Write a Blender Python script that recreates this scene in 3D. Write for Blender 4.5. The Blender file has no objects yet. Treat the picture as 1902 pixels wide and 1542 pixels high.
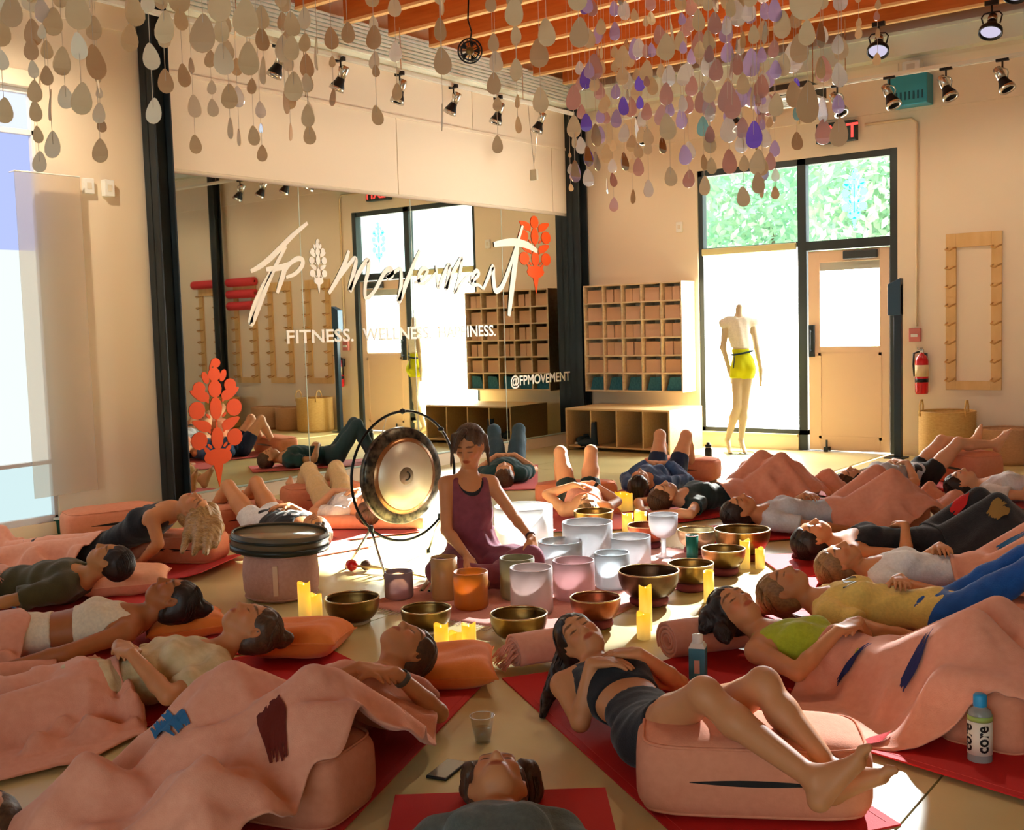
import bpy, bmesh, math, random
import numpy as np
from mathutils import Matrix, Vector

random.seed(7)
rng = np.random.default_rng(11)
scene = bpy.context.scene
COL = scene.collection
PI = math.pi

# ------------------------------------------------------------------ camera
yaw, pitch, roll = math.radians(37.1), math.radians(4.5), math.radians(-1.69)
cy, sy, cp, sp = math.cos(yaw), math.sin(yaw), math.cos(pitch), math.sin(pitch)
fwd = Vector((-sy*cp, cy*cp, -sp)); rt0 = Vector((cy, sy, 0)); up0 = rt0.cross(fwd)
rt = math.cos(roll)*rt0 + math.sin(roll)*up0
up = -math.sin(roll)*rt0 + math.cos(roll)*up0
cam_data = bpy.data.cameras.new('camera'); cam = bpy.data.objects.new('camera', cam_data); COL.objects.link(cam)
cam_data.sensor_fit = 'HORIZONTAL'; cam_data.sensor_width = 36.0; cam_data.lens = 36.0*2061/1902
cam_data.clip_start = 0.05; cam_data.clip_end = 300
M = Matrix((rt, up, -fwd)).transposed().to_4x4(); M.translation = (0, 0, 1.47)
cam.matrix_world = M
scene.camera = cam

# ------------------------------------------------------------------ view, world, sun, front fill
vs = scene.view_settings
scene.display_settings.display_device = 'sRGB'
vs.view_transform = 'Standard'; vs.look = 'None'; vs.gamma = 1.0; vs.use_curve_mapping = False
vs.exposure = 0.85
cy_ = scene.cycles
cy_.max_bounces = 7; cy_.diffuse_bounces = 4; cy_.glossy_bounces = 4; cy_.transmission_bounces = 6; cy_.transparent_max_bounces = 10; cy_.use_adaptive_sampling = True; cy_.adaptive_threshold = 0.03
cy_.caustics_reflective = False; cy_.caustics_refractive = False
world = bpy.data.worlds.new('sky'); scene.world = world; world.use_nodes = True
wn = world.node_tree; wn.nodes.clear()
wo = wn.nodes.new('ShaderNodeOutputWorld'); wb = wn.nodes.new('ShaderNodeBackground')
wb.inputs['Color'].default_value = (0.80, 0.92, 1.0, 1); wb.inputs['Strength'].default_value = 2.6
wn.links.new(wb.outputs[0], wo.inputs[0])

def aim(o, d):
    o.rotation_euler = Vector(d).to_track_quat('-Z', 'Y').to_euler()
sun = bpy.data.lights.new('sun', 'SUN'); sun.energy = 70.0; sun.angle = math.radians(0.9); sun.color = (1.0, 0.93, 0.82)
so = bpy.data.objects.new('sun', sun); COL.objects.link(so); so.location = (0, 30, 14); aim(so, (0.02, -7.0, -3.05))

def area(name, loc, d, w, h, energy, color):
    l = bpy.data.lights.new(name, 'AREA'); l.shape = 'RECTANGLE'; l.size = w; l.size_y = h; l.energy = energy; l.color = color
    o = bpy.data.objects.new(name, l); COL.objects.link(o); o.location = loc; aim(o, d)
    return o
# fill light added behind the viewer, set inside an assumed shop front
area('front_fill', (0.5, -4.35, 1.9), (0, 1, -0.05), 7.0, 2.8, 8, (1.0, 0.86, 0.62))

# ------------------------------------------------------------------ materials
def lin(c):
    return tuple(((v/255)/12.92 if v/255 <= 0.04045 else ((v/255+0.055)/1.055)**2.4) for v in c)
MATS = {}
def mat(name, rgb, rough=0.6, metal=0.0, spec=0.4, noise=None, bump=None, emit=None, sheen=0.0, coat=0.0, stretch=None, trans=0.0, ior=1.45):
    if name in MATS: return MATS[name]
    m = bpy.data.materials.new(name); m.use_nodes = True; MATS[name] = m
    nt = m.node_tree; b = nt.nodes['Principled BSDF']; c = lin(rgb)
    b.inputs['Base Color'].default_value = (*c, 1); b.inputs['Roughness'].default_value = rough
    b.inputs['Metallic'].default_value = metal; b.inputs['Specular IOR Level'].default_value = spec
    b.inputs['IOR'].default_value = ior
    if sheen: b.inputs['Sheen Weight'].default_value = sheen; b.inputs['Sheen Roughness'].default_value = 0.5
    if coat: b.inputs['Coat Weight'].default_value = coat; b.inputs['Coat Roughness'].default_value = 0.12
    if trans: b.inputs['Transmission Weight'].default_value = trans
    if emit: b.inputs['Emission Color'].default_value = (*lin(emit[0]), 1); b.inputs['Emission Strength'].default_value = emit[1]
    if noise or bump:
        tc = nt.nodes.new('ShaderNodeTexCoord'); mp = nt.nodes.new('ShaderNodeMapping')
        nt.links.new(tc.outputs['Object'], mp.inputs[0])
        if stretch: mp.inputs['Scale'].default_value = stretch
    if noise:   # (scale, rgb2, contrast)
        n = nt.nodes.new('ShaderNodeTexNoise'); n.inputs['Scale'].default_value = noise[0]; n.inputs['Detail'].default_value = 5
        nt.links.new(mp.outputs[0], n.inputs[0])
        r = nt.nodes.new('ShaderNodeValToRGB'); k = noise[2] if len(noise) > 2 else 0.2
        r.color_ramp.elements[0].position = 0.5-k; r.color_ramp.elements[1].position = 0.5+k
        r.color_ramp.elements[0].color = (*c, 1); r.color_ramp.elements[1].color = (*lin(noise[1]), 1)
        nt.links.new(n.outputs['Fac'], r.inputs[0]); nt.links.new(r.outputs[0], b.inputs['Base Color'])
    if bump:    # (scale, strength)
        n2 = nt.nodes.new('ShaderNodeTexNoise'); n2.inputs['Scale'].default_value = bump[0]; n2.inputs['Detail'].default_value = 3
        nt.links.new(mp.outputs[0], n2.inputs[0])
        bp = nt.nodes.new('ShaderNodeBump'); bp.inputs['Strength'].default_value = bump[1]; bp.inputs['Distance'].default_value = 0.01
        nt.links.new(n2.outputs['Fac'], bp.inputs['Height']); nt.links.new(bp.outputs[0], b.inputs['Normal'])
    return m

def emission(name, rgb, strength):
    if name in MATS: return MATS[name]
    m = bpy.data.materials.new(name); m.use_nodes = True; MATS[name] = m
    nt = m.node_tree; nt.nodes.clear(); o = nt.nodes.new('ShaderNodeOutputMaterial'); e = nt.nodes.new('ShaderNodeEmission')
    e.inputs[0].default_value = (*lin(rgb), 1); e.inputs[1].default_value = strength; nt.links.new(e.outputs[0], o.inputs[0])
    return m

def frosted(name, rgb, transp=0.15, transl=0.45, rough=0.35):
    """milky translucent body: diffuse + translucent + a little see-through + gloss"""
    if name in MATS: return MATS[name]
    m = bpy.data.materials.new(name); m.use_nodes = True; MATS[name] = m
    nt = m.node_tree; nt.nodes.clear(); o = nt.nodes.new('ShaderNodeOutputMaterial')
    c = (*lin(rgb), 1)
    d = nt.nodes.new('ShaderNodeBsdfDiffuse'); d.inputs[0].default_value = c
    t = nt.nodes.new('ShaderNodeBsdfTranslucent'); t.inputs[0].default_value = c
    s = nt.nodes.new('ShaderNodeBsdfTransparent'); s.inputs[0].default_value = (*[0.5+0.5*v for v in c[:3]], 1)
    g = nt.nodes.new('ShaderNodeBsdfGlossy'); g.inputs['Roughness'].default_value = rough
    m1 = nt.nodes.new('ShaderNodeMixShader'); m1.inputs[0].default_value = transl
    m2 = nt.nodes.new('ShaderNodeMixShader'); m2.inputs[0].default_value = transp
    m3 = nt.nodes.new('ShaderNodeMixShader'); fr = nt.nodes.new('ShaderNodeFresnel'); fr.inputs[0].default_value = 1.4
    L = nt.links.new
    L(d.outputs[0], m1.inputs[1]); L(t.outputs[0], m1.inputs[2]); L(m1.outputs[0], m2.inputs[1]); L(s.outputs[0], m2.inputs[2])
    L(fr.outputs[0], m3.inputs[0]); L(m2.outputs[0], m3.inputs[1]); L(g.outputs[0], m3.inputs[2]); L(m3.outputs[0], o.inputs[0])
    return m

def clear_glass(name, tint=(245, 250, 250), gloss=0.08, rough=0.02):
    if name in MATS: return MATS[name]
    m = bpy.data.materials.new(name); m.use_nodes = True; MATS[name] = m
    nt = m.node_tree; nt.nodes.clear(); o = nt.nodes.new('ShaderNodeOutputMaterial')
    s = nt.nodes.new('ShaderNodeBsdfTransparent'); s.inputs[0].default_value = (*lin(tint), 1)
    g = nt.nodes.new('ShaderNodeBsdfGlossy'); g.inputs['Roughness'].default_value = rough
    x = nt.nodes.new('ShaderNodeMixShader'); lw = nt.nodes.new('ShaderNodeLayerWeight'); lw.inputs[0].default_value = 0.25
    mu = nt.nodes.new('ShaderNodeMath'); mu.operation = 'MULTIPLY_ADD'; mu.inputs[1].default_value = 0.45; mu.inputs[2].default_value = gloss*0.5
    L = nt.links.new
    L(lw.outputs['Facing'], mu.inputs[0]); L(mu.outputs[0], x.inputs[0]); L(s.outputs[0], x.inputs[1]); L(g.outputs[0], x.inputs[2]); L(x.outputs[0], o.inputs[0])
    return m

# ------------------------------------------------------------------ mesh building
class MB:
    def __init__(self): self.v = []; self.f = []; self.mi = []
    def add(self, v, f, mi=0):
        n = len(self.v); self.v += [tuple(p) for p in v]; self.f += [tuple(i+n for i in q) for q in f]; self.mi += [mi]*len(f); return self
    def box(self, c, s, rz=0, rot=None, mi=0):
        hx, hy, hz = s[0]/2, s[1]/2, s[2]/2
        R = rot if rot is not None else Matrix.Rotation(rz, 3, 'Z')
        pts = [Vector(c)+R @ Vector((x*hx, y*hy, z*hz)) for x in (-1, 1) for y in (-1, 1) for z in (-1, 1)]
        return self.add(pts, [(0, 1, 3, 2), (4, 6, 7, 5), (0, 4, 5, 1), (2, 3, 7, 6), (0, 2, 6, 4), (1, 5, 7, 3)], mi)
    def span(self, x0, x1, y0, y1, z0, z1, mi=0):
        return self.box(((x0+x1)/2, (y0+y1)/2, (z0+z1)/2), (abs(x1-x0), abs(y1-y0), abs(z1-z0)), mi=mi)
    def tube(self, pts, r, n=8, closed=False, cap=True, mi=0):
        pts = [Vector(p) for p in pts]; m = len(pts); rr = r if hasattr(r, '__len__') else [r]*m
        rings = []; prev = None
        for i, p in enumerate(pts):
            a = pts[(i-1) % m] if (closed or i > 0) else p; b = pts[(i+1) % m] if (closed or i < m-1) else p
            t = (b-a)
            t = t.normalized() if t.length > 1e-9 else Vector((0, 0, 1))
            if prev is None:
                u = t.orthogonal().normalized()
            else:
                u = prev - t*prev.dot(t)
                u = u.normalized() if u.length > 1e-6 else t.orthogonal().normalized()
            prev = u; w = t.cross(u)
            rings.append([p + (u*math.cos(2*PI*k/n)+w*math.sin(2*PI*k/n))*rr[i] for k in range(n)])
        v = [q for ring in rings for q in ring]; f = []
        for i in range(m if closed else m-1):
            j = (i+1) % m
            for k in range(n): f.append((i*n+k, i*n+(k+1) % n, j*n+(k+1) % n, j*n+k))
        if cap and not closed: f.append(tuple(range(n-1, -1, -1))); f.append(tuple((m-1)*n+k for k in range(n)))
        return self.add(v, f, mi)
    def lathe(self, prof, c=(0, 0, 0), n=32, axis='Z', mi=0, rot=None):
        """profile [(r,h)]; r=0 ends are closed"""
        v = []; f = []; idx = []
        for r, h in prof:
            if r < 1e-6: idx.append([len(v)]); v.append((0, 0, h))
            else:
                idx.append(list(range(len(v), len(v)+n))); v += [(r*math.cos(2*PI*k/n), r*math.sin(2*PI*k/n), h) for k in range(n)]
        for a, b in zip(idx[:-1], idx[1:]):
            for k in range(n):
                if len(a) == 1 and len(b) == 1: break
                if len(a) == 1: f.append((a[0], b[(k+1) % n], b[k]))
                elif len(b) == 1: f.append((a[k], a[(k+1) % n], b[0]))
                else: f.append((a[k], a[(k+1) % n], b[(k+1) % n], b[k]))
        R = rot if rot is not None else {'Z': Matrix.Identity(3), 'X': Matrix.Rotation(PI/2, 3, 'Y'), 'Y': Matrix.Rotation(-PI/2, 3, 'X')}[axis]
        return self.add([Vector(c)+R @ Vector(p) for p in v], f, mi)
    def ribbon(self, pts2, w, fn, taper=True):
        """flat stroke through 2-D points, placed by fn(a,b)"""
        P = [Vector(p) for p in pts2]; Q = []
        for i in range(len(P)-1):
            p0 = P[max(i-1, 0)]; p1 = P[i]; p2 = P[i+1]; p3 = P[min(i+2, len(P)-1)]
            for k in range(6):
                t = k/6; Q.append(0.5*((2*p1)+(p2-p0)*t+(2*p0-5*p1+4*p2-p3)*t*t+(3*p1-p0-3*p2+p3)*t**3))
        Q.append(P[-1]); v = []
        for i, q in enumerate(Q):
            d = Q[min(i+1, len(Q)-1)]-Q[max(i-1, 0)]
            d = d.normalized() if d.length > 1e-9 else Vector((1, 0)); nn = Vector((-d.y, d.x))
            ww = w/2*(0.55+0.45*math.sin(PI*min(1, (i+1)/len(Q)))) if taper else w/2
            v += [fn(*(q+nn*ww)), fn(*(q-nn*ww))]
        return self.add(v, [(2*i, 2*i+1, 2*i+3, 2*i+2) for i in range(len(Q)-1)])
    def lift(self, n0, dx):
        self.v[n0:] = [(p[0]+dx, p[1], p[2]) for p in self.v[n0:]]
    def poly(self, pts2, fn):
        v = [fn(*p) for p in pts2]; return self.add(v, [tuple(range(len(v)))])
    def mesh(self, name, mats, smooth=False):
        me = bpy.data.meshes.new(name); me.from_pydata([tuple(p) for p in self.v], [], self.f)
        for m in (mats if isinstance(mats, (list, tuple)) else [mats]): me.materials.append(m)
        if isinstance(mats, (list, tuple)) and len(mats) > 1: me.polygons.foreach_set('material_index', self.mi)
        if smooth: me.polygons.foreach_set('use_smooth', [True]*len(self.f))
        me.update(); return me
    def build(self, name, mats, parent=None, smooth=False, bevel=0, seg=2):
        me = self.mesh(name, mats, smooth); o = link(name, me, parent)
        if bevel:
            md = o.modifiers.new('bevel', 'BEVEL'); md.width = bevel; md.segments = seg; md.limit_method = 'ANGLE'
        return o

def link(name, data, parent=None):
    o = bpy.data.objects.new(name, data); COL.objects.link(o)
    if parent is not None: o.parent = parent
    return o
def tag(o, label=None, cat=None, group=None, kind=None):
    if label: o['label'] = label
    if cat: o['category'] = cat
    if group: o['group'] = group
    if kind: o['kind'] = kind
    return o
def thing(name, loc, rz=0, label=None, cat=None, group=None):
    o = link(name, None); o.empty_display_size = 0.05; o.location = loc; o.rotation_euler = (0, 0, rz)
    return tag(o, label, cat, group)
def copy_tree(o, parent=None):
    c = o.copy(); COL.objects.link(c); c.parent = parent
    for ch in o.children: copy_tree(ch, c)
    return c
def smooth_by_angle(o, ang=40):
    me = o.data; me.polygons.foreach_set('use_smooth', [True]*len(me.polygons))
    try: me.set_sharp_from_angle(angle=math.radians(ang))
    except Exception: pass
    return o

def text_mesh(s, size=1.0, bold=0.0):
    cu = bpy.data.curves.new('t', 'FONT'); cu.body = s; cu.size = size; cu.resolution_u = 3; cu.offset = bold
    ob = bpy.data.objects.new('t', cu); COL.objects.link(ob)
    dg = bpy.context.evaluated_depsgraph_get(); me = ob.evaluated_get(dg).to_mesh()
    v = [tuple(p.co) for p in me.vertices]; f = [tuple(p.vertices) for p in me.polygons]
    ob.evaluated_get(dg).to_mesh_clear(); bpy.data.objects.remove(ob); bpy.data.curves.remove(cu)
    return v, f

# ------------------------------------------------------------------ the room
XM, YB, ZC = -7.85, 11.85, 4.70
XR, YF = 4.2, -4.5
wall_m = mat('wall_paint', (238, 222, 196), 0.75, noise=(1.3, (234, 216, 188), 0.35), bump=(60, 0.05))
wall_hi = mat('wall_paint_upper', (240, 225, 200), 0.75, bump=(60, 0.05))
steel_m = mat('black_steel', (30, 36, 40), 0.45, noise=(3, (40, 50, 54)))
frame_m = mat('window_frame_metal', (58, 66, 66), 0.4, metal=0.2)
white_m = mat('white_paint', (235, 233, 224), 0.5)
wood_m = mat('birch_plywood', (222, 190, 138), 0.5, noise=(6, (208, 172, 118), 0.25), stretch=(1, 6, 8))
conc_m = mat('polished_concrete', (222, 206, 148), 0.3, noise=(1.6, (194, 178, 122), 0.3), bump=(25, 0.04), spec=0.55)
joint_m = mat('floor_joint', (50, 42, 34), 0.8)

# floor: sub-base and saw-cut concrete slabs
f = MB(); f.span(XM-0.2, XR+0.2, YF-0.2, YB+0.2, -0.25, -0.012)
floor = tag(f.build('floor', joint_m), kind='structure')
jx = [XM, -6.9, -3.95, -1.008, 1.94, XR]; jy = [YF, -2.1, 0.75, 6.35, 9.3, YB]
for i in range(len(jx)-1):
    for j in range(len(jy)-1):
        s = MB(); g = 0.004
        s.span(jx[i]+g, jx[i+1]-g, jy[j]+g, jy[j+1]-g, -0.012, 0.0); s.build('slab', conc_m, floor)

def seg_wall(name, boxes, m, parent=None):
    b = MB()
    for q in boxes: b.span(*q)
    o = b.build(name, m, parent)
    if parent is None: tag(o, kind='structure')
    return o
LW = (1.5, 4.61, 0.10, 3.34)      # side window opening  y0 y1 z0 z1
wl = seg_wall('wall_left', [(XM-0.2, XM, YF, LW[0], 0, ZC), (XM-0.2, XM, LW[1], YB+0.2, 0, ZC), (XM-0.2, XM, LW[0], LW[1], 0, LW[2]), (XM-0.2, XM, LW[0], LW[1], LW[3], ZC)], wall_m)
# sheathing panels of the mirror wall, butt-jointed with shadow gaps
for (y0, y1, z0, z1) in [(5.72, 8.53, 2.87, 3.64), (8.54, 11.30, 2.87, 3.64), (11.31, 11.60, 2.87, 3.64), (5.72, 7.3, 3.665, 4.14), (7.31, 9.78, 3.665, 4.14), (9.79, 11.60, 3.665, 4.14), (4.64, 5.5, 3.9, 4.14), (2.9, 4.63, 3.9, 4.14)]:
    MB().span(XM, XM+0.022, y0, y1, z0, z1).build('panel', wall_hi, wl, bevel=0.003)
MB().span(XM, XM+0.035, 5.72, 11.6, 3.637, 3.668).build('ledge', wall_hi, wl)
OP = (-6.15, -3.82, 3.23)         # storefront opening x0 x1 top
wb_ = seg_wall('wall_back', [(XM-0.2, OP[0], YB, YB+0.2, 0, ZC), (OP[1], XR+0.2, YB, YB+0.2, 0, ZC), (OP[0], OP[1], YB, YB+0.2, OP[2], ZC), (OP[0], -4.93, YB, YB+0.2, 0, 0.17)], wall_m)
for (x0, x1, z0, z1) in [(-3.79, -1.45, 3.58, 4.08), (-1.44, 0.9, 3.58, 4.08), (-6.9, -5.3, 3.6, 4.08), (-5.29, -3.8, 3.6, 4.08), (0.91, 3.2, 3.58, 4.08)]:
    MB().span(x0, x1, YB-0.016, YB, z0, z1).build('panel', wall_hi, wb_, bevel=0.003)
wr = seg_wall('wall_right', [(XR, XR+0.2, YF, YB+0.2, 0, ZC)], wall_m)
seg_wall('wall_front', [(XM, -3.2, YF-0.2, YF, 0, ZC), (4.0, XR, YF-0.2, YF, 0, ZC), (-3.2, 4.0, YF-0.2, YF, 0, 0.4), (-3.2, 4.0, YF-0.2, YF, 3.4, ZC)], wall_m)
# shop-front glazing behind the viewer
w3 = MB()
for x in (-3.15, -1.4, 0.4, 2.2, 3.95): w3.span(x-0.04, x+0.04, YF-0.14, YF-0.06, 0.4, 3.4)
w3.span(-3.2, 4.0, YF-0.14, YF-0.06, 0.4, 0.48); w3.span(-3.2, 4.0, YF-0.14, YF-0.06, 3.32, 3.4)
w3o = tag(w3.build('window_3', frame_m), kind='structure')
MB().span(-3.2, 4.0, YF-0.11, YF-0.10, 0.45, 3.35).build('pane', clear_glass('window_glass'), w3o)
# baseboards
tag(MB().span(XM, XM+0.02, YF, 1.4, 0, 0.12).span(XM, XM+0.02, 4.65, YB, 0, 0.13).build('baseboard_left', wall_m, bevel=0.004), kind='structure')
tag(MB().span(XM, -6.16, YB-0.02, YB, 0, 0.11).span(-3.8, XR, YB-0.02, YB, 0, 0.11).build('baseboard_back', wall_m, bevel=0.004), kind='structure')

# ceiling: boarded deck carried by fir joists
deck_m = mat('fir_deck', (196, 112, 52), 0.6, noise=(4, (168, 88, 40), 0.3), stretch=(1, 7, 1))
joist_m = mat('fir_joist', (222, 132, 62), 0.55, noise=(5, (198, 104, 44), 0.3), stretch=(0.6, 8, 5), bump=(20, 0.05))
ceil = tag(MB().span(XM-0.2, XR+0.2, YF-0.2, YB+0.2, ZC, ZC+0.15).build('ceiling', deck_m), kind='structure')
jm = MB().span(XM+0.20, XR, -0.024, 0.024, 4.40, ZC).mesh('joist', joist_m)
y = 11.35
while y > -3.5:
    o = link('joist', jm, ceil); o.location = (0, y, 0); y -= 0.61
# pale strips added under the joists, bounce-lit bottom edges put into the colour
em = MB().span(XM+0.20, XR, -0.03, 0.03, 4.375, 4.40).mesh('lit_edge_strip', mat('lit_joist_edge', (250, 205, 140), 0.5))
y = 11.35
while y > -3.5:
    o = link('lit_edge_strip', em, ceil); o.location = (0, y, 0); y -= 0.61
# ribbed steel fascia along the mirror wall, painted steel beam along the back wall
rib_m = mat('ribbed_steel_paint', (236, 240, 226), 0.4, metal=0.0)
fa = tag(MB().span(XM, XM+0.13, YF, YB, 4.16, 4.46).build('trim_1', rib_m), kind='structure')
rm = MB().span(XM+0.13, XM+0.155, YF, YB-0.1, -0.011, 0.011).mesh('rib', rib_m)
for k in range(8):
    o = link('rib', rm, fa); o.location = (0, 0, 4.18+k*0.0375)
tag(MB().span(XM+0.16, XR, YB-0.16, YB, 4.12, 4.33).span(XM+0.16, XR, YB-0.2, YB, 4.33, 4.36).build('trim_2', rib_m), kind='structure')

# steel columns (H sections)
def column(name, x, y, z1, w, label, rz=0):
    b = MB(); t = 0.016
    b.box((0, w/2-t/2, z1/2), (w, t, z1)); b.box((0, -w/2+t/2, z1/2), (w, t, z1)); b.box((0, 0, z1/2), (t, w, z1))
    o = b.build(name, steel_m, bevel=0.004); o.location = (x, y, 0); o.rotation_euler = (0, 0, rz)
    tag(o, label, 'column', kind='structure')
    MB().box((0, 0, 0.01), (w+0.07, w+0.07, 0.02)).build('base_plate', steel_m, o, bevel=0.004)
    return o
column('steel_column', XM+0.10, 5.60, 4.16, 0.17, 'black steel column left of the wall mirror')
column('steel_column', XM+0.11, 11.70, 4.12, 0.19, 'black steel column in the corner between mirror and cubby shelf')
column('steel_column', -0.92, 11.66, 4.12, 0.14, 'dark steel column by the mat racks, seen in the mirror')

# ------------------------------------------------------------------ storefront window and door in the back wall
shade_m = emission('backlit_shade', (255, 252, 244), 15.0)
glass_m = clear_glass('window_glass')
w1 = MB()
for x0, x1 in ((OP[0], OP[0]+0.06), (-4.93, -4.83)): w1.span(x0, x1, YB+0.02, YB+0.12, 0.17 if x0 < -5 else 0, OP[2])
w1.span(OP[0], -4.83, YB+0.02, YB+0.12, OP[2]-0.07, OP[2]); w1.span(OP[0], -4.83, YB+0.02, YB+0.12, 0.17, 0.23); w1.span(OP[0], -4.83, YB+0.03, YB+0.11, 2.27, 2.33)
w1o = tag(w1.build('window_1', frame_m, bevel=0.004), kind='structure')
MB().span(OP[0]+0.06, -4.93, YB+0.065, YB+0.075, 2.33, OP[2]-0.07).build('pane', glass_m, w1o)
MB().span(OP[0]+0.06, -4.93, YB+0.065, YB+0.075, 0.23, 2.27).build('pane', shade_m, w1o)['label'] = 'glowing white frosted lower pane'
MB().span(OP[0]+0.05, -4.94, YB-0.01, YB+0.03, 2.24, 2.32).build('shade_roller', mat('shade_linen', (214, 205, 150), 0.7), w1o, bevel=0.01)
MB().span(OP[0]-0.02, -4.93, YB-0.03, YB+0.02, 0.15, 0.18).build('window_sill', mat('sill_paint', (226, 214, 170), 0.5), w1o, bevel=0.004)
d1 = MB(); d1.span(-3.90, OP[1], YB+0.0, YB+0.12, 0, OP[2]); d1.span(-4.83, -3.9, YB+0.02, YB+0.12, OP[2]-0.07, OP[2]); d1.span(-4.83, -3.9, YB+0.0, YB+0.12, 2.22, 2.32)
d1o = tag(d1.build('door_frame', frame_m, bevel=0.004), kind='structure')
MB().span(-4.83, -3.9, YB+0.065, YB+0.075, 2.32, OP[2]-0.07).build('pane', glass_m, d1o)
door_m = mat('door_paint', (232, 200, 168), 0.55)
dr = MB(); dx0, dx1 = -4.81, -3.915; gx0, gx1, gz0, gz1 = -4.68, -4.02, 1.16, 2.08
for q in [(dx0, gx0, 0.01, 2.21), (gx1, dx1, 0.01, 2.21), (gx0, gx1, 0.01, gz0), (gx0, gx1, gz1, 2.21)]: dr.span(q[0], q[1], YB+0.03, YB+0.075, q[2], q[3])
door = tag(dr.build('door_1', door_m, bevel=0.003), kind='structure')
MB().span(gx0, gx1, YB+0.045, YB+0.055, gz0, gz1-0.09).build('pane', shade_m, door)['label'] = 'glowing white door glass'
MB().span(gx0, gx1, YB+0.04, YB+0.06, gz1-0.09, gz1).build('blind_rail', mat('blind_grey', (190, 192, 180), 0.5), door)
mold = MB()
for q in [(-4.70, -4.0, 1.06, 1.09), (-4.70, -4.0, 0.14, 0.17), (-4.70, -4.67, 0.14, 1.09), (-4.03, -4.0, 0.14, 1.09)]: mold.span(q[0], q[1], YB+0.024, YB+0.03, q[2], q[3])
mold.build('moulding', door_m, door)
MB().span(-4.40, -4.03, YB-0.03, YB+0.03, 2.10, 2.19).build('door_closer', mat('closer_metal', (74, 80, 80), 0.4, metal=0.5), door, bevel=0.01)
h = MB().span(-4.80, -4.74, YB+0.0, YB+0.03, 1.05, 1.40); h.tube([(-4.77, YB-0.05, 1.10), (-4.77, YB-0.05, 1.35)], 0.011); h.tube([(-4.77, YB, 1.12), (-4.77, YB-0.05, 1.12)], 0.009); h.tube([(-4.77, YB, 1.33), (-4.77, YB-0.05, 1.33)], 0.009)
h.build('door_handle', steel_m, door)
MB().span(-4.62, -4.57, YB-0.05, YB+0.03, 0.0, 0.05).tube([(-4.595, YB-0.02, 0.05), (-4.595, YB-0.02, 0.13)], 0.012).build('door_stop', steel_m, door)
# blue flower decal on the glass over the door
def petal(cx, cz, a, b, rot, fn, mb, n=12, tip=0.0):
    pts = []; n0 = len(mb.v)
    for k in range(n):
        t = 2*PI*k/n; u = a*math.cos(t); v = b*math.sin(t)*(1-tip*math.cos(t)); pts.append((cx+u*math.cos(rot)-v*math.sin(rot), cz+u*math.sin(rot)+v*math.cos(rot)))
    mb.poly(pts, fn); mb.lift(n0, 0.00012*(n0 % 97)/8)
def ornament(fn, h, bottom=True, top=True):
    """a folk flower spray of height h, base at 0"""
    mb = MB(); u = h/9.0
    def P(x, z, a, b, rot=0, tip=0.0): petal(x*u, z*u, a*u, b*u, rot, fn, mb, tip=tip)
    if bottom: mb.poly([(-0.35*u, 1.6*u), (0, 0), (0.35*u, 1.6*u), (0, 1.9*u)], fn); P(0, 2.15, 1.05, 0.6); P(-0.75, 2.6, 0.4, 0.16, 2.2); P(0.75, 2.6, 0.4, 0.16, 0.9)
    for zz, w in ((3.4, 1.15), (5.5, 1.2)):
        P(-w*1.15, zz, 0.60, 0.62); P(w*1.15, zz, 0.60, 0.62); P(0, zz+0.05, 0.46, 0.80); P(-w*0.5, zz-0.45, 0.22, 0.1, 2.3); P(w*0.5, zz-0.45, 0.22, 0.1, 0.8)
        P(-w*0.95, zz+1.05, 0.75, 0.36, 2.7, 0.4); P(w*0.95, zz+1.05, 0.75, 0.36, 0.45, 0.4); P(-0.55*w, zz+0.75, 0.35, 0.12, 2.0); P(0.55*w, zz+0.75, 0.35, 0.12, 1.1)
        mb.poly([(-0.06*u, (zz-0.9)*u), (0.06*u, (zz-0.9)*u), (0.06*u, (zz+1.3)*u), (-0.06*u, (zz+1.3)*u)], fn)
    P(0, 6.9, 0.5, 0.62)
    if top:
        P(-1.15, 7.0, 0.46, 0.46); P(1.15, 7.1, 0.46, 0.46); P(-0.65, 7.7, 0.45, 0.24, 1.9); P(0.65, 7.8, 0.45, 0.24, 1.2); P(0, 7.9, 0.46, 0.5); P(0.15, 8.7, 0.36, 0.34); P(-0.2, 8.5, 0.3, 0.1, 1.2)
    return mb
ornament(lambda a, b: (-4.30+a, YB+0.06, 2.42+b), 0.64).build('flower_decal', frosted('blue_vinyl', (50, 196, 240), 0.1, 0.75), d1o)

# ------------------------------------------------------------------ side window at the far left
w2 = MB(); y0, y1, z0, z1 = LW
for q in [(y0, y0+0.06, z0, z1), (y1-0.03, y1, z0, z1), (y0, y1, z0, z0+0.05), (y0, y1, z1-0.04, z1), (y0, y1, 3.00, 3.04), (y0, y1, 0.54, 0.57)]:
    w2.span(XM-0.10, XM-0.02, q[0], q[1], q[2], q[3])
w2o = tag(w2.build('window_2', mat('pale_frame', (226, 226, 230), 0.5), bevel=0.004), kind='structure')
MB().span(XM-0.07, XM-0.06, y0, y1, 3.04, z1).build('pane', emission('frosted_pane_white', (232, 240, 255), 0.62), w2o)
MB().span(XM-0.07, XM-0.06, y0, y1, 2.15, 3.00).build('pane', emission('frosted_pane_blue', (186, 200, 252), 0.58), w2o)['label'] = 'pale blue frosted pane'
MB().span(XM-0.07, XM-0.06, y0, y1, 0.57, 2.15).build('pane', emission('frosted_pane_milk', (236, 246, 242), 0.62), w2o)
MB().span(XM-0.07, XM-0.06, y0, y1, z0, 0.54).build('pane', emission('frosted_pane_aqua', (212, 238, 240), 0.58), w2o)
MB().span(XM-0.02, XM+0.05, y0-0.05, y1+0.02, z1, z1+0.12).build('window_head', wall_hi, w2o, bevel=0.005)
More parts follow.
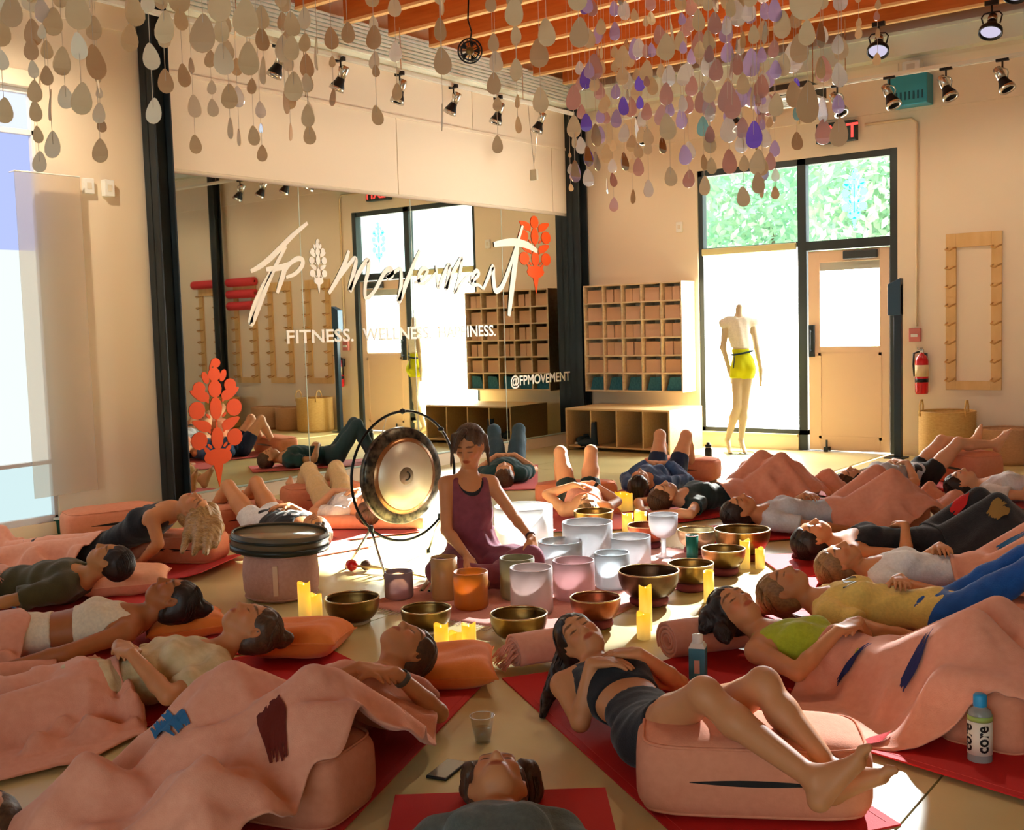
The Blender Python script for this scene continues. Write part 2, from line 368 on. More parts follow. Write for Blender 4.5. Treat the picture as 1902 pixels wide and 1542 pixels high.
# thin translucent sheet hanging in front of the window jamb
sh = MB().box((0, 0, -1.2), (0.006, 0.52, 2.40)).build('hanging_sheet', frosted('sheet_film', (255, 244, 230), 0.68, 0.5, 0.5))
sh.location = (XM+0.10, 4.62, 2.71); MB().tube([(0, -0.26, 0), (0, 0.26, 0)], 0.006, 6).tube([(0, -0.24, 0), (-0.10, -0.24, 0)], 0.005, 6).tube([(0, 0.24, 0), (-0.10, 0.24, 0)], 0.005, 6).build('hanging_rail', white_m, sh); tag(sh, 'tall translucent cream sheet hanging beside the bright side window', 'panel')

# ------------------------------------------------------------------ outside: ground, trees
tag(MB().span(-30, 25, YB+0.2, 60, -0.3, -0.05).build('ground', mat('pavement', (190, 186, 176), 0.8)), kind='structure')
leaf_m = mat('leaf_green', (112, 150, 122), 0.6); bark_m = mat('bark', (96, 78, 60), 0.9)
def tree(x, y, h, r, seed, label):
    t = thing('tree', (x, y, -0.05), 0, label, 'tree', 'trees outside the shop front')
    MB().tube([(0, 0, 0), (0.05, 0, h*0.35), (0, 0.05, h*0.7)], [0.16, 0.12, 0.05]).build('trunk', bark_m, t, smooth=True)
    rg = np.random.default_rng(seed); n = 4200
    p = rg.normal(size=(n, 3)); p /= np.linalg.norm(p, axis=1)[:, None]; p *= (rg.random(n)**0.4)[:, None]*np.array([r, r, r*1.1]); p[:, 2] += h*0.7
    b = MB()
    for q in p:
        a = Vector(rg.normal(size=3)).normalized(); c = a.orthogonal().normalized(); s = 0.07+0.06*rg.random(); q = Vector(q)
        b.add([q-a*s, q+c*s*0.45, q+a*s, q-c*s*0.45], [(0, 1, 2, 3)])
    tag(b.build('foliage', leaf_m, t), kind='stuff')
tree(-8.6, 19.5, 4.6, 1.9, 1, 'leafy tree outside, left one behind the upper window pane')
tree(-5.6, 17.5, 4.2, 1.6, 2, 'leafy tree outside, behind the glass over the door')
tree(-14.0, 25.5, 5.5, 2.4, 3, 'leafy tree outside, farthest to the left')

# ------------------------------------------------------------------ the wall mirror and its vinyl lettering
mir_m = mat('mirror_silver', (232, 238, 226), 0.015, metal=1.0)
edge_m = mat('mirror_edge', (196, 214, 200), 0.3)
mr = thing('wall_mirror', (XM, 8.7, 0.15), 0, 'wall-wide mirror of four panes with white lettering and orange flower decals', 'mirror')
MY0, MY1, MZ0, MZ1 = 5.70, 11.60, 0.15, 2.83
ps = [5.70, 7.16, 8.70, 10.25, 11.60]
for a, b in zip(ps[:-1], ps[1:]):
    o = MB().span(XM+0.012, XM+0.024, a+0.002, b-0.002, MZ0, MZ1).build('pane', mir_m, mr); o.matrix_parent_inverse = Matrix.Translation((-XM, -8.7, -0.15))
def mpart(name, mb, m):
    o = mb.build(name, m, mr); o.matrix_parent_inverse = Matrix.Translation((-XM, -8.7, -0.15)); return o
e = MB().span(XM+0.005, XM+0.028, MY0, MY1, MZ0-0.015, MZ0).span(XM+0.005, XM+0.028, MY0-0.012, MY0, MZ0-0.015, MZ1)
for b in ps[1:-1]: e.span(XM+0.005, XM+0.0262, b-0.004, b+0.004, MZ0, MZ1)
mpart('edge_trim', e, edge_m)
vin_w = mat('white_vinyl', (255, 253, 240), 0.5); vin_o = mat('orange_vinyl', (255, 92, 16), 0.5)
mf = lambda a, b: (XM+0.027, a, b)
st = MB()
for w, pts in [
    (0.045, [(6.555,2.037),(6.658,2.082),(6.779,2.156),(6.919,2.263),(7.078,2.385),(7.259,2.504)]),
    (0.045, [(6.980,2.277),(6.866,2.124),(6.768,1.974),(6.670,1.804),(6.589,1.658),(6.534,1.574),(6.535,1.636),(6.596,1.770),(6.691,1.917),(6.795,2.054)]),
    (0.045, [(6.729,2.058),(6.848,2.072),(6.969,2.098),(7.047,2.135)]),
    (0.045, [(6.970,2.110),(6.917,1.988),(6.849,1.848)]),
    (0.04, [(6.943,2.035),(7.016,2.117),(7.111,2.166),(7.172,2.156),(7.161,2.098),(7.072,2.026),(6.963,1.991)]),
    (0.045, [(7.491,1.849),(7.615,1.989),(7.725,2.149),(7.783,2.266)]),
    (0.045, [(7.544,1.915),(7.703,2.063),(7.847,2.189),(7.871,2.153),(7.820,2.017),(7.774,1.879),(7.909,2.055),(8.039,2.183),(8.042,2.083),(7.990,1.933),(8.000,1.802),(8.185,1.935)]),
    (0.045, [(8.023,1.796),(8.136,1.897),(8.273,2.063),(8.368,2.103),(8.383,2.040),(8.307,2.013),(8.403,2.066),(8.523,2.120)]),
    (0.05, [(8.523,2.120),(8.513,1.939),(8.471,1.772),(8.586,1.953),(8.713,2.151),(8.824,2.311)]),
    (0.04, [(8.727,1.966),(8.864,2.023),(8.932,2.097),(8.869,2.122),(8.796,2.055),(8.792,1.976),(8.881,1.964),(9.069,2.080)]),
    (0.045, [(9.073,2.158),(9.084,2.040),(9.102,1.923),(9.192,2.056),(9.293,2.173),(9.275,2.044),(9.230,1.908),(9.363,2.100),(9.510,2.248),(9.457,2.047),(9.376,1.868),(9.530,2.007),(9.689,2.094)]),
    (0.04, [(9.617,1.981),(9.730,2.025),(9.800,2.082),(9.757,2.116),(9.687,2.052),(9.682,1.968),(9.794,1.955),(9.871,1.914)]),
    (0.055, [(9.871,1.914),(9.957,2.028),(10.061,2.170),(10.064,2.045),(10.095,1.902),(10.210,1.939),(10.338,2.108),(10.497,2.374),(10.659,2.667)]),
    (0.075, [(10.543,2.420),(10.474,2.169),(10.399,1.875),(10.337,1.605)]),
    (0.075, [(10.092,2.420),(10.307,2.451),(10.526,2.463),(10.749,2.436),(10.937,2.373)]),
]: n0 = len(st.v); st.ribbon(pts, w*1.25, mf); st.lift(n0, 0.0003*(n0/60))
mpart('script_lettering', st, vin_w)
def fit_text(s, y0, y1, zbase, height, dst, bold=0.012):
    v, f = text_mesh(s, 1.0, bold); xs = [p[0] for p in v]; ys = [p[1] for p in v]; a, b = min(xs), max(xs); c, d = min(ys), max(ys)
    dst.add([(XM+0.027, y0+(p[0]-a)/(b-a)*(y1-y0), zbase+(p[1]-max(c, 0))/(0.72)*height) for p in v], f)
for wd, ya, yb_ in (('FITNESS.', 6.94, 7.80), ('WELLNESS.', 7.93, 8.96), ('HAPPINESS.', 9.08, 10.08)):
    s1 = MB(); fit_text(wd, ya, yb_, 1.385, 0.125, s1, 0.02); mpart('slogan_lettering', s1, vin_w)
s2 = MB(); fit_text('@FPMOVEMENT', 10.34, 11.58, 0.79, 0.115, s2, 0.02); mpart('handle_lettering', s2, vin_w)
mpart('flower_decal', ornament(lambda a, b: (XM+0.027, 6.10+a*1.15, 0.16+b), 1.12), vin_o)['label'] = 'large orange flower decal at the lower left'
mpart('flower_decal', ornament(lambda a, b: (XM+0.0275, 10.90+a*1.35, 1.86+b), 1.12, top=False), vin_o)['label'] = 'orange flower decal behind the script'
mpart('flower_decal', ornament(lambda a, b: (XM+0.027, 7.37+a, 1.84+b), 0.52), vin_w)['label'] = 'small white flower decal'

# ------------------------------------------------------------------ track lights and ceiling fixtures
black_m = mat('black_plastic', (18, 18, 20), 0.4); chrome_m = mat('brushed_chrome', (200, 198, 190), 0.25, metal=1.0)
lens_m = emission('lamp_lens', (236, 226, 255), 0.45)
rail_m = mat('track_rail', (226, 222, 206), 0.4)
def rail(a, b, label):
    a, b = Vector(a), Vector(b); t = thing('light_track', a, 0, label, 'light track')
    d = b-a; rot = d.to_track_quat('X', 'Z').to_matrix()
    m = MB().box((d/2), (d.length, 0.036, 0.032), rot=rot).box(d/2-Vector((0, 0, 0.02)), (d.length, 0.014, 0.012), rot=rot); m.build('rail', rail_m, t)
    n = max(2, int(d.length/1.8))
    for k in range(n):
        p = d*((k+0.5)/n); MB().tube([p, (p.x, p.y, 4.40-a.z)], 0.005, 6).build('hanger_rod', chrome_m, t)
    return t
rail((XM+0.42, 3.2, 3.98), (XM+0.42, 11.2, 3.98), 'long pale light track along the mirror wall')
rail((-5.9, 6.35, 4.18), (-1.0, 6.35, 4.18), 'pale light track crossing the joists in mid room')
rail((-7.0, 10.85, 3.77), (1.0, 10.85, 3.77), 'pale light track along the back wall above the door')
SP = {}
def spotlight(p, d, label, par=False, s=1.0, z_rail=None):
    """adapter, yoke and can; d = where it points"""
    t = thing('track_spotlight', p, 0, label, 'spotlight', 'track spotlights under the ceiling')
    key = 'par' if par else 'can'
    if key not in SP:
        A = MB().box((0, 0, 0.0), (0.10, 0.03, 0.035)).tube([(0, 0, 0), (0, 0, -0.07)], 0.008).mesh('adapter', black_m)
        Y = MB().tube([(0, -0.06, -0.16), (0, -0.075, -0.10), (0, -0.055, -0.075), (0, 0, -0.07), (0, 0.055, -0.075), (0, 0.075, -0.10), (0, 0.06, -0.16)], 0.006, 6).mesh('yoke', chrome_m if not par else black_m, True)
        if par:
            B = MB().lathe([(0, 0.09), (0.03, 0.085), (0.034, 0.02), (0.045, -0.01), (0.085, -0.05), (0.088, -0.085), (0.078, -0.086), (0.07, -0.06), (0, -0.06)], n=20).mesh('lamp_body', black_m, True)
            N = MB().lathe([(0.026, 0.06), (0.036, 0.06), (0.036, 0.03), (0.026, 0.03)], n=16).mesh('cooling_ring', chrome_m, True)
            Lz = MB().lathe([(0, -0.062), (0.074, -0.066), (0.07, -0.07), (0, -0.072)], n=18).mesh('lens', lens_m, True)
        else:
            B = MB().lathe([(0.035, 0.0), (0.042, -0.03), (0.062, -0.075), (0.062, -0.10), (0.052, -0.10), (0.045, -0.07), (0, -0.06)], n=20).mesh('lamp_body', black_m, True)
            N = MB().lathe([(0, 0.11), (0.032, 0.108), (0.036, 0.10), (0.036, 0.0), (0, 0.0)], n=20).mesh('lamp_neck', chrome_m, True)
            Lz = MB().lathe([(0.064, -0.085), (0.067, -0.09), (0.067, -0.112), (0.05, -0.112), (0.05, -0.10)], n=20).mesh('rim', chrome_m, True)
        SP[key] = (A, Y, B, N, Lz)
    A, Y, B, N, Lz = SP[key]
    link('adapter', A, t); y = link('yoke', Y, t)
    az = math.atan2(d[1], d[0]); y.rotation_euler = (0, 0, az)
    q = Vector(d).to_track_quat('-Z', 'Y')
    b = link('lamp_body', B, t); b.location = (0, 0, -0.16); b.rotation_mode = 'QUATERNION'; b.rotation_quaternion = q
    for nm, me in (('lamp_neck', N), ('lens' if par else 'rim', Lz)):
        o = link(nm, me, b)
    t.scale = (s, s, s)
    return t
mt = [(515, 75, 'leftmost on the mirror-wall track'), (632, 125, 'second on the mirror-wall track'), (742, 150, 'third on the mirror-wall track'), (842, 168, 'fourth on the mirror-wall track'), (925, 188, 'fifth on the mirror-wall track'), (1002, 204, 'last on the mirror-wall track, nearest the corner')]
spots_m = [(-7.430,6.637,4.016), (-7.430,7.383,3.986), (-7.430,8.176,3.970), (-7.430,8.989,3.965), (-7.430,9.741,3.966), (-7.430,10.514,3.969)]
for (px, py, lb), p in zip(mt, spots_m):
    spotlight((XM+0.42, p[1], 3.96), (-0.35+0.3*random.random(), -0.2, -0.75), 'chrome-necked black track spotlight, '+lb, s=1.05)
bt = [(-4.082,10.850,3.716), (-3.570,10.850,3.704), (-3.048,10.850,3.698), (-2.556,10.850,3.691), (-6.306,10.850,3.717), (-5.176,10.850,3.671)]
bl = ['above the door, partly behind drops', 'left of the teal box', 'in front of the teal box', 'at the far right of the back-wall track', 'nearest the corner on the back-wall track', 'among the hanging drops over the window']
for p, lb in zip(bt, bl):
    spotlight((p[0], 10.85, 3.75), (0.35, -0.15, -0.7), 'chrome-necked black track spotlight, '+lb, s=1.1)
for p, lb, d in [((-3.723,11.000,4.059), 'black reflector spotlight under the white beam, left of the teal box', (0.1, -0.5, -0.8)), ((-2.685,11.000,4.046), 'black reflector spotlight under the white beam at the far right', (0.0, -0.45, -0.85)),
                 ((-4.542,6.350,3.661), 'black reflector spotlight on the mid-room track, between the drop clusters', (0.4, -0.3, -0.8)), ((-3.932,6.350,3.688), 'black reflector spotlight on the mid-room track, above the lavender drops', (-0.2, -0.3, -0.9)),
                 ((-3.485,6.350,3.570), 'black reflector spotlight at the top edge, on the mid-room track', (0.1, -0.5, -0.8)), ((-2.090,9.300,3.446), 'black reflector spotlight cut by the right edge', (0.1, -0.5, -0.8))]:
    y = p[1]; z = 4.30 if y > 10 else 4.16
    o = spotlight((p[0], y, z), d, lb, par=True, s=1.2)
# spots added for the sun-like floor patches at the right and the bowls
def pool(name, src, dst, energy, size_deg):
    l = bpy.data.lights.new(name, 'SPOT'); l.energy = energy; l.spot_size = math.radians(size_deg); l.spot_blend = 0.18; l.color = (0.86, 0.95, 1.0); l.shadow_soft_size = 0.03
    o = bpy.data.objects.new(name, l); COL.objects.link(o); o.location = src; aim(o, Vector(dst)-Vector(src))
pool('added_patch_spot', (-3.55, 10.6, 3.85), (-2.656,5.588,0.000), 5200, 11)
pool('added_patch_spot', (-4.5, 10.6, 3.85), (-3.42, 5.15, 0), 4200, 13)
pool('added_patch_spot', (-2.35, 9.9, 3.85), (-1.34, 3.10, 0), 4200, 5.6)
# wall-washing lamps of the tracks, plus fill spots added without a fixture
def washer(name, src, dst, energy):
    l = bpy.data.lights.new(name, 'SPOT'); l.energy = energy; l.spot_size = math.radians(125); l.spot_blend = 1.0; l.color = (1.0, 0.84, 0.62); l.shadow_soft_size = 0.06
    o = bpy.data.objects.new(name, l); COL.objects.link(o); o.location = src; aim(o, Vector(dst)-Vector(src))
for p in spots_m: washer('washer_lamp', (XM+0.80, p[1], 3.72), (XM, p[1]+0.1, 2.2), 3)
washer('washer_lamp', (XM+0.9, 3.9, 3.70), (XM, 4.7, 1.6), 75)  # spot without a fixture, added to lift the left wall
for x in (-7.0, -5.6, -4.1, -2.7, -1.3, 0.1): washer('washer_lamp', (x, 10.55, 3.50), (x, 11.85, 1.6), 13)
for x in (-4.6, -2.6): washer('floor_fill', (x, 6.35, 4.05), (x*0.72, 3.0, 0), 80)  # fill spots added over mid room to brighten the front floor
# round fan hanging from the mid-room track
fp = (-5.083,6.350,3.454)
ft = thing('clip_fan', fp, 0, 'round black clip fan hanging from the mid-room track', 'fan')
R = Vector((-fp[0], -fp[1], -0.9)).to_track_quat('Z', 'Y').to_matrix()
g = MB()
for r in (0.085, 0.064): g.tube([R @ Vector((r*math.cos(k*PI/12), r*math.sin(k*PI/12), 0.012)) for k in range(24)], 0.006, 6, closed=True)
for k in range(14): a = k*2*PI/14; g.tube([R @ Vector((0.03*math.cos(a), 0.03*math.sin(a), 0.016)), R @ Vector((0.085*math.cos(a), 0.085*math.sin(a), 0.012))], 0.003, 5)
g.build('grille', black_m, ft); 
bl_ = MB()
for k in range(5):
    a = k*2*PI/5; bl_.add([R @ Vector((0.02*math.cos(a), 0.02*math.sin(a), 0)), R @ Vector((0.075*math.cos(a-0.3), 0.075*math.sin(a-0.3), 0.006)), R @ Vector((0.078*math.cos(a+0.35), 0.078*math.sin(a+0.35), -0.006))], [(0, 1, 2)])
bl_.build('blade', black_m, ft)
MB().lathe([(0, 0.022), (0.026, 0.02), (0.03, 0.0), (0.03, -0.04), (0, -0.045)], n=16, rot=R).build('hub', mat('brass_hub', (120, 100, 60), 0.4, metal=0.6), ft, smooth=True)
MB().tube([(0, 0, 0.06), (0.02, 0.0, 0.13), (-0.01, 0, 0.22), (0.03, 0, 4.19-fp[2])], 0.006, 6).build('stem', black_m, ft, smooth=True)

# ------------------------------------------------------------------ wall and ceiling services
ex = thing('exit_sign', (-4.47, YB-0.07, 3.35), 0, 'lit red exit sign above the door, partly behind drops', 'sign')
MB().span(-0.19, 0.24, -0.03, 0.07, 0, 0.21).build('housing', mat('sign_dark', (44, 58, 54), 0.5), ex, bevel=0.006)
v, f = text_mesh('EXIT', 0.21, 0.004); MB().add([(p[0]-0.16, -0.032, p[1]+0.03) for p in v], f).build('lettering', emission('exit_red', (255, 70, 60), 1.2), ex)
tb = thing('wall_unit', (-3.62, YB, 3.61), 0, 'teal metal unit with a slotted grille high on the back wall', 'heater')
MB().span(-0.23, 0.17, -0.22, 0, 0, 0.30).build('case', mat('teal_enamel', (52, 158, 184), 0.4), tb, bevel=0.008)
sl = MB().span(-0.006, 0.010, -0.226, -0.215, 0.05, 0.13).mesh('slot', mat('teal_dark', (20, 84, 104), 0.5))
for k in range(8): o = link('slot', sl, tb); o.location = (-0.18+k*0.043, 0, 0)
rt_ = thing('router', (-3.62, YB-0.1, 3.925), 0, 'small white box standing on the teal wall unit', 'router')
MB().span(-0.1, 0.08, -0.06, 0.06, 0, 0.13).build('case', white_m, rt_, bevel=0.01); MB().span(-0.05, 0.03, -0.064, -0.058, 0.03, 0.1).build('face_plate', mat('grey_plate', (205, 200, 188), 0.5), rt_)
vt = thing('air_cassette', (-4.75, 11.15, 3.74), 0, 'grey ceiling air cassette hanging above the door', 'air conditioner')
MB().span(-0.35, 0.35, -0.25, 0.25, 0, 0.12).build('body', mat('cassette_dark', (60, 62, 58), 0.5), vt, bevel=0.01)
MB().span(-0.37, 0.37, -0.27, 0.27, -0.03, 0).build('face', white_m, vt, bevel=0.006)
for k in range(5): MB().span(-0.28, 0.28, -0.18+k*0.08, -0.14+k*0.08, -0.036, -0.03).build('louvre', mat('cassette_grey', (150, 150, 140), 0.5), vt)
for x in (-0.3, 0.3):
    MB().tube([(x, 0, 0.12), (x, 0, 0.64)], 0.006, 6).build('hanger_rod', chrome_m, vt)
cd = MB(); pipe_m = mat('conduit_paint', (222, 196, 158), 0.5)
cd.tube([(-4.15, YB-0.03, 3.50), (-3.66, YB-0.03, 3.50), (-3.61, YB-0.03, 3.45), (-3.61, YB-0.03, 1.36)], 0.014, 8)
cdo = tag(cd.build('conduit_pipe', pipe_m, smooth=True), 'slim painted conduit running down to the fire alarm pull box', 'pipe')
cd2 = tag(MB().tube([(-5.4, YB-0.05, 4.05), (-4.95, YB-0.05, 4.05), (-4.88, YB-0.05, 3.97), (-4.88, YB-0.05, 3.60)], 0.02, 8).build('conduit_pipe', pipe_m, smooth=True), 'thicker bent conduit under the white beam', 'pipe')
al = thing('alarm_box', (-3.63, YB-0.005, 1.20), 0, 'pink-red fire alarm pull box at the end of the conduit', 'alarm')
MB().span(-0.06, 0.06, -0.045, 0, 0, 0.14).build('case', mat('alarm_red', (214, 128, 118), 0.5), al, bevel=0.006); MB().span(-0.035, 0.035, -0.055, -0.045, 0.05, 0.08).build('pull_lever', white_m, al)
def small_box(x, y, z, w, h, d, label, axis='Y'):
    t = thing('wall_sensor', (x, y, z), 0 if axis == 'Y' else -PI/2+PI, label, 'sensor')
    MB().span(-w/2, w/2, -d, 0, 0, h).build('case', white_m, t, bevel=0.006); MB().span(-w/5, w/5, -d-0.004, -d, h*0.3, h*0.7).build('button', mat('ivory', (226, 214, 190), 0.5), t)
    t.rotation_euler = (0, 0, 0 if axis == 'Y' else PI/2)
    return t
small_box(-6.38, YB, 2.54, 0.08, 0.12, 0.03, 'white wall switch above the cubby shelf')
small_box(XM, 5.00, 2.60, 0.09, 0.12, 0.04, 'white slatted sensor box left of the black column', 'X')
small_box(XM, 5.17, 2.59, 0.09, 0.13, 0.05, 'plain white sensor box nearest the black column', 'X')
hp = (-7.430,10.372,3.188)
hb = thing('hanging_tag', hp, 0, 'small grey square box hanging on a v-shaped wire near the corner', 'tag')
MB().span(-0.045, 0.045, -0.02, 0.02, -0.06, 0.06).build('box', mat('tag_grey', (190, 184, 160), 0.5), hb, bevel=0.004)
MB().tube([(0, -0.08, 3.95-hp[2]), (0, 0, 0.12), (0, 0, 0.06)], 0.004, 5).tube([(0, 0.15, 3.95-hp[2]), (0, 0, 0.12)], 0.004, 5).build('wire', chrome_m, hb)
fe = thing('fire_extinguisher', (-3.54, YB-0.10, 0.66), 0, 'red fire extinguisher hung on the wall between door and rack', 'extinguisher')
MB().lathe([(0, 0), (0.06, 0.0), (0.066, 0.02), (0.066, 0.34), (0.05, 0.39), (0.025, 0.41), (0.02, 0.43), (0, 0.43)], n=24).build('tank', mat('extinguisher_red', (206, 28, 34), 0.25, coat=0.4), fe, smooth=True)
MB().lathe([(0.0668, 0.12), (0.0675, 0.12), (0.0675, 0.16), (0.0668, 0.16)], n=24).build('band', black_m, fe, smooth=True)
MB().lathe([(0.0668, 0.18), (0.0674, 0.18), (0.0674, 0.30), (0.0668, 0.30)], n=24).build('paper_label', mat('label_cream', (222, 196, 150), 0.6), fe, smooth=True)
MB().box((0, 0, 0.445), (0.035, 0.035, 0.04)).box((0.0, -0.05, 0.475), (0.025, 0.13, 0.012)).box((0, -0.04, 0.455), (0.02, 0.1, 0.01)).build('valve_handle', chrome_m, fe, bevel=0.003)
MB().tube([(-0.02, 0, 0.44), (-0.08, 0, 0.42), (-0.085, 0, 0.3), (-0.075, 0, 0.18)], 0.011, 8).build('hose', black_m, fe, smooth=True)
MB().span(-0.03, 0.03, 0.05, 0.10, 0.3, 0.42).build('wall_bracket', steel_m, fe)
pd = thing('door_pedestal', (-3.74, 11.55, 0), 0, 'tall slim dark blue pedestal with slanted top right of the door', 'pedestal')
MB().span(-0.015, 0.06, -0.03, 0.03, 0, 1.80).build('post', mat('navy_steel', (30, 48, 62), 0.4), pd, bevel=0.004)
MB().add([(-0.07, -0.05, 1.48), (0.06, -0.05, 1.48), (0.06, 0.05, 1.48), (-0.07, 0.05, 1.48), (-0.07, -0.05, 1.80), (0.06, -0.05, 1.86), (0.06, 0.05, 1.86), (-0.07, 0.05, 1.80)], [(0, 3, 2, 1), (4, 5, 6, 7), (0, 1, 5, 4), (1, 2, 6, 5), (2, 3, 7, 6), (3, 0, 4, 7)]).build('head', mat('navy_head', (44, 74, 98), 0.4), pd, bevel=0.006)
MB().span(-0.1, 0.1, -0.1, 0.1, 0, 0.012).build('foot_plate', steel_m, pd)

# ------------------------------------------------------------------ cubby shelf with yoga blocks
cub_m = mat('cubby_ply', (236, 216, 180), 0.5, noise=(5, (214, 184, 140), 0.25), stretch=(1, 4, 6))
CX0, CX1, CZ0, CZ1, CY0, CY1 = -7.56, -6.20, 0.655, 1.955, 11.52, 11.85
cb = thing('cubby_shelf', (CX0, CY1, CZ0), 0, 'wall-hung plywood shelf of thirty cubbies holding yoga blocks', 'shelf')
W, H_, D = CX1-CX0, CZ1-CZ0, CY1-CY0; t_ = 0.018
for nm, q in [('side_panel', (0, t_, -D, 0, 0, H_)), ('side_panel', (W-t_, W, -D, 0, 0, H_)), ('top_panel', (t_, W-t_, -D, 0, H_-t_, H_)), ('bottom_panel', (t_, W-t_, -D, 0, 0, t_)), ('back_panel', (t_, W-t_, -0.01, 0, t_, H_-t_))]:
    MB().span(*q).build(nm, cub_m, cb, bevel=0.002)
cw, ch_ = (W-t_)/5, (H_-t_)/6
for k in range(1, 5): MB().span(k*cw, k*cw+t_, -D+0.004, -0.01, t_, H_-t_).build('divider', cub_m, cb)
for k in range(1, 6): MB().span(t_, W-t_, -D+0.002, -0.01, k*ch_, k*ch_+t_).build('shelf_board', cub_m, cb)
blk_m = [mat('block_tan', (222, 180, 142), 0.8, bump=(40, 0.1)), mat('block_rose', (226, 186, 152), 0.8, bump=(40, 0.1))]
teal_m = mat('block_teal', (28, 92, 112), 0.8, noise=(40, (60, 120, 136)))
me_w = MB().span(-0.1, 0.1, -0.22, 0, 0, 0.155); me_n = MB().span(-0.048, 0.048, -0.22, 0, 0, 0.155)
BM = {(w, m): (me_w if w else me_n).mesh('yoga_block', blk_m[m]) for w in (0, 1) for m in (0, 1)}
collab = ['leftmost', 'second', 'middle', 'fourth', 'rightmost']
rowlab = ['top row', 'second row', 'third row', 'fourth row', 'fifth row']
for r in range(5):
    for c in range(5):
        x0 = CX0+c*cw+t_; z = CZ0+(5-r)*ch_+t_
        wide = (r*3+c*2+r*c) % 3 == 0
        for k, dx in enumerate([cw*0.42] if wide else [0.062, 0.165+0.01*((r+c) % 2)]):
            o = link('yoga_block', BM[(1 if wide else 0, (r+c+k) % 2)]); o.location = (x0+dx, CY1-0.05, z)
            tag(o, 'tan foam yoga block, %s, %s cubby%s' % (rowlab[r], collab[c], '' if wide else (', left of two', ', right of two')[k]), 'yoga block', 'tan blocks in the cubby shelf')
tm = MB().add([(-0.105, -0.2, 0), (0.085, -0.2, 0), (0.085, 0, 0), (-0.105, 0, 0), (-0.06, -0.2, 0.155), (0.09, -0.2, 0.165), (0.09, 0, 0.165), (-0.06, 0, 0.155)], [(0, 3, 2, 1), (4, 5, 6, 7), (0, 1, 5, 4), (1, 2, 6, 5), (2, 3, 7, 6), (3, 0, 4, 7)]).mesh('yoga_wedge', teal_m)
for c in range(5):
    o = link('yoga_wedge', tm); o.location = (CX0+c*cw+cw*0.56, CY1-0.08, CZ0+t_)
    tag(o, 'dark teal foam wedge, bottom row, %s cubby' % collab[c], 'yoga wedge', 'teal wedges in the bottom row of the cubby shelf')

# ------------------------------------------------------------------ low bench with open compartments
BX0, BX1, BY0, BY1, BH = -7.42, -6.02, 10.86, 11.64, 0.50
bn = thing('storage_bench', (BX0, BY1, 0), 0, 'low plywood bench with open compartments below the cubby shelf', 'bench')
W, D = BX1-BX0, BY1-BY0; t_ = 0.022
for nm, q in [('top_panel', (0, W, -D, 0, BH-t_, BH)), ('side_panel', (0, t_, -D, 0, 0, BH-t_)), ('side_panel', (W-t_, W, -D, 0, 0, BH-t_)), ('bottom_panel', (t_, W-t_, -D+0.02, 0, 0.04, 0.06)), ('back_panel', (t_, W-t_, -0.01, 0, 0.06, BH-t_))]:
    MB().span(*q).build(nm, wood_m, bn, bevel=0.002)
for k in range(1, 4): MB().span(W*k/4-0.009, W*k/4+0.009, -D+0.01, -0.01, 0.06, BH-t_).build('divider', wood_m, bn)
shoe_m = mat('dark_boot', (26, 44, 54), 0.6)
bt_ = thing('ankle_boot', (-7.061,10.912,0.060)[:2]+(0.06,), 2.3, 'dark teal tall boot leaning in the bench compartment', 'boot')
MB().lathe([(0, 0), (0.05, 0), (0.052, 0.02), (0.045, 0.10), (0.042, 0.28), (0.036, 0.28), (0.036, 0.12), (0, 0.10)], n=16).build('shaft', shoe_m, bt_, smooth=True)
MB().lathe([(0, -0.06), (0.036, -0.04), (0.045, 0.04), (0.036, 0.13), (0.012, 0.17), (0, 0.172)], c=(0, 0.02, 0.035), n=14, axis='Y').build('foot', shoe_m, bt_, smooth=True)
MB().box((0, 0.05, 0.006), (0.075, 0.22, 0.012)).build('sole', black_m, bt_, bevel=0.004)
def sneaker(x, y, rz, label, m):
    t = thing('sneaker', (x, y, 0.06), rz, label, 'shoe', 'shoes in the left bench compartment')
    MB().lathe([(0, -0.13), (0.032, -0.11), (0.042, -0.03), (0.044, 0.05), (0.036, 0.11), (0, 0.135)], c=(0, 0, 0.045), n=14, axis='Y').build('upper', m, t, smooth=True)
    MB().box((0, 0, 0.011), (0.086, 0.26, 0.022)).build('sole', white_m, t, bevel=0.008); MB().lathe([(0.03, 0.0), (0.036, 0.0), (0.032, 0.045), (0.026, 0.045)], c=(0, -0.06, 0.06), n=14).build('collar', m, t, smooth=True)
gs = mat('shoe_grey', (60, 74, 80), 0.7)
for k in range(3): sneaker(BX0+0.09+0.1*k, 11.10, PI+0.1*k, ['left', 'middle', 'right'][k]+' dark grey sneaker in the left bench compartment', gs)

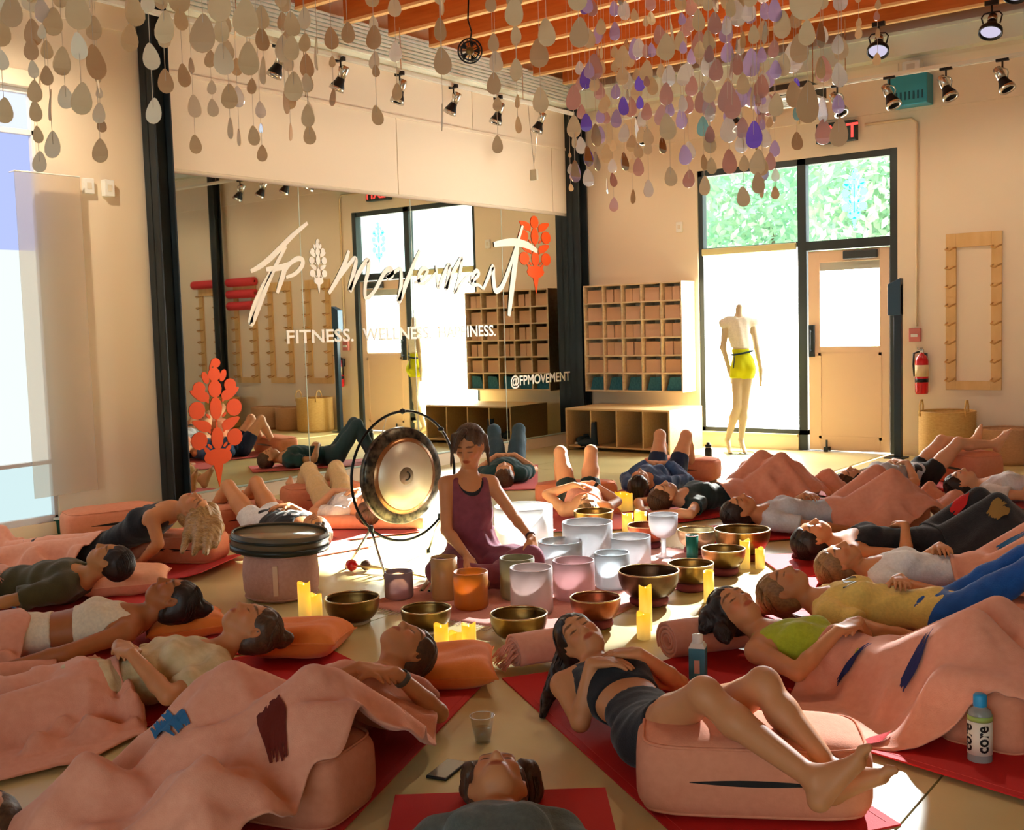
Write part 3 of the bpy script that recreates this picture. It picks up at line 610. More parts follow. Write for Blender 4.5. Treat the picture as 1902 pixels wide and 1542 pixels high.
# ------------------------------------------------------------------ mat racks with V pegs
rack_m = mat('rack_ply', (230, 192, 132), 0.5, noise=(4, (216, 174, 112), 0.25), stretch=(3, 1, 1))
peg_m = mat('rack_peg', (196, 148, 84), 0.5)
def rack(x0, label):
    t = thing('mat_rack', (x0, YB, 0.70), 0, label, 'rack', 'mat racks on the back wall')
    w, h, bw = 0.54, 1.59, 0.10
    for nm, q in [('upright', (0, bw, 0, h)), ('upright', (w-bw, w, 0, h)), ('rail', (bw, w-bw, h-0.14, h)), ('rail', (bw, w-bw, 0, 0.09))]:
        MB().span(q[0], q[1], -0.03, 0, q[2], q[3]).build(nm, rack_m, t, bevel=0.003)
    pm = MB().tube([(-0.035, -0.03, 0.018), (-0.035, -0.10, 0.0), (0.0, -0.10, -0.012), (0.045, -0.10, 0.012), (0.045, -0.03, 0.02)], 0.009, 6).mesh('peg', peg_m, True)
    for k in range(8):
        for xx in (bw/2, w-bw/2): o = link('peg', pm, t); o.location = (xx, 0, 0.10+k*0.19)
    return t
rack(-3.32, 'light plywood mat rack with pegs, right of the fire extinguisher')
rack(-2.45, 'light plywood mat rack with pegs, second right of the door, seen in the mirror')
rack(-1.62, 'light plywood mat rack with three red mats, seen in the mirror')
rack(-0.72, 'light plywood mat rack with one red mat, seen farthest left in the mirror')
roll_m = mat('mat_red_roll', (212, 62, 66), 0.7, bump=(60, 0.08))
def mat_roll(x, z, label):
    t = thing('rolled_mat', (x, YB-0.075, z), 0, label, 'yoga mat', 'rolled red mats on the racks')
    MB().lathe([(0.018, -0.33), (0.066, -0.33), (0.069, -0.32), (0.069, 0.32), (0.066, 0.33), (0.018, 0.33)], n=20, axis='X').build('roll', roll_m, t, smooth=True)
    sp_ = [(0.33+0.001, 0.018+0.046*k/40*1.0, 0.0) for k in range(41)]
    MB().tube([(0.331, (0.018+0.046*k/48)*math.cos(k*0.5), (0.018+0.046*k/48)*math.sin(k*0.5)) for k in range(49)], 0.0022, 4).build('spiral_edge', mat('mat_dark', (120, 26, 30), 0.8), t)
for x, z, lb in [(-1.35, 2.33, 'top red mat of three on the rack seen in the mirror'), (-1.35, 2.14, 'middle red mat of three on the rack seen in the mirror'), (-1.35, 1.95, 'lowest red mat of three on the rack seen in the mirror'), (-0.45, 2.33, 'lone red mat on the leftmost rack seen in the mirror')]:
    mat_roll(x, z, 'rolled '+lb)

# ------------------------------------------------------------------ baskets
def basket(x, y, r, h, label, handles=True, m=None):
    t = thing('woven_basket', (x, y, 0), 0, label, 'basket', 'baskets along the back wall')
    prof = [(0, 0.0), (r*0.94, 0.0), (r, 0.03)]; n = int(h/0.022)
    for k in range(n):
        z = 0.03+(h-0.03)*(k+0.5)/n; prof += [(r+0.006, z), (r, z+(h-0.03)/n/2)]
    prof += [(r-0.012, h), (r-0.02, 0.03), (0, 0.02)]
    MB().lathe(prof, n=36).build('weave', m, t, smooth=True)
    MB().tube([((r-0.004)*math.cos(k*PI/18), (r-0.004)*math.sin(k*PI/18), h) for k in range(36)], 0.011, 6, closed=True).build('rim', m, t, smooth=True)
    if handles:
        for sx in (-1, 1): MB().tube([(sx*(r+0.0)*math.cos(0.3)*0.85, -r*0.45+yy, h-0.04+zz) for yy, zz in [(-0.05, 0), (-0.05, 0.10), (-0.02, 0.16), (0.03, 0.16), (0.06, 0.10), (0.06, 0)]], 0.010, 6).build('handle', m, t, smooth=True)
straw = mat('straw_weave', (214, 176, 108), 0.8, noise=(30, (190, 148, 84), 0.3), stretch=(1, 1, 3)); jute = mat('jute_weave', (206, 162, 122), 0.85, noise=(40, (182, 138, 98), 0.3), stretch=(1, 1, 3))
basket(-3.22, 11.52, 0.27, 0.50, 'tall straw basket with loop handles right of the door', True, straw)
basket(-2.66, 11.55, 0.245, 0.34, 'low round jute basket between two others', False, jute)
basket(-2.10, 11.56, 0.25, 0.34, 'low round jute basket cut by the right edge', False, jute)
basket(-1.2, 11.40, 0.27, 0.48, 'tall straw basket with handles, seen only in the mirror', True, straw)

# ------------------------------------------------------------------ singing bowls, candles, gong and drum
def back(p, r):
    d = Vector((p[0], p[1])).normalized(); return (p[0]+d.x*r, p[1]+d.y*r, p[2] if len(p) > 2 else 0)
brass = mat('aged_brass', (150, 116, 62), 0.32, metal=0.9, noise=(9, (86, 64, 34), 0.3))
bronze = mat('dark_bronze', (104, 76, 52), 0.35, metal=0.85, noise=(9, (60, 42, 30), 0.3))
copper = mat('hammered_copper', (168, 96, 62), 0.35, metal=0.9, noise=(14, (120, 60, 40), 0.3))
pale_brass = mat('pale_brass', (206, 190, 150), 0.3, metal=0.7)
rim_m = mat('polished_rim', (214, 190, 140), 0.2, metal=0.95)
felt_w = mat('felt_white', (214, 206, 190), 0.9); felt_r = mat('cushion_maroon', (110, 44, 48), 0.9, bump=(80, 0.2))
def metal_bowl(p, R, m, label, pad='w', hk=0.82):
    h = R*hk; c = back(p, R*0.55); z0 = 0.012 if pad == 'w' else 0.045
    if pad == 'w':
        pd_ = thing('bowl_pad', c, 0, 'white felt pad under the '+label.split(',')[0], 'pad', 'felt pads under metal bowls'); MB().lathe([(0, 0), (R*0.62, 0), (R*0.64, 0.006), (R*0.62, 0.012), (0, 0.012)], n=28).build('disc', felt_w, pd_, smooth=True)
    elif pad == 'r':
        pd_ = thing('bowl_cushion', c, 0, 'maroon ring cushion under the '+label.split(',')[0], 'cushion', 'ring cushions under metal bowls')
        MB().tube([(R*0.50*math.cos(k*PI/14), R*0.50*math.sin(k*PI/14), 0.025) for k in range(28)], 0.025, 8, closed=True).build('ring', felt_r, pd_, smooth=True)
    t = thing('singing_bowl', (c[0], c[1], z0), 0, label, 'singing bowl', 'metal singing bowls in the circle')
    prof = [(0, 0)]+[(R*(0.45+0.55*math.sin(PI/2*s)**0.8), h*(s**1.7)) for s in [0.0, 0.08, 0.18, 0.3, 0.45, 0.6, 0.75, 0.9, 1.0]]
    inn = [(max(0, r-0.006), z+0.004) for r, z in prof[::-1]]; inn[0] = (R-0.006, h); inn[-1] = (0, 0.005)
    MB().lathe(prof+[(R+0.001, h+0.003)]+inn, n=44).build('shell', m, t, smooth=True)
    MB().tube([((R-0.003)*math.cos(k*PI/22), (R-0.003)*math.sin(k*PI/22), h+0.002) for k in range(44)], 0.0045, 6, closed=True).build('rim', rim_m, t, smooth=True)
metal_bowl((-3.963,3.866,0.000), 0.140, brass, 'olive brass singing bowl right of the drum candles', 'w')
metal_bowl((-3.530,3.934,0.000), 0.124, brass, 'brass singing bowl behind the trio of candles', 'w')
metal_bowl((-3.058,4.049,0.000), 0.136, brass, 'gold brass singing bowl at the front of the rug', 'w')
metal_bowl((-2.871,4.417,0.000), 0.124, copper, 'copper-coloured singing bowl behind the person in the black crop top', 'r')
metal_bowl((-2.866,4.919,0.000), 0.160, bronze, 'widest dark bronze singing bowl behind a tall candle', 'r')
metal_bowl((-2.831,5.314,0.000), 0.126, brass, 'brass singing bowl left of a lone tall candle', 'r')
metal_bowl((-2.853,5.750,0.000), 0.128, brass, 'brass singing bowl in front of the large far one', 'r')
metal_bowl((-2.928,6.158,0.000), 0.172, brass, 'large brass singing bowl with bright rim behind two candles', 'r')
metal_bowl((-3.259,6.212,0.000), 0.128, pale_brass, 'pale silvery singing bowl beside the goblet', 'r')
metal_bowl((-3.619,6.207,-0.000), 0.130, copper, 'red copper singing bowl left of the goblet', 'r')
metal_bowl((-4.200,6.464,-0.000), 0.140, brass, 'brass singing bowl at the back of the circle', 'r')

def crystal(p, R, h, m, label, wall=0.006, name='crystal_bowl', cat='crystal bowl'):
    c = back(p, R); t = thing(name, c, 0, label, cat, 'crystal bowls on the rug')
    k = R*0.28
    prof = [(0, 0), (R-k, 0)]+[(R-k+k*math.sin(a), k-k*math.cos(a)) for a in (0.4, 0.8, 1.2, 1.57)]+[(R, h*0.5), (R, h), (R-wall, h), (R-wall, h*0.5), (R-wall, k)]+[(R-k+(k-wall)*math.sin(a), k-(k-wall)*math.cos(a)) for a in (1.2, 0.8, 0.4)]+[(R-k, wall), (0, wall)]
    MB().lathe(prof, n=40).build('wall', m, t, smooth=True)
    MB().tube([((R-wall/2)*math.cos(a*PI/20), (R-wall/2)*math.sin(a*PI/20), h) for a in range(40)], wall*0.55, 6, closed=True).build('rim', m, t, smooth=True)
    return t
fw = frosted('quartz_white', (255, 255, 255), 0.06, 0.66); fpk = frosted('quartz_pink', (250, 206, 204), 0.12, 0.58); fo = frosted('quartz_orange', (250, 160, 60), 0.08, 0.6); fpe = frosted('quartz_peach', (252, 196, 126), 0.06, 0.55)
fol = frosted('quartz_olive', (170, 160, 120), 0.1, 0.4); fcl = frosted('quartz_clear', (248, 254, 255), 0.3, 0.62); fwp = frosted('quartz_blush', (255, 232, 224), 0.05, 0.62); fgp = frosted('quartz_rose_glass', (240, 206, 214), 0.6, 0.3, 0.1)
crystal((-3.865,4.464,0.000), 0.073, 0.235, fpe, 'tall peach crystal cylinder bowl in front of the seated person')
crystal((-3.612,4.378,0.000), 0.092, 0.195, fo, 'orange crystal bowl at the front of the rug')
crystal((-3.524,4.664,0.000), 0.095, 0.225, fol, 'olive grey crystal bowl behind the white one')
crystal((-3.264,4.436,0.000), 0.110, 0.24, fwp, 'white to blush frosted crystal bowl at the front centre')
crystal((-3.250,4.797,0.000), 0.113, 0.21, fpk, 'rose pink crystal bowl')
crystal((-3.570,5.138,0.000), 0.128, 0.225, fcl, 'clear opaline crystal bowl behind the pink one')
crystal((-3.531,5.364,0.000), 0.150, 0.30, fw, 'large milky crystal bowl in the middle row')
crystal((-3.349,5.532,0.000), 0.128, 0.205, fw, 'milky crystal bowl at the right of the middle row')
crystal((-3.214,5.121,0.000), 0.098, 0.20, fcl, 'small clear bluish crystal bowl in front of the milky pair')
crystal((-4.051,5.443,0.000), 0.185, 0.34, fw, 'largest white crystal bowl at the seated person\'s elbow')
crystal((-4.099,4.355,0.000), 0.080, 0.15, fgp, 'transparent rose glass bowl near the mallets', 0.004)
# crystal goblet
gp = back((-3.382,5.996,-0.000), 0.05); gt = thing('crystal_goblet', gp, 0, 'milky crystal goblet bowl on a clear stem', 'crystal bowl', 'crystal bowls on the rug')
MB().lathe([(0, 0.13), (0.04, 0.135), (0.075, 0.16), (0.09, 0.21), (0.092, 0.28), (0.087, 0.28), (0.085, 0.21), (0.07, 0.165), (0, 0.14)], n=36).build('cup', fw, gt, smooth=True)
MB().lathe([(0, 0.0), (0.055, 0.0), (0.056, 0.006), (0.02, 0.02), (0.016, 0.06), (0.016, 0.12), (0.02, 0.135), (0, 0.135)], n=24).build('stem', fcl, gt, smooth=True)
gc = thing('tumbler', back((-3.228,6.081,0.000), 0.04), 0, 'dark green steel tumbler between the bowls', 'tumbler')
MB().lathe([(0, 0), (0.034, 0), (0.036, 0.01), (0.040, 0.145), (0.036, 0.145), (0.034, 0.02), (0, 0.015)], n=24).build('body', mat('green_steel', (28, 104, 88), 0.3, metal=0.3), gc, smooth=True)
MB().tube([(0.038*math.cos(k*PI/12), 0.038*math.sin(k*PI/12), 0.146) for k in range(24)], 0.003, 6, closed=True).build('rim', chrome_m, gc, smooth=True)

# LED candles
def led(name):
    m = bpy.data.materials.new(name); m.use_nodes = True; nt = m.node_tree; b = nt.nodes['Principled BSDF']
    tc = nt.nodes.new('ShaderNodeTexCoord'); sx = nt.nodes.new('ShaderNodeSeparateXYZ'); r = nt.nodes.new('ShaderNodeValToRGB')
    nt.links.new(tc.outputs['Generated'], sx.inputs[0]); nt.links.new(sx.outputs['Z'], r.inputs[0])
    e = r.color_ramp.elements; e[0].position = 0.0; e[0].color = (*lin((130, 112, 60)), 1); e[1].position = 0.85; e[1].color = (*lin((255, 176, 10)), 1)
    k = e.new(0.42); k.color = (*lin((206, 158, 56)), 1)
    nt.links.new(r.outputs[0], b.inputs['Emission Color']); b.inputs['Emission Strength'].default_value = 0.62; b.inputs['Base Color'].default_value = (*lin((240, 206, 120)), 1); b.inputs['Roughness'].default_value = 0.5
    return m
led_m = led('led_wax')
CM = {}
def candle(p, r, h, label, group):
    t = thing('led_candle', back(p, r), random.random()*6, label, 'candle', group)
    key = (round(r, 3), round(h, 3))
    if key not in CM:
        b = MB(); n = 24; prof = [(0, 0), (r*0.96, 0), (r, 0.004), (r, h*0.5), (r, h-0.006)]
        b.lathe(prof, n=n); top = []
        base = len(b.v)-n
        for k in range(n):  # wavy melted lip
            x, y_, z = b.v[base+k]; b.v[base+k] = (x, y_, z+0.006*math.sin(2*k*2*PI/n+1)+0.004*math.sin(3*k*2*PI/n))
        inner = [(0.8*b.v[base+k][0], 0.8*b.v[base+k][1], b.v[base+k][2]-0.012) for k in range(n)]
        s = len(b.v); b.v += inner; b.v.append((0, 0, h-0.03))
        for k in range(n): j = (k+1) % n; b.f.append((base+k, base+j, s+j, s+k)); b.mi.append(0); b.f.append((s+k, s+j, s+n)); b.mi.append(0)
        CM[key] = (b.mesh('wax', led_m, True), MB().tube([(0, 0, h-0.032), (0, 0, h-0.008)], [0.004, 0.002], 6).mesh('flame_tip', emission('flame_glow', (255, 214, 120), 3), True))
    link('wax', CM[key][0], t); link('flame_tip', CM[key][1], t)
for (p, r, h, lb, g) in [
    ((-4.279,3.834,0.000), 0.033, 0.19, 'taller LED candle of the pair right of the drum', 'pair of candles by the drum'), ((-4.209,3.852,0.000), 0.029, 0.135, 'shorter LED candle of the pair right of the drum', 'pair of candles by the drum'),
    ((-3.236,3.702,0.000), 0.033, 0.145, 'left LED candle of the trio in front', 'trio of candles in front'), ((-3.155,3.704,0.000), 0.030, 0.12, 'short middle LED candle of the trio in front', 'trio of candles in front'), ((-3.145,3.787,0.000), 0.033, 0.14, 'right LED candle of the trio in front', 'trio of candles in front'),
    ((-2.656,4.524,0.000), 0.031, 0.22, 'tall LED candle in front of the widest bronze bowl', 'candles by the bronze bowl'), ((-2.591,4.393,0.000), 0.033, 0.125, 'short LED candle nearest the person in the black crop top', 'candles by the bronze bowl'),
    ((-2.642,5.153,0.000), 0.028, 0.175, 'lone tall LED candle right of a brass bowl', 'candles among the bowls'), ((-2.831,5.989,0.000), 0.030, 0.175, 'tall LED candle before the large far bowl', 'candles among the bowls'), ((-2.755,6.032,0.000), 0.028, 0.125, 'short LED candle before the large far bowl', 'candles among the bowls'),
    ((-4.602,7.482,0.000), 0.045, 0.14, 'left LED candle of the pair at the back of the circle', 'pair of candles at the back'), ((-4.517,7.440,0.000), 0.045, 0.14, 'right LED candle of the pair at the back of the circle', 'pair of candles at the back'),
    ((-4.065,6.697,0.000), 0.04, 0.13, 'left LED candle behind the copper bowl', 'pair of candles behind the copper bowl'), ((-4.026,6.811,0.000), 0.045, 0.13, 'right LED candle behind the copper bowl', 'pair of candles behind the copper bowl')]:
    candle(p, r, h, lb, g)

# ------------------------------------------------------------------ rug with fringe
pink_cloth = mat('rug_pink', (232, 168, 152), 0.95, noise=(60, (214, 146, 132), 0.3), bump=(120, 0.25), stretch=(1, 4, 1))
rug = thing('fringed_rug', (-3.60, 5.25, 0), 0.02, 'pink woven rug with white fringe under the bowls', 'rug')
b = MB(); nx, ny = 26, 40
for j in range(ny+1):
    for i in range(nx+1):
        x = -0.66+1.32*i/nx; y = -1.06+2.12*j/ny; b.v.append((x+0.012*math.sin(y*5), y+0.015*math.sin(x*7), 0.004+0.004*abs(math.sin(x*9+y*4)*math.sin(y*7))))
for j in range(ny):
    for i in range(nx): k = j*(nx+1)+i; b.f.append((k, k+1, k+nx+2, k+nx+1)); b.mi.append(0)
o = b.build('cloth', pink_cloth, rug, smooth=True); md = o.modifiers.new('s', 'SOLIDIFY'); md.thickness = 0.004; md.offset = -1
fr = MB()
for k in range(70):
    x = -0.66+1.32*k/69; dx = random.uniform(-0.015, 0.015)
    for y0_, s in ((-1.06, -1), (1.06, 1)): fr.tube([(x, y0_, 0.006), (x+dx, y0_+s*0.03, 0.005), (x+dx*2, y0_+s*random.uniform(0.05, 0.075), 0.003)], 0.0022, 4)
tag(fr.build('fringe', mat('fringe_white', (232, 214, 200), 0.9), rug), kind='stuff')

# ------------------------------------------------------------------ gong on its ring stand
gq = (-4.706,5.092,0.565)
gg = thing('gong_stand', (gq[0], gq[1], 0), 0, 'round black tube gong stand left of the seated person', 'gong stand')
n_ = Vector((0.985, -0.17, 0)); s_ = Vector((0.17, 0.985, 0)); Z_ = Vector((0, 0, 1)); gz = gq[2]; RR = 0.405
ring = [s_*RR*math.cos(a)+Z_*(gz+RR*math.sin(a)) for a in [k*2*PI/64 for k in range(64)]]
MB().tube(ring, 0.009, 8, closed=True).build('ring_tube', mat('stand_black', (28, 28, 30), 0.3, metal=0.7), gg, smooth=True)
for sgn in (-1, 1):
    base = s_*RR*math.cos(-PI/2+sgn*0.75)+Z_*(gz+RR*math.sin(-PI/2+sgn*0.75))
    for m_ in (-1, 1):
        ft_ = base+n_*m_*0.20+s_*sgn*0.05; ft_.z = 0.012
        MB().tube([base, ft_], 0.008, 8).build('leg', chrome_m, gg, smooth=True); MB().tube([ft_-Vector((0, 0, 0.012)), ft_+Vector((0, 0, 0.012))], 0.013, 8).build('rubber_foot', black_m, gg)
    MB().lathe([(0, -0.02), (0.016, -0.02), (0.018, 0), (0.016, 0.02), (0, 0.02)], c=base, n=12).build('clamp', steel_m, gg, smooth=True)
for a in (PI/2, PI/2-0.85): q = s_*RR*math.cos(a)+Z_*(gz+RR*math.sin(a)); MB().lathe([(0, -0.02), (0.018, -0.01), (0.02, 0.0), (0.018, 0.01), (0, 0.02)], c=q, n=12).build('knob', black_m, gg, smooth=True)
go = thing('gong', (gq[0], gq[1], gz), 0, 'bronze gong with dark rim and pale polished centre', 'gong')
Rg = n_.to_track_quat('Z', 'Y').to_matrix(); gr = 0.305
MB().lathe([(gr*0.78, 0.004), (gr*0.97, -0.004), (gr, -0.02), (gr, -0.055), (gr*0.985, -0.055), (gr*0.97, -0.025), (gr*0.78, -0.012)], n=64, rot=Rg).build('rim', mat('gong_rim', (42, 40, 38), 0.35, metal=0.8, noise=(22, (110, 100, 84), 0.12)), go, smooth=True)
MB().lathe([(gr*0.70, 0.012), (gr*0.79, 0.004), (gr*0.79, -0.01), (gr*0.70, -0.002)], n=64, rot=Rg).build('band', mat('gong_band', (186, 140, 96), 0.3, metal=0.85, noise=(30, (150, 104, 70), 0.3)), go, smooth=True)
MB().lathe([(0, 0.016), (gr*0.2, 0.016), (gr*0.7, 0.012), (gr*0.7, 0), (0, 0)], n=64, rot=Rg).build('face', mat('gong_face', (222, 212, 190), 0.42, metal=0.45, noise=(7, (206, 194, 168), 0.3)), go, smooth=True)
MB().lathe([(0, 0.019), (gr*0.17, 0.018), (gr*0.18, 0.0165), (0, 0.0165)], n=40, rot=Rg).build('centre_disc', mat('gong_centre', (140, 124, 100), 0.4, metal=0.7), go, smooth=True)
MB().tube([Rg @ Vector((gr*0.085*math.cos(a), gr*0.085*math.sin(a), 0.02)) for a in [-2.0+k*0.25 for k in range(15)]], 0.004, 6).build('emblem', black_m, go)
for sx in (-0.5, 0.5): MB().tube([s_*sx*0.3+Z_*gr*0.86-n_*0.03, s_*sx*0.24+Z_*(RR*0.945)], 0.003, 5).build('cord', felt_w, go)

# gong mallets
def mallet(a, b_, r, m, label):
    t = thing('gong_mallet', (0, 0, 0), 0, label, 'mallet', 'mallets on the floor by the gong'); t.location = a
    d = Vector(b_)-Vector(a); R_ = d.to_track_quat('Z', 'Y').to_matrix()
    MB().lathe([(0, -r), (r*0.7, -r*0.75), (r, 0), (r*0.75, r*0.7), (0.3*r, r), (0, r)], n=20, rot=R_).build('head', m, t, smooth=True)
    MB().tube([d.normalized()*r*0.8, d], [0.008, 0.006], 8).build('handle', mat('mallet_wood', (206, 172, 116), 0.5), t, smooth=True)
mallet((-4.887,4.776,0.038), (-4.478,4.899,0.012), 0.038, mat('mallet_red', (206, 20, 26), 0.3, coat=0.5), 'gong mallet with glossy red ball head')
mallet((-4.813,4.827,0.036), (-4.342,4.843,0.012), 0.034, mat('mallet_brown', (92, 62, 56), 0.8), 'gong mallet with brown felt head')
# wooden sticks by the glass bowl
for a, b_, lb in [((-4.135,4.576,0.012), (-4.357,4.933,0.012), 'left hollow bamboo stick by the peach bowl'), ((-4.089,4.588,0.012), (-4.304,4.931,0.012), 'right hollow bamboo stick by the peach bowl')]:
    t = thing('bamboo_stick', a, 0, lb, 'stick', 'bamboo sticks on the rug'); d = Vector(b_)-Vector(a)
    MB().lathe([(0.006, 0), (0.012, 0), (0.012, d.length), (0.006, d.length)], n=14, rot=d.to_track_quat('Z', 'Y').to_matrix()).build('tube', mat('bamboo', (206, 178, 128), 0.5), t, smooth=True)
    MB().lathe([(0, 0.003), (0.006, 0.003)], n=12, rot=d.to_track_quat('Z', 'Y').to_matrix()).build('bore', black_m, t)

# ------------------------------------------------------------------ drum resting on a pouffe
pp = back((-4.620,3.982,0.000), 0.205)
pf = thing('pouffe', pp, 0.6, 'round dusty pink fabric pouffe with webbing handle', 'pouffe')
pf_m = mat('pouffe_cloth', (204, 160, 144), 0.95, noise=(50, (188, 142, 128), 0.3), bump=(120, 0.2))
MB().lathe([(0, 0), (0.17, 0), (0.195, 0.015), (0.208, 0.06), (0.212, 0.14), (0.206, 0.22), (0.19, 0.26), (0.15, 0.275), (0, 0.275)], n=40).build('body', pf_m, pf, smooth=True)
for z in (0.02, 0.25): MB().tube([(0.2*math.cos(k*PI/20), 0.2*math.sin(k*PI/20), z) for k in range(40)], 0.005, 6, closed=True).build('piping', pf_m, pf, smooth=True)
a0 = math.atan2(-pp[1], -pp[0])-0.6
hd_ = MB()
for z in [0.05+0.015*k for k in range(12)]:
    for da in (-0.06, 0.06): hd_.v.append((0.219*math.cos(a0-0.15+da), 0.219*math.sin(a0-0.15+da), z))
for k in range(11): hd_.f.append((2*k, 2*k+1, 2*k+3, 2*k+2)); hd_.mi.append(0)
o = hd_.build('handle', mat('webbing', (224, 190, 160), 0.9), pf); o.modifiers.new('s', 'SOLIDIFY').thickness = 0.006
dr_ = thing('frame_drum', (pp[0], pp[1], 0.275), 0, 'wide ocean drum with dark rim lying on the pouffe', 'drum')
dt = Matrix.Rotation(math.radians(-3), 3, Vector((rt.x, rt.y, 0)).cross(Vector((0, 0, 1)))) @ Matrix.Identity(3)
MB().lathe([(0.255, 0.0), (0.268, 0.0), (0.268, 0.095), (0.262, 0.10), (0.255, 0.095)], n=56, rot=dt).build('shell', mat('drum_shell', (98, 88, 70), 0.4), dr_, smooth=True)
MB().lathe([(0.269, 0.06), (0.274, 0.06), (0.274, 0.075), (0.269, 0.075)], n=56, rot=dt).build('hoop', mat('drum_dark', (34, 42, 36), 0.35), dr_, smooth=True)
MB().lathe([(0.269, 0.0), (0.274, 0.0), (0.274, 0.03), (0.269, 0.03)], n=56, rot=dt).build('hoop', mat('drum_dark', (34, 42, 36), 0.35), dr_, smooth=True)
MB().lathe([(0, 0.082), (0.256, 0.082), (0.256, 0.078), (0, 0.078)], n=56, rot=dt).build('drum_head', mat('drum_skin', (176, 158, 124), 0.18, noise=(5, (160, 140, 104), 0.3), spec=0.6), dr_, smooth=True)
MB().lathe([(0, 0.004), (0.256, 0.004), (0.256, 0.0), (0, 0.0)], n=56, rot=dt).build('drum_base', mat('drum_skin', (176, 158, 124), 0.18), dr_, smooth=True)

# ------------------------------------------------------------------ bottles, cups, phone
cu = thing('plastic_cup', (-2.437,2.993,0.000), 0, 'clear plastic cup of water on the concrete', 'cup')
MB().lathe([(0, 0), (0.027, 0), (0.028, 0.004), (0.043, 0.095), (0.045, 0.096), (0.042, 0.094), (0.026, 0.005), (0, 0.004)], n=28).build('wall', clear_glass('cup_plastic', (250, 250, 250), 0.25), cu, smooth=True)
MB().lathe([(0, 0.005), (0.026, 0.006), (0.034, 0.05), (0, 0.05)], n=28).build('water', clear_glass('water', (225, 228, 228), 0.3), cu, smooth=True)
MB().tube([(0.044*math.cos(k*PI/14), 0.044*math.sin(k*PI/14), 0.096) for k in range(28)], 0.0015, 5, closed=True).build('rim', mat('clear_rim', (240, 240, 236), 0.2), cu, smooth=True)
ph = thing('phone', (-2.373,2.719,0.000), 0, 'black phone with grey screen lying on the concrete', 'phone')
a, b_ = Vector((-2.357,2.651,0.000)), Vector((-2.391,2.806,0.000)); ph.rotation_euler = (0, 0, math.atan2(b_.y-a.y, b_.x-a.x))
MB().box((0, 0, 0.006), (0.155, 0.076, 0.010)).build('case', black_m, ph, bevel=0.004); MB().box((0, 0, 0.0113), (0.145, 0.068, 0.0008)).build('screen', mat('phone_screen', (120, 118, 108), 0.12, spec=0.8), ph)
ct = thing('carton_bottle', back((-2.080,3.951,0.000), 0.035), 0.35, 'blue and white carton water bottle with white cap', 'bottle')
MB().box((0, 0, 0.075), (0.068, 0.068, 0.15)).build('carton', mat('carton_blue', (52, 126, 152), 0.5, noise=(12, (80, 150, 170), 0.3)), ct, bevel=0.006)
MB().add([(sx*0.034, sy_*0.034, 0.15) for sx, sy_ in ((-1, -1), (1, -1), (1, 1), (-1, 1))]+[(0.024*sx, 0.024*sy_, 0.168) for sx, sy_ in ((-1, -1), (1, -1), (1, 1), (-1, 1))], [(0, 1, 5, 4), (1, 2, 6, 5), (2, 3, 7, 6), (3, 0, 4, 7), (4, 5, 6, 7)]).build('shoulder', white_m, ct)
MB().lathe([(0.022, 0.166), (0.022, 0.20), (0.0, 0.202)], n=20).build('cap', white_m, ct, smooth=True)
cv = Vector((-ct.location.x, -ct.location.y, 0)).normalized(); ca = math.atan2(cv.y, cv.x)-0.35+PI/2
k_ = round(ca/(PI/2))*(PI/2); o = MB().box((0, -0.0345, 0.075), (0.022, 0.002, 0.055)).build('printed_patch', mat('carton_patch', (226, 190, 170), 0.5), ct); o.rotation_euler = (0, 0, k_)
cr = thing('water_bottle', back((-0.923,3.672,0.000), 0.037), 0, 'clear water bottle with blue cap and black lettering', 'bottle')
BR = 0.0385
MB().lathe([(0, 0), (0.032, 0), (0.037, 0.006), (BR, 0.02), (BR, 0.165), (BR-0.002, 0.175), (0.034, 0.186), (0.022, 0.195), (0.018, 0.20), (0.018, 0.215), (0.0, 0.215)], n=36).build('body', frosted('bottle_plastic', (214, 220, 214), 0.45, 0.4, 0.1), cr, smooth=True)
MB().lathe([(0.021, 0.200), (0.021, 0.235), (0.017, 0.240), (0, 0.241)], n=24).build('cap', mat('cap_blue', (24, 140, 196), 0.35), cr, smooth=True)
MB().lathe([(BR+0.0003, 0.155), (BR+0.0008, 0.155), (BR+0.0008, 0.172), (BR+0.0003, 0.172)], n=36).build('band', mat('band_green', (150, 176, 90), 0.5), cr, smooth=True)
MB().lathe([(BR+0.0003, 0.045), (BR+0.0008, 0.045), (BR+0.0008, 0.154), (BR+0.0003, 0.154)], n=36).build('paper_label', mat('label_pale', (222, 214, 196), 0.5), cr, smooth=True)
v, f = text_mesh('core', 0.055, 0.0016); xs = [p[0] for p in v]; x0_, x1_ = min(xs), max(xs)
cam_a = math.atan2(-cr.location.y, -cr.location.x)
for off in (0.38, -1.0):
    tv = []
    for p in v:
        zz = 0.055+(p[0]-x0_)/(x1_-x0_)*0.09; th = cam_a+off-(p[1]-0.012)/BR*-1.0*-1.0
        tv.append(((BR+0.0014)*math.cos(th), (BR+0.0014)*math.sin(th), zz))
    MB().add(tv, f).build('lettering', black_m, cr)
bb = thing('shaker_bottle', (-5.365,10.501,0.000), 0, 'matt black drinks bottle standing behind the pink blankets', 'bottle')
MB().lathe([(0, 0), (0.036, 0), (0.037, 0.13), (0.030, 0.15), (0.030, 0.16), (0.034, 0.165), (0.034, 0.18), (0.02, 0.185), (0.018, 0.205), (0, 0.207)], n=24).build('body', black_m, bb, smooth=True)
MB().tube([(0.034*math.cos(k*PI/10), 0.034*math.sin(k*PI/10), 0.155) for k in range(20)], 0.003, 5, closed=True).build('ring', chrome_m, bb, smooth=True)
jr = thing('glass_jar', (-3.978,8.464,0.000), 0, 'clear glass bottle with dark lid behind the dark-haired person', 'bottle')
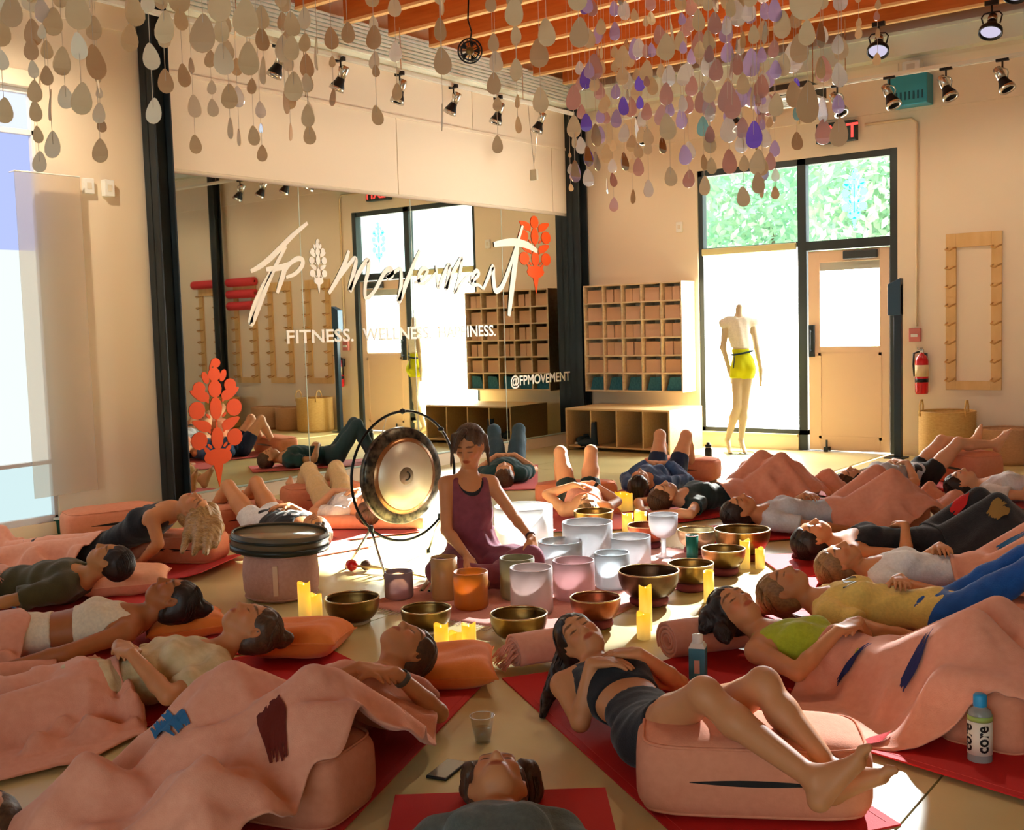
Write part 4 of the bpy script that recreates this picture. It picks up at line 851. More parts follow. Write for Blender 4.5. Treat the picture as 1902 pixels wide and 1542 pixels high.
MB().lathe([(0, 0), (0.045, 0), (0.047, 0.01), (0.047, 0.08), (0.035, 0.115), (0.03, 0.12), (0.028, 0.12), (0.033, 0.11), (0.044, 0.08), (0.044, 0.01), (0, 0.008)], n=28).build('wall', frosted('jar_glass', (214, 216, 226), 0.6, 0.3, 0.1), jr, smooth=True)
MB().lathe([(0.036, 0.118), (0.036, 0.145), (0.0, 0.146)], n=24).build('lid', black_m, jr, smooth=True)
gm = thing('tumbler', (-7.879,4.621,0.000), 0, 'dark green tumbler with white lid on the floor by the side window', 'tumbler')
MB().lathe([(0, 0), (0.046, 0), (0.05, 0.01), (0.055, 0.11), (0, 0.11)], n=28).build('body', mat('tumbler_green', (22, 84, 66), 0.4), gm, smooth=True)
MB().lathe([(0.056, 0.108), (0.058, 0.112), (0.058, 0.124), (0.052, 0.128), (0, 0.128)], n=28).build('lid', white_m, gm, smooth=True)

# ------------------------------------------------------------------ implicit surfaces -> one continuous mesh
V3 = lambda *a: np.array(a, float)
def nrm(v): v = np.asarray(v, float); return v/(np.linalg.norm(v)+1e-12)
def lerp(a, b, t): return np.asarray(a, float)*(1-t)+np.asarray(b, float)*t
class Prim:
    """op 'u' union or 's' subtract with smooth radius k"""
    def __init__(self, kind, a, b=None, r=None, k=0.02, op='u', R=None):
        self.kind, self.a, self.b, self.r, self.k, self.op = kind, np.asarray(a, float), None if b is None else np.asarray(b, float), r, k, op
        self.R = np.eye(3) if R is None else np.asarray(R, float)
        if kind in ('c', 'cc'):
            m = max(r); self.lo = np.minimum(self.a, self.b)-m; self.hi = np.maximum(self.a, self.b)+m
        elif kind == 'e':
            ext = np.sqrt(((self.R.T*np.asarray(r))**2).sum(axis=1)); self.lo = self.a-ext; self.hi = self.a+ext
        elif kind == 'b':
            ext = (np.abs(self.R.T)*np.asarray(r)).sum(axis=1); self.lo = self.a-ext; self.hi = self.a+ext
    def d(self, X, Y, Z, off=0.0):
        if self.kind in ('c', 'cc'):
            ax, ay, az = self.a; bx, by, bz = self.b-self.a; L2 = bx*bx+by*by+bz*bz+1e-12
            px, py, pz = X-ax, Y-ay, Z-az
            t0 = (px*bx+py*by+pz*bz)/L2; t = np.clip(t0, 0, 1)
            dd = np.sqrt((px-bx*t)**2+(py-by*t)**2+(pz-bz*t)**2)-(self.r[0]+(self.r[1]-self.r[0])*t)-off
            if self.kind == 'cc': dd = np.maximum(dd, (t0-1)*math.sqrt(L2))
            return dd
        R = self.R; px, py, pz = X-self.a[0], Y-self.a[1], Z-self.a[2]
        q = [R[i, 0]*px+R[i, 1]*py+R[i, 2]*pz for i in range(3)]
        if self.kind == 'e':
            r = [v+off for v in self.r]
            k0 = np.sqrt((q[0]/r[0])**2+(q[1]/r[1])**2+(q[2]/r[2])**2); k1 = np.sqrt((q[0]/r[0]**2)**2+(q[1]/r[1]**2)**2+(q[2]/r[2]**2)**2)+1e-9
            return k0*(k0-1)/k1
        rd = self.k0 if hasattr(self, 'k0') else 0.03
        e = [np.abs(q[i])-(self.r[i]-rd) for i in range(3)]
        return np.sqrt(sum(np.maximum(v, 0)**2 for v in e))+np.minimum(np.maximum(np.maximum(e[0], e[1]), e[2]), 0)-rd-off
def axis_pts(lo, hi, hc, hf, fine):
    out = [lo]; x = lo
    while x < hi:
        x += hf if any(a-hf <= x <= b for a, b in fine) else hc
        out.append(x)
    return np.array(out)
def field(prims, hc, hf=None, fine=(), off=0.0, pad=0.012):
    lo = np.min([p.lo for p in prims if p.op == 'u'], axis=0)-pad-off-hc; hi = np.max([p.hi for p in prims if p.op == 'u'], axis=0)+pad+off+hc
    hf = hf or hc
    A = [axis_pts(lo[i], hi[i], hc, hf, [(f[0][i], f[1][i]) for f in fine]) for i in range(3)]
    D = np.full([len(a) for a in A], 0.2, np.float32)
    for p in prims:
        m = p.k+2.5*hc+off; s = []
        for i in range(3):
            i0 = max(0, np.searchsorted(A[i], p.lo[i]-m)-1); i1 = min(len(A[i]), np.searchsorted(A[i], p.hi[i]+m)+1); s.append(slice(i0, i1))
        s = tuple(s)
        if any(q.stop <= q.start for q in s): continue
        X = A[0][s[0]][:, None, None]; Y = A[1][s[1]][None, :, None]; Z = A[2][s[2]][None, None, :]
        d = p.d(X, Y, Z, off if p.op == 'u' else -off).astype(np.float32); o = D[s]
        if p.op == 'u':
            h = np.maximum(p.k-np.abs(o-d), 0)/p.k; D[s] = np.minimum(o, d)-h*h*p.k*0.25
        else:
            d = -d; h = np.maximum(p.k-np.abs(o-d), 0)/p.k; D[s] = np.maximum(o, d)+h*h*p.k*0.25
    return D, A
def surface_nets(D, A):
    xs, ys, zs = A; S = D < 0
    c = np.zeros([n-1 for n in D.shape], np.int8)
    for i in (0, 1):
        for j in (0, 1):
            for k in (0, 1): c += S[i:D.shape[0]-1+i, j:D.shape[1]-1+j, k:D.shape[2]-1+k]
    act = (c > 0) & (c < 8); idx = np.argwhere(act); N = len(idx)
    ids = np.full(c.shape, -1, np.int32); ids[act] = np.arange(N)
    pos = np.zeros((N, 3)); cnt = np.zeros(N); I, J, K = idx.T
    for ax in range(3):
        o1, o2 = [q for q in range(3) if q != ax]
        for u in (0, 1):
            for w in (0, 1):
                a = [I.copy(), J.copy(), K.copy()]; a[o1] += u; a[o2] += w; b = [q.copy() for q in a]; b[ax] = b[ax]+1
                da = D[a[0], a[1], a[2]]; db = D[b[0], b[1], b[2]]; m = (da < 0) != (db < 0)
                t = np.where(m, da/(da-db+1e-12), 0)
                for q in range(3):
                    pa = A[q][a[q]]; pb = A[q][b[q]]; pos[:, q] += np.where(m, pa+(pb-pa)*t, 0)
                cnt += m
    pos /= np.maximum(cnt, 1)[:, None]; F = []
    for ax in range(3):
        o1, o2 = [(1, 2), (2, 0), (0, 1)][ax]
        sl0 = [slice(None)]*3; sl1 = [slice(None)]*3; sl0[ax] = slice(0, -1); sl1[ax] = slice(1, None)
        e = S[tuple(sl0)] != S[tuple(sl1)]; E = np.argwhere(e)
        ok = (E[:, o1] > 0) & (E[:, o2] > 0) & (E[:, o1] < D.shape[o1]-1) & (E[:, o2] < D.shape[o2]-1); E = E[ok]
        ins = S[E[:, 0], E[:, 1], E[:, 2]]; quad = []
        for du, dw in ((-1, -1), (0, -1), (0, 0), (-1, 0)):
            q = E.copy(); q[:, o1] += du; q[:, o2] += dw; quad.append(ids[q[:, 0], q[:, 1], q[:, 2]])
        Q = np.stack(quad, 1); Q[~ins] = Q[~ins][:, ::-1]; F.append(Q)
    F = np.concatenate(F); F = F[(F >= 0).all(1)]
    return pos, F
def relax(pos, F, n=1, w=0.5):
    for _ in range(n):
        acc = np.zeros_like(pos); cnt = np.zeros(len(pos))
        for a, b in ((0, 1), (1, 2), (2, 3), (3, 0)):
            np.add.at(acc, F[:, a], pos[F[:, b]]); np.add.at(acc, F[:, b], pos[F[:, a]]); np.add.at(cnt, F[:, a], 1); np.add.at(cnt, F[:, b], 1)
        pos = pos*(1-w)+w*acc/np.maximum(cnt, 1)[:, None]
    return pos
def np_mesh(name, pos, F, m, feat=None):
    me = bpy.data.meshes.new(name); nf = len(F); k = F.shape[1]
    me.vertices.add(len(pos)); me.vertices.foreach_set('co', np.ascontiguousarray(pos, np.float32).ravel())
    me.loops.add(nf*k); me.loops.foreach_set('vertex_index', F.astype(np.int32).ravel())
    me.polygons.add(nf); me.polygons.foreach_set('loop_start', np.arange(0, nf*k, k, dtype=np.int32))
    try: me.polygons.foreach_set('loop_total', np.full(nf, k, np.int32))
    except Exception: pass
    me.polygons.foreach_set('use_smooth', np.ones(nf, bool)); me.update(calc_edges=True)
    if feat is not None:
        at_ = me.attributes.new('feat', 'FLOAT_COLOR', 'POINT'); at_.data.foreach_set('color', np.ascontiguousarray(feat, np.float32).ravel())
    me.materials.append(m); return me
def implicit(name, prims, m, parent, hc=0.01, hf=None, fine=(), off=0.0, clip=None, wr=None, smooth=1, feat=None):
    D, A = field(prims, hc, hf, fine, off)
    if clip is not None or wr is not None:
        X = A[0][:, None, None]; Y = A[1][None, :, None]; Z = A[2][None, None, :]
        if wr is not None: D = D+wr(X, Y, Z).astype(np.float32)
        if clip is not None: D = np.maximum(D, clip(X, Y, Z).astype(np.float32))
    pos, F = surface_nets(D, A)
    if len(F) == 0: return None
    if smooth: pos = relax(pos, F, smooth, 0.4)
    return link(name, np_mesh(name, pos, F, m, feat(pos) if feat else None), parent)
def wrinkle(amp, f1, seed=0, d=(1, 0.4, 0.3)):
    r = np.random.default_rng(seed); ph = r.random(6)*6.28; a, b, c = d
    def w(X, Y, Z):
        q = a*X+b*Y+c*Z; s = b*X-a*Y+c*Z
        return amp*(np.sin(f1*q+2.2*np.sin(f1*0.31*s+ph[0])+ph[1])+0.6*np.sin(f1*1.9*q+1.5*np.sin(f1*0.5*s+ph[2])+ph[3]))
    return w

# ------------------------------------------------------------------ skin and hair materials
def skin_mat(name, rgb):
    m = mat(name, rgb, 0.5, spec=0.35, noise=(16, tuple(int(v*0.94) for v in rgb), 0.35)); nt = m.node_tree; b = nt.nodes['Principled BSDF']
    src = b.inputs['Base Color'].links[0].from_socket
    at_ = nt.nodes.new('ShaderNodeAttribute'); at_.attribute_name = 'feat'; sep = nt.nodes.new('ShaderNodeSeparateColor'); nt.links.new(at_.outputs['Color'], sep.inputs[0])
    for ch, col in (('Red', tuple(int(v*k) for v, k in zip(rgb, (0.82, 0.58, 0.56)))), ('Green', (52, 36, 28)), ('Blue', tuple(min(255, int(v*k)) for v, k in zip(rgb, (1.0, 0.84, 0.80))))):
        mx = nt.nodes.new('ShaderNodeMix'); mx.data_type = 'RGBA'; nt.links.new(sep.outputs[ch], mx.inputs[0]); nt.links.new(src, mx.inputs[6]); mx.inputs[7].default_value = (*lin(col), 1); src = mx.outputs[2]
    nt.links.new(src, b.inputs['Base Color']); b.inputs['Subsurface Weight'].default_value = 0.0
    return m
SK = {'tan': skin_mat('skin_tan', (206, 140, 92)), 'fair': skin_mat('skin_fair', (228, 172, 130)), 'brown': skin_mat('skin_brown', (176, 108, 62)), 'olive': skin_mat('skin_olive', (200, 138, 86))}
def hair_mat(name, a, b): return mat(name, a, 0.45, noise=(60, b, 0.25), stretch=(3, 1, 1.5), bump=(70, 0.2), spec=0.5)
HR = {'black': hair_mat('hair_black', (24, 18, 16), (46, 34, 28)), 'brown': hair_mat('hair_brown', (62, 42, 28), (92, 66, 44)), 'blond': hair_mat('hair_blond', (190, 150, 92), (120, 86, 50)), 'light': hair_mat('hair_lightbrown', (120, 88, 56), (160, 124, 80))}

def hand_prims(W, dr, pn, side, s=1.0, curl=0.5, spread=0.1):
    """wrist, finger direction, palm normal (towards what it touches), side=+1 when the thumb lies towards dr x pn"""
    dr = nrm(dr); pn = nrm(pn-dr*np.dot(pn, dr)); lt = np.cross(dr, pn)*side; R = np.array([lt, dr, pn]); P = []
    P.append(Prim('e', W+dr*0.045*s, r=(0.036*s, 0.052*s, 0.015*s), k=0.012, R=R))
    P.append(Prim('c', W+dr*0.02*s+lt*0.016*s, W+dr*0.075*s+lt*0.024*s, (0.013*s, 0.012*s), k=0.012)); P.append(Prim('c', W+dr*0.02*s-lt*0.012*s, W+dr*0.072*s-lt*0.024*s, (0.013*s, 0.011*s), k=0.012))
    for i, (o, L) in enumerate(((0.030, 0.066), (0.010, 0.076), (-0.010, 0.071), (-0.029, 0.056))):
        b = W+(dr*(0.086-0.004*abs(i-1.2))+lt*o)*s; fd = nrm(dr+lt*o*spread*40*0.25); q = b; ang = 0.15*curl
        for sg, (ln, r0, r1) in enumerate(((0.46, 0.0092, 0.0086), (0.31, 0.0086, 0.0080), (0.23, 0.0080, 0.0066))):
            ang += curl*(0.25, 0.5, 0.4)[sg]; v = fd*math.cos(ang)+pn*math.sin(ang); e = q+v*L*ln*s; P.append(Prim('c', q, e, (r0*s, r1*s), k=0.004)); q = e
    b = W+(dr*0.028+lt*0.030)*s; m_ = b+(dr*0.030+lt*0.022+pn*0.012)*s; e = m_+(dr*0.030+lt*0.006+pn*0.010*(1+curl))*s
    P.append(Prim('c', W+dr*0.018*s+lt*0.014*s, b, (0.016*s, 0.014*s), k=0.012)); P.append(Prim('c', b, m_, (0.0125*s, 0.0105*s), k=0.008)); P.append(Prim('c', m_, e, (0.0105*s, 0.008*s), k=0.004))
    return P
def foot_prims(A, dr, upv, s=1.0, side=1):
    """ankle, toe direction, instep (dorsal) direction"""
    dr = nrm(dr); upv = nrm(upv-dr*np.dot(upv, dr)); lt = np.cross(dr, upv)*side; P = []
    heel = A-dr*0.035*s-upv*0.045*s; ball = A+dr*0.125*s-upv*0.052*s
    P.append(Prim('c', A, heel, (0.036*s, 0.031*s), k=0.02)); P.append(Prim('c', A+dr*0.01*s, ball, (0.036*s, 0.020*s), k=0.025)); P.append(Prim('c', heel, ball+lt*0.018*s, (0.026*s, 0.021*s), k=0.02)); P.append(Prim('c', heel, ball-lt*0.022*s, (0.024*s, 0.018*s), k=0.02))
    for i in range(5):
        o = 0.028-0.0145*i; b = ball+lt*o*s+dr*(0.008-0.004*i)*s; L = (0.042, 0.037, 0.034, 0.030, 0.025)[i]; r = (0.0145, 0.0105, 0.0098, 0.0092, 0.0088)[i]
        P.append(Prim('c', b, b+(dr*L*0.6+upv*0.006)*s, (r*1.05*s, r*s), k=0.005)); P.append(Prim('c', b+(dr*L*0.6+upv*0.006)*s, b+(dr*L-upv*0.002)*s, (r*s, r*0.92*s), k=0.004))
    return P
def head_prims(Hc, S, U, Fw, s=1.0, ears=True):
    def W(x, y, z): return Hc+(S*x+U*y+Fw*z)*s
    R = np.array([S, U, Fw]); E = lambda p, r, k=0.02, op='u': Prim('e', W(*p), r=tuple(v*s for v in r), k=k*s, op=op, R=R)
    C = lambda a, b, r, k=0.015, op='u': Prim('c', W(*a), W(*b), (r[0]*s, r[1]*s), k=k*s, op=op)
    P = [E((0, 0.028, -0.016), (0.074, 0.086, 0.094)), E((0, -0.028, 0.030), (0.060, 0.080, 0.060), 0.03), E((0, -0.080, 0.052), (0.030, 0.024, 0.030), 0.03)]
    for q in (-1, 1):
        P += [C((q*0.054, -0.030, 0.000), (q*0.022, -0.086, 0.046), (0.020, 0.016), 0.03), E((q*0.037, -0.020, 0.060), (0.022, 0.018, 0.022), 0.025)]
    P.append(C((-0.036, 0.024, 0.070), (0.036, 0.024, 0.070), (0.014, 0.014), 0.02))
    for q in (-1, 1): P.append(E((q*0.031, 0.002, 0.097), (0.018, 0.013, 0.016), 0.014, 's'))
    for q in (-1, 1): P.append(E((q*0.031, 0.001, 0.073), (0.0165, 0.0105, 0.0135), 0.006))
    P += [C((0, 0.016, 0.083), (0, -0.030, 0.106), (0.0075, 0.0105), 0.012), E((0, -0.034, 0.102), (0.012, 0.010, 0.012), 0.010)]
    for q in (-1, 1): P.append(E((q*0.0115, -0.036, 0.093), (0.008, 0.007, 0.010), 0.008))
    P += [E((0, -0.060, 0.074), (0.026, 0.020, 0.018), 0.02), C((-0.016, -0.0565, 0.088), (0.016, -0.0565, 0.088), (0.0052, 0.0052), 0.006), C((-0.013, -0.0665, 0.088), (0.013, -0.0665, 0.088), (0.0062, 0.0062), 0.006)]
    if ears:
        for q in (-1, 1): P += [E((q*0.077, -0.006, -0.006), (0.008, 0.031, 0.019), 0.008), E((q*0.083, -0.002, -0.001), (0.006, 0.018, 0.010), 0.005, 's')]
    return P
def head_feat(Hc, S, U, Fw, s):
    def fn(pos):
        q = (pos-Hc)/s; x, y, z = q@S, q@U, q@Fw; o = np.zeros((len(pos), 4)); o[:, 3] = 1; fr = z > 0.045
        lip = ((np.abs(x)/0.024)**2+((y+0.0615)/0.0115)**2); o[:, 0] = np.clip(1.6-lip*1.1, 0, 1)*fr*(z > 0.07)
        yb = 0.0265-3.0*(np.abs(x)-0.034)**2; br = ((np.abs(x)-0.034)/0.022)**2+((y-yb)/0.0058)**2; lash = ((np.abs(x)-0.031)/0.0175)**2+((y+0.0055)/0.0040)**2
        o[:, 1] = np.maximum(np.clip(1.5-br, 0, 0.75), np.clip(1.4-lash, 0, 0.85))*fr*(np.abs(x) < 0.06)
        ch = ((np.abs(x)-0.042)/0.026)**2+((y+0.03)/0.026)**2; o[:, 2] = np.clip(1-ch, 0, 1)*fr*0.6
        return o
    return fn

def ik(a, c, l1, l2, pole):
    """middle joint of a two-bone limb"""
    a, c = np.asarray(a, float), np.asarray(c, float); d = c-a; L = min(np.linalg.norm(d), (l1+l2)*0.999); u = nrm(d)
    x = (l1*l1-l2*l2+L*L)/(2*L); h = math.sqrt(max(l1*l1-x*x, 0)); p = np.asarray(pole, float)-a; p = nrm(p-u*np.dot(p, u)); return a+u*x+p*h

# ------------------------------------------------------------------ a whole figure
SHORT_LEG = 0.42
def person(label, head, toward, s=1.0, skin='tan', hair=('brown', 'short'), face=None, crown=None, arms=('belly', 'belly'), legs='bolster', joints=None, clothes=(), q=1, group='people lying in a circle', fine_hands=False, male=False, chest_up=0.0, hair_pts=(), extras=(), head_s=1.0, hide_legs=False, body_z=0.0, sit=None):
    """head, toward: world points (head centre, pelvis side). q: 0 coarse, 1 mid, 2 fine"""
    head = np.asarray(head, float); tw = np.asarray(toward, float); d = nrm((head-tw)*V3(1, 1, 0)); X = V3(d[1], -d[0], 0)
    rz = math.atan2(-X[1]*-1, X[0]) if False else math.atan2(X[1], X[0])
    T = np.array([X, d, V3(0, 0, 1)])
    org = V3(head[0], head[1], 0); loc = lambda p: T@(np.asarray(p, float)-org); lv = lambda v: T@np.asarray(v, float)
    root = thing('person', tuple(org), rz, label, 'person', group)
    J = {}
    zb = body_z
    J['head'] = V3(0, 0, head[2]); J['neck'] = V3(0, -0.165*s, 0.115+zb+chest_up+0.25*(head[2]-0.13-zb)); J['chest'] = V3(0, -0.36*s, 0.125+zb+chest_up*0.75); J['pelvis'] = V3(0, -0.70*s, 0.112+zb)
    for n, sx in (('L', 1), ('R', -1)):
        J['sh'+n] = J['neck']+V3(sx*0.158*s, -0.045*s, -0.02)
        J['hip'+n] = J['pelvis']+V3(sx*0.085*s, -0.035*s, -0.005)
    yp = J['pelvis'][1]
    for n, sx, m in (('L', 1, arms[0]), ('R', -1, arms[1])):
        sh = J['sh'+n]
        if m == 'belly': J['wr'+n] = V3(sx*0.085*s, yp+0.17*s, 0.245+zb+chest_up*0.4); pole = sh+V3(sx*0.5, -0.2, -0.25)
        elif m == 'chest': J['wr'+n] = V3(sx*0.07*s, yp+0.36*s, 0.262+zb+chest_up*0.7); pole = sh+V3(sx*0.5, -0.25, -0.2)
        elif m == 'side': J['wr'+n] = V3(sx*0.30*s, yp+0.02*s, 0.05+zb); pole = sh+V3(sx*0.6, -0.3, 0.0)
        elif m == 'up': J['wr'+n] = V3(sx*0.12*s, 0.12*s, 0.06+zb); pole = sh+V3(sx*0.6, 0.25, -0.05)
        else: J['wr'+n] = V3(sx*0.36*s, yp+0.12*s, 0.05+zb); pole = sh+V3(sx*0.6, -0.1, 0.0)
        J['el'+n] = None; J['pole'+n] = pole; J['md'+n] = m
        hip = J['hip'+n]
        if legs == 'straight': J['kn'+n] = hip+V3(sx*0.03, -0.41*s, 0.0); J['an'+n] = hip+V3(sx*0.07, -0.81*s, -0.035)
        elif legs == 'bolster': J['kn'+n] = hip+V3(sx*0.03, -0.335*s, 0.245); J['an'+n] = hip+V3(sx*0.04, -0.66*s, 0.01)
        elif legs == 'kneesup': J['kn'+n] = hip+V3(sx*0.04, -0.235*s, 0.335); J['an'+n] = hip+V3(sx*0.05, -0.42*s, -0.03)
        elif legs == 'raised': J['kn'+n] = hip+V3(sx*0.02, -0.31*s, 0.27); J['an'+n] = hip+V3(sx*0.04, -0.68*s, 0.24)
    for k, v in (joints or {}).items(): J[k] = loc(v)
    for n in 'LR':
        if 'pelvis' in (joints or {}) and 'hip'+n not in joints: J['hip'+n] = J['pelvis']+V3((1 if n == 'L' else -1)*0.085*s, -0.035*s, -0.005)
        if J['el'+n] is None: J['el'+n] = ik(J['sh'+n], J['wr'+n], 0.275*s, 0.245*s, J['pole'+n])
        J['el'+n][2] = max(J['el'+n][2], 0.045+zb); J['wr'+n][2] = max(J['wr'+n][2], 0.035)
    if sit: J.update({k: loc(v) for k, v in sit.items()})
    G = {}
    lt = nrm(J['shL']-J['shR']); uu = nrm(J['neck']-J['pelvis']); ff = nrm(np.cross(lt, uu)); uu = np.cross(ff, lt); RT = np.array([lt, uu, ff])
    hl = nrm(J['hipL']-J['hipR']); hf_ = nrm(np.cross(hl, uu)); RP = np.array([hl, np.cross(hf_, hl), hf_])
    E = lambda c, r, R, k=0.04: Prim('e', c, r=tuple(v*s for v in r), k=k, R=R); C = lambda a, b, ra, rb, k=0.025: Prim('c', a, b, (ra*s, rb*s), k=k)
    torso = [E(J['pelvis'], (0.158, 0.12, 0.098), RP), E(lerp(J['pelvis'], J['chest'], 0.5), (0.122, 0.15, 0.082), RT, 0.06), E(J['chest'], (0.140, 0.165, 0.100), RT, 0.05), E(lerp(J['chest'], J['neck'], 0.55), (0.142, 0.10, 0.078), RT, 0.05)]
    if male: torso.append(E(lerp(J['chest'], J['neck'], 0.35), (0.165, 0.13, 0.095), RT, 0.05))
    else: torso += [E(J['chest']+(lt*sx*0.062+uu*0.015+ff*0.062)*s, (0.060, 0.060, 0.052), RT, 0.03) for sx in (-1, 1)]
    should = [C(lerp(J['neck'], J['sh'+n], 0.25), J['sh'+n], 0.055, 0.052, 0.04) for n in 'LR']
    arm = {}; leg = {}
    for n in 'LR':
        sh, el, wr = J['sh'+n], J['el'+n], J['wr'+n]; ub = C(sh, el, 0.046, 0.035, 0.02); fm = lerp(el, wr, 0.28)
        arm[n] = [ub, C(el, fm, 0.035, 0.036, 0.012), C(fm, wr, 0.036, 0.0235, 0.012)]
        hp, kn, an = J['hip'+n], J['kn'+n], J['an'+n]; bk = nrm(np.cross(np.cross(kn-hp, an-kn), an-kn)+1e-6); fw = nrm(kn-0.5*(hp+an)+V3(0, 0, 1e-3))
        cf = lerp(kn, an, 0.28)-fw*0.012*s
        leg[n] = [C(hp, lerp(hp, kn, 0.55), 0.086, 0.066, 0.04), C(lerp(hp, kn, 0.55), kn, 0.066, 0.050, 0.03), E(kn+fw*0.006, (0.048, 0.05, 0.048), np.eye(3), 0.02), C(kn, cf, 0.047, 0.050, 0.02), C(cf, an, 0.050, 0.031, 0.02)]
    # head
    Fw = nrm(lv(face)) if face is not None else V3(0, 0.05, 1.0); Fw = nrm(Fw); Up = lv(crown) if crown is not None else V3(0, 1, 0); Up = nrm(Up-Fw*np.dot(Up, Fw)); Sd = np.cross(Up, Fw); hs = s*head_s*1.02
    Hc = J['head']; nb = Hc+(-Up*0.055-Fw*0.012)*hs
    neck = [C(J['neck'], nb, 0.054, 0.050, 0.03), C(J['neck']-uu*0.03*s, J['neck'], 0.07, 0.056, 0.04)]
    hd = head_prims(Hc, Sd, Up, Fw, hs)
    hands = []
    hb = []
    for n, sx in (('L', 1), ('R', -1)):
        el, wr, m = J['el'+n], J['wr'+n], J['md'+n]; dr = nrm(wr-el); pn = V3(0, 0, -1.0)
        if m == 'belly': dr = nrm(V3(-sx*0.85, -0.05, 0.02))
        elif m == 'chest': dr = nrm(V3(-sx*0.9, 0.1, -0.05))
        elif m == 'side': dr = nrm(V3(0.1*sx, -1, 0))
        if 'hd'+n in J: dr = nrm(T@np.asarray(joints['hd'+n], float)) if joints and 'hd'+n in joints else nrm(J['hd'+n])
        if 'pn'+n in J: pn = T@np.asarray(joints['pn'+n], float)
        thumb = 1 if np.dot(np.cross(dr, nrm(pn-dr*np.dot(pn, dr))), uu if m in ('belly', 'chest') else -lt*sx) > 0 else -1
        hp_ = hand_prims(wr, dr, pn, thumb, s*1.0, 0.55); hands += hp_; hb.append((np.min([p.lo for p in hp_], 0), np.max([p.hi for p in hp_], 0)))
    feet = []
    for n, sx in (('L', 1), ('R', -1)):
        kn, an = J['kn'+n], J['an'+n]; sd = nrm(an-kn)
        td = nrm(V3(sx*0.35, -0.35, 1.0)) if legs in ('straight', 'bolster', 'raised') else nrm(V3(0, -1, -0.05))
        if joints and 'ft'+n in joints: td = nrm(T@np.asarray(joints['ft'+n], float))
        if sit and 'ft'+n in sit: td = nrm(T@np.asarray(sit['ft'+n], float))
        upv = -sd
        feet += foot_prims(an, td, upv, s*0.96, 1)
    legp = leg['L']+leg['R']
    allp = torso+should+legp+arm['L']+arm['R']+neck+hd+hands+feet
    if hide_legs: allp = torso+should+leg['L'][:2]+leg['R'][:2]+arm['L']+arm['R']+neck+hd+hands
    hc, hf = ((0.014, 0.0075), (0.011, 0.0055), (0.009, 0.0042))[q]
    fine = [(Hc-0.115*hs, Hc+0.115*hs)]
    if fine_hands or q == 2: fine += hb
    if q == 2 and not hide_legs:
        fp_ = [p for p in feet]; fine += [(np.min([p.lo for p in fp_], 0), np.max([p.hi for p in fp_], 0))]
    implicit('body', allp, SK[skin], root, hc, hf, fine, smooth=1 if q < 2 else 1, feat=head_feat(Hc, Sd, Up, Fw, hs))
    # ---- hair
    hcol, hst = hair
    W = lambda x, y, z: Hc+(Sd*x+Up*y+Fw*z)*hs
    RH = np.array([Sd, Up, Fw]); HE = lambda p, r, k=0.02, op='u': Prim('e', W(*p), r=tuple(v*hs for v in r), k=k, op=op, R=RH)
    hp_ = [HE((0, 0.032, -0.022), (0.085, 0.093, 0.100), 0.02)]
    if hst != 'short': hp_ += [HE((0, -0.02, -0.055), (0.075, 0.075, 0.055), 0.03)]
    hp_ += [HE((0, -0.052, 0.078), (0.066, 0.112, 0.083), 0.02, 's')]
    if hst in ('bun', 'blondbun'): hp_ += [HE((0.0, 0.105, -0.085), (0.042, 0.042, 0.042), 0.02), HE((0.01, 0.135, -0.09), (0.026, 0.024, 0.024), 0.01)]
    if hst == 'ponytail': hp_ += [Prim('c', W(0, 0.02, -0.11), W(0.03, -0.05, -0.16), (0.028*hs, 0.02*hs), k=0.02), Prim('c', W(0.03, -0.05, -0.16), W(0.05, -0.16, -0.15), (0.02*hs, 0.008*hs), k=0.02)]
    for a in hair_pts:   # chains of (world point, radius)
        pts = [(loc(p), r) for p, r in a]
        for (p0, r0), (p1, r1) in zip(pts[:-1], pts[1:]): hp_.append(Prim('c', p0, p1, (r0, r1), k=0.02))
    wv = wrinkle(0.0022 if q else 0.003, 150, 5, tuple(Sd)); fl_ = [(Hc-0.13*hs, Hc+0.13*hs)]
    implicit('hair', hp_, HR[hcol], root, 0.009 if q else 0.011, 0.005 if q else 0.008, fl_, wr=lambda X, Y, Z: wv(X, Y, Z))
    if q:                # loose strands over the hair shell
        hb_ = MB(); rs = random.Random(len(label)); nst = 110 if q == 2 else 60
        for k in range(nst):
            a = -1.45+2.9*(k+rs.random())/nst; fr0 = V3(math.sin(a)*0.9, 0.75*math.cos(a)+0.15, 0.62*math.cos(a)-0.12); en = V3(0.25*math.sin(a)+rs.uniform(-.2, .2), rs.uniform(-0.75, -0.1), -1.0); pts = []
            for i in range(7):
                u = nrm(fr0*(1-i/6)+en*(i/6)+V3(0, 0.5*math.sin(PI*i/6)*math.cos(a), 0)); lf = 1.0+0.012*rs.random()+(0.02 if i == 6 else 0)
                pts.append(W(u[0]*0.086*lf, 0.032+u[1]*0.094*lf, -0.022+u[2]*0.101*lf))
            hb_.tube(pts, [0.0016, 0.003, 0.0034, 0.0034, 0.0032, 0.0026, 0.001], 4)
        for a in hair_pts:
            pl = [(loc(p), r) for p, r in a]
            for k in range(26 if q == 2 else 16):
                off_ = V3(rs.gauss(0, 1), rs.gauss(0, 1), rs.gauss(0, 0.6)); off_ = nrm(off_); hb_.tube([p+off_*r*(0.94+0.08*rs.random()) for p, r in pl]+[pl[-1][0]+off_*pl[-1][1]*0.6+nrm(pl[-1][0]-pl[-2][0])*rs.uniform(0.004, 0.018)], [0.002]+[0.0034]*(len(pl)-1)+[0.001], 4)
        tag(hb_.build('hair_strands', HR[hcol], root, smooth=True), kind='stuff')
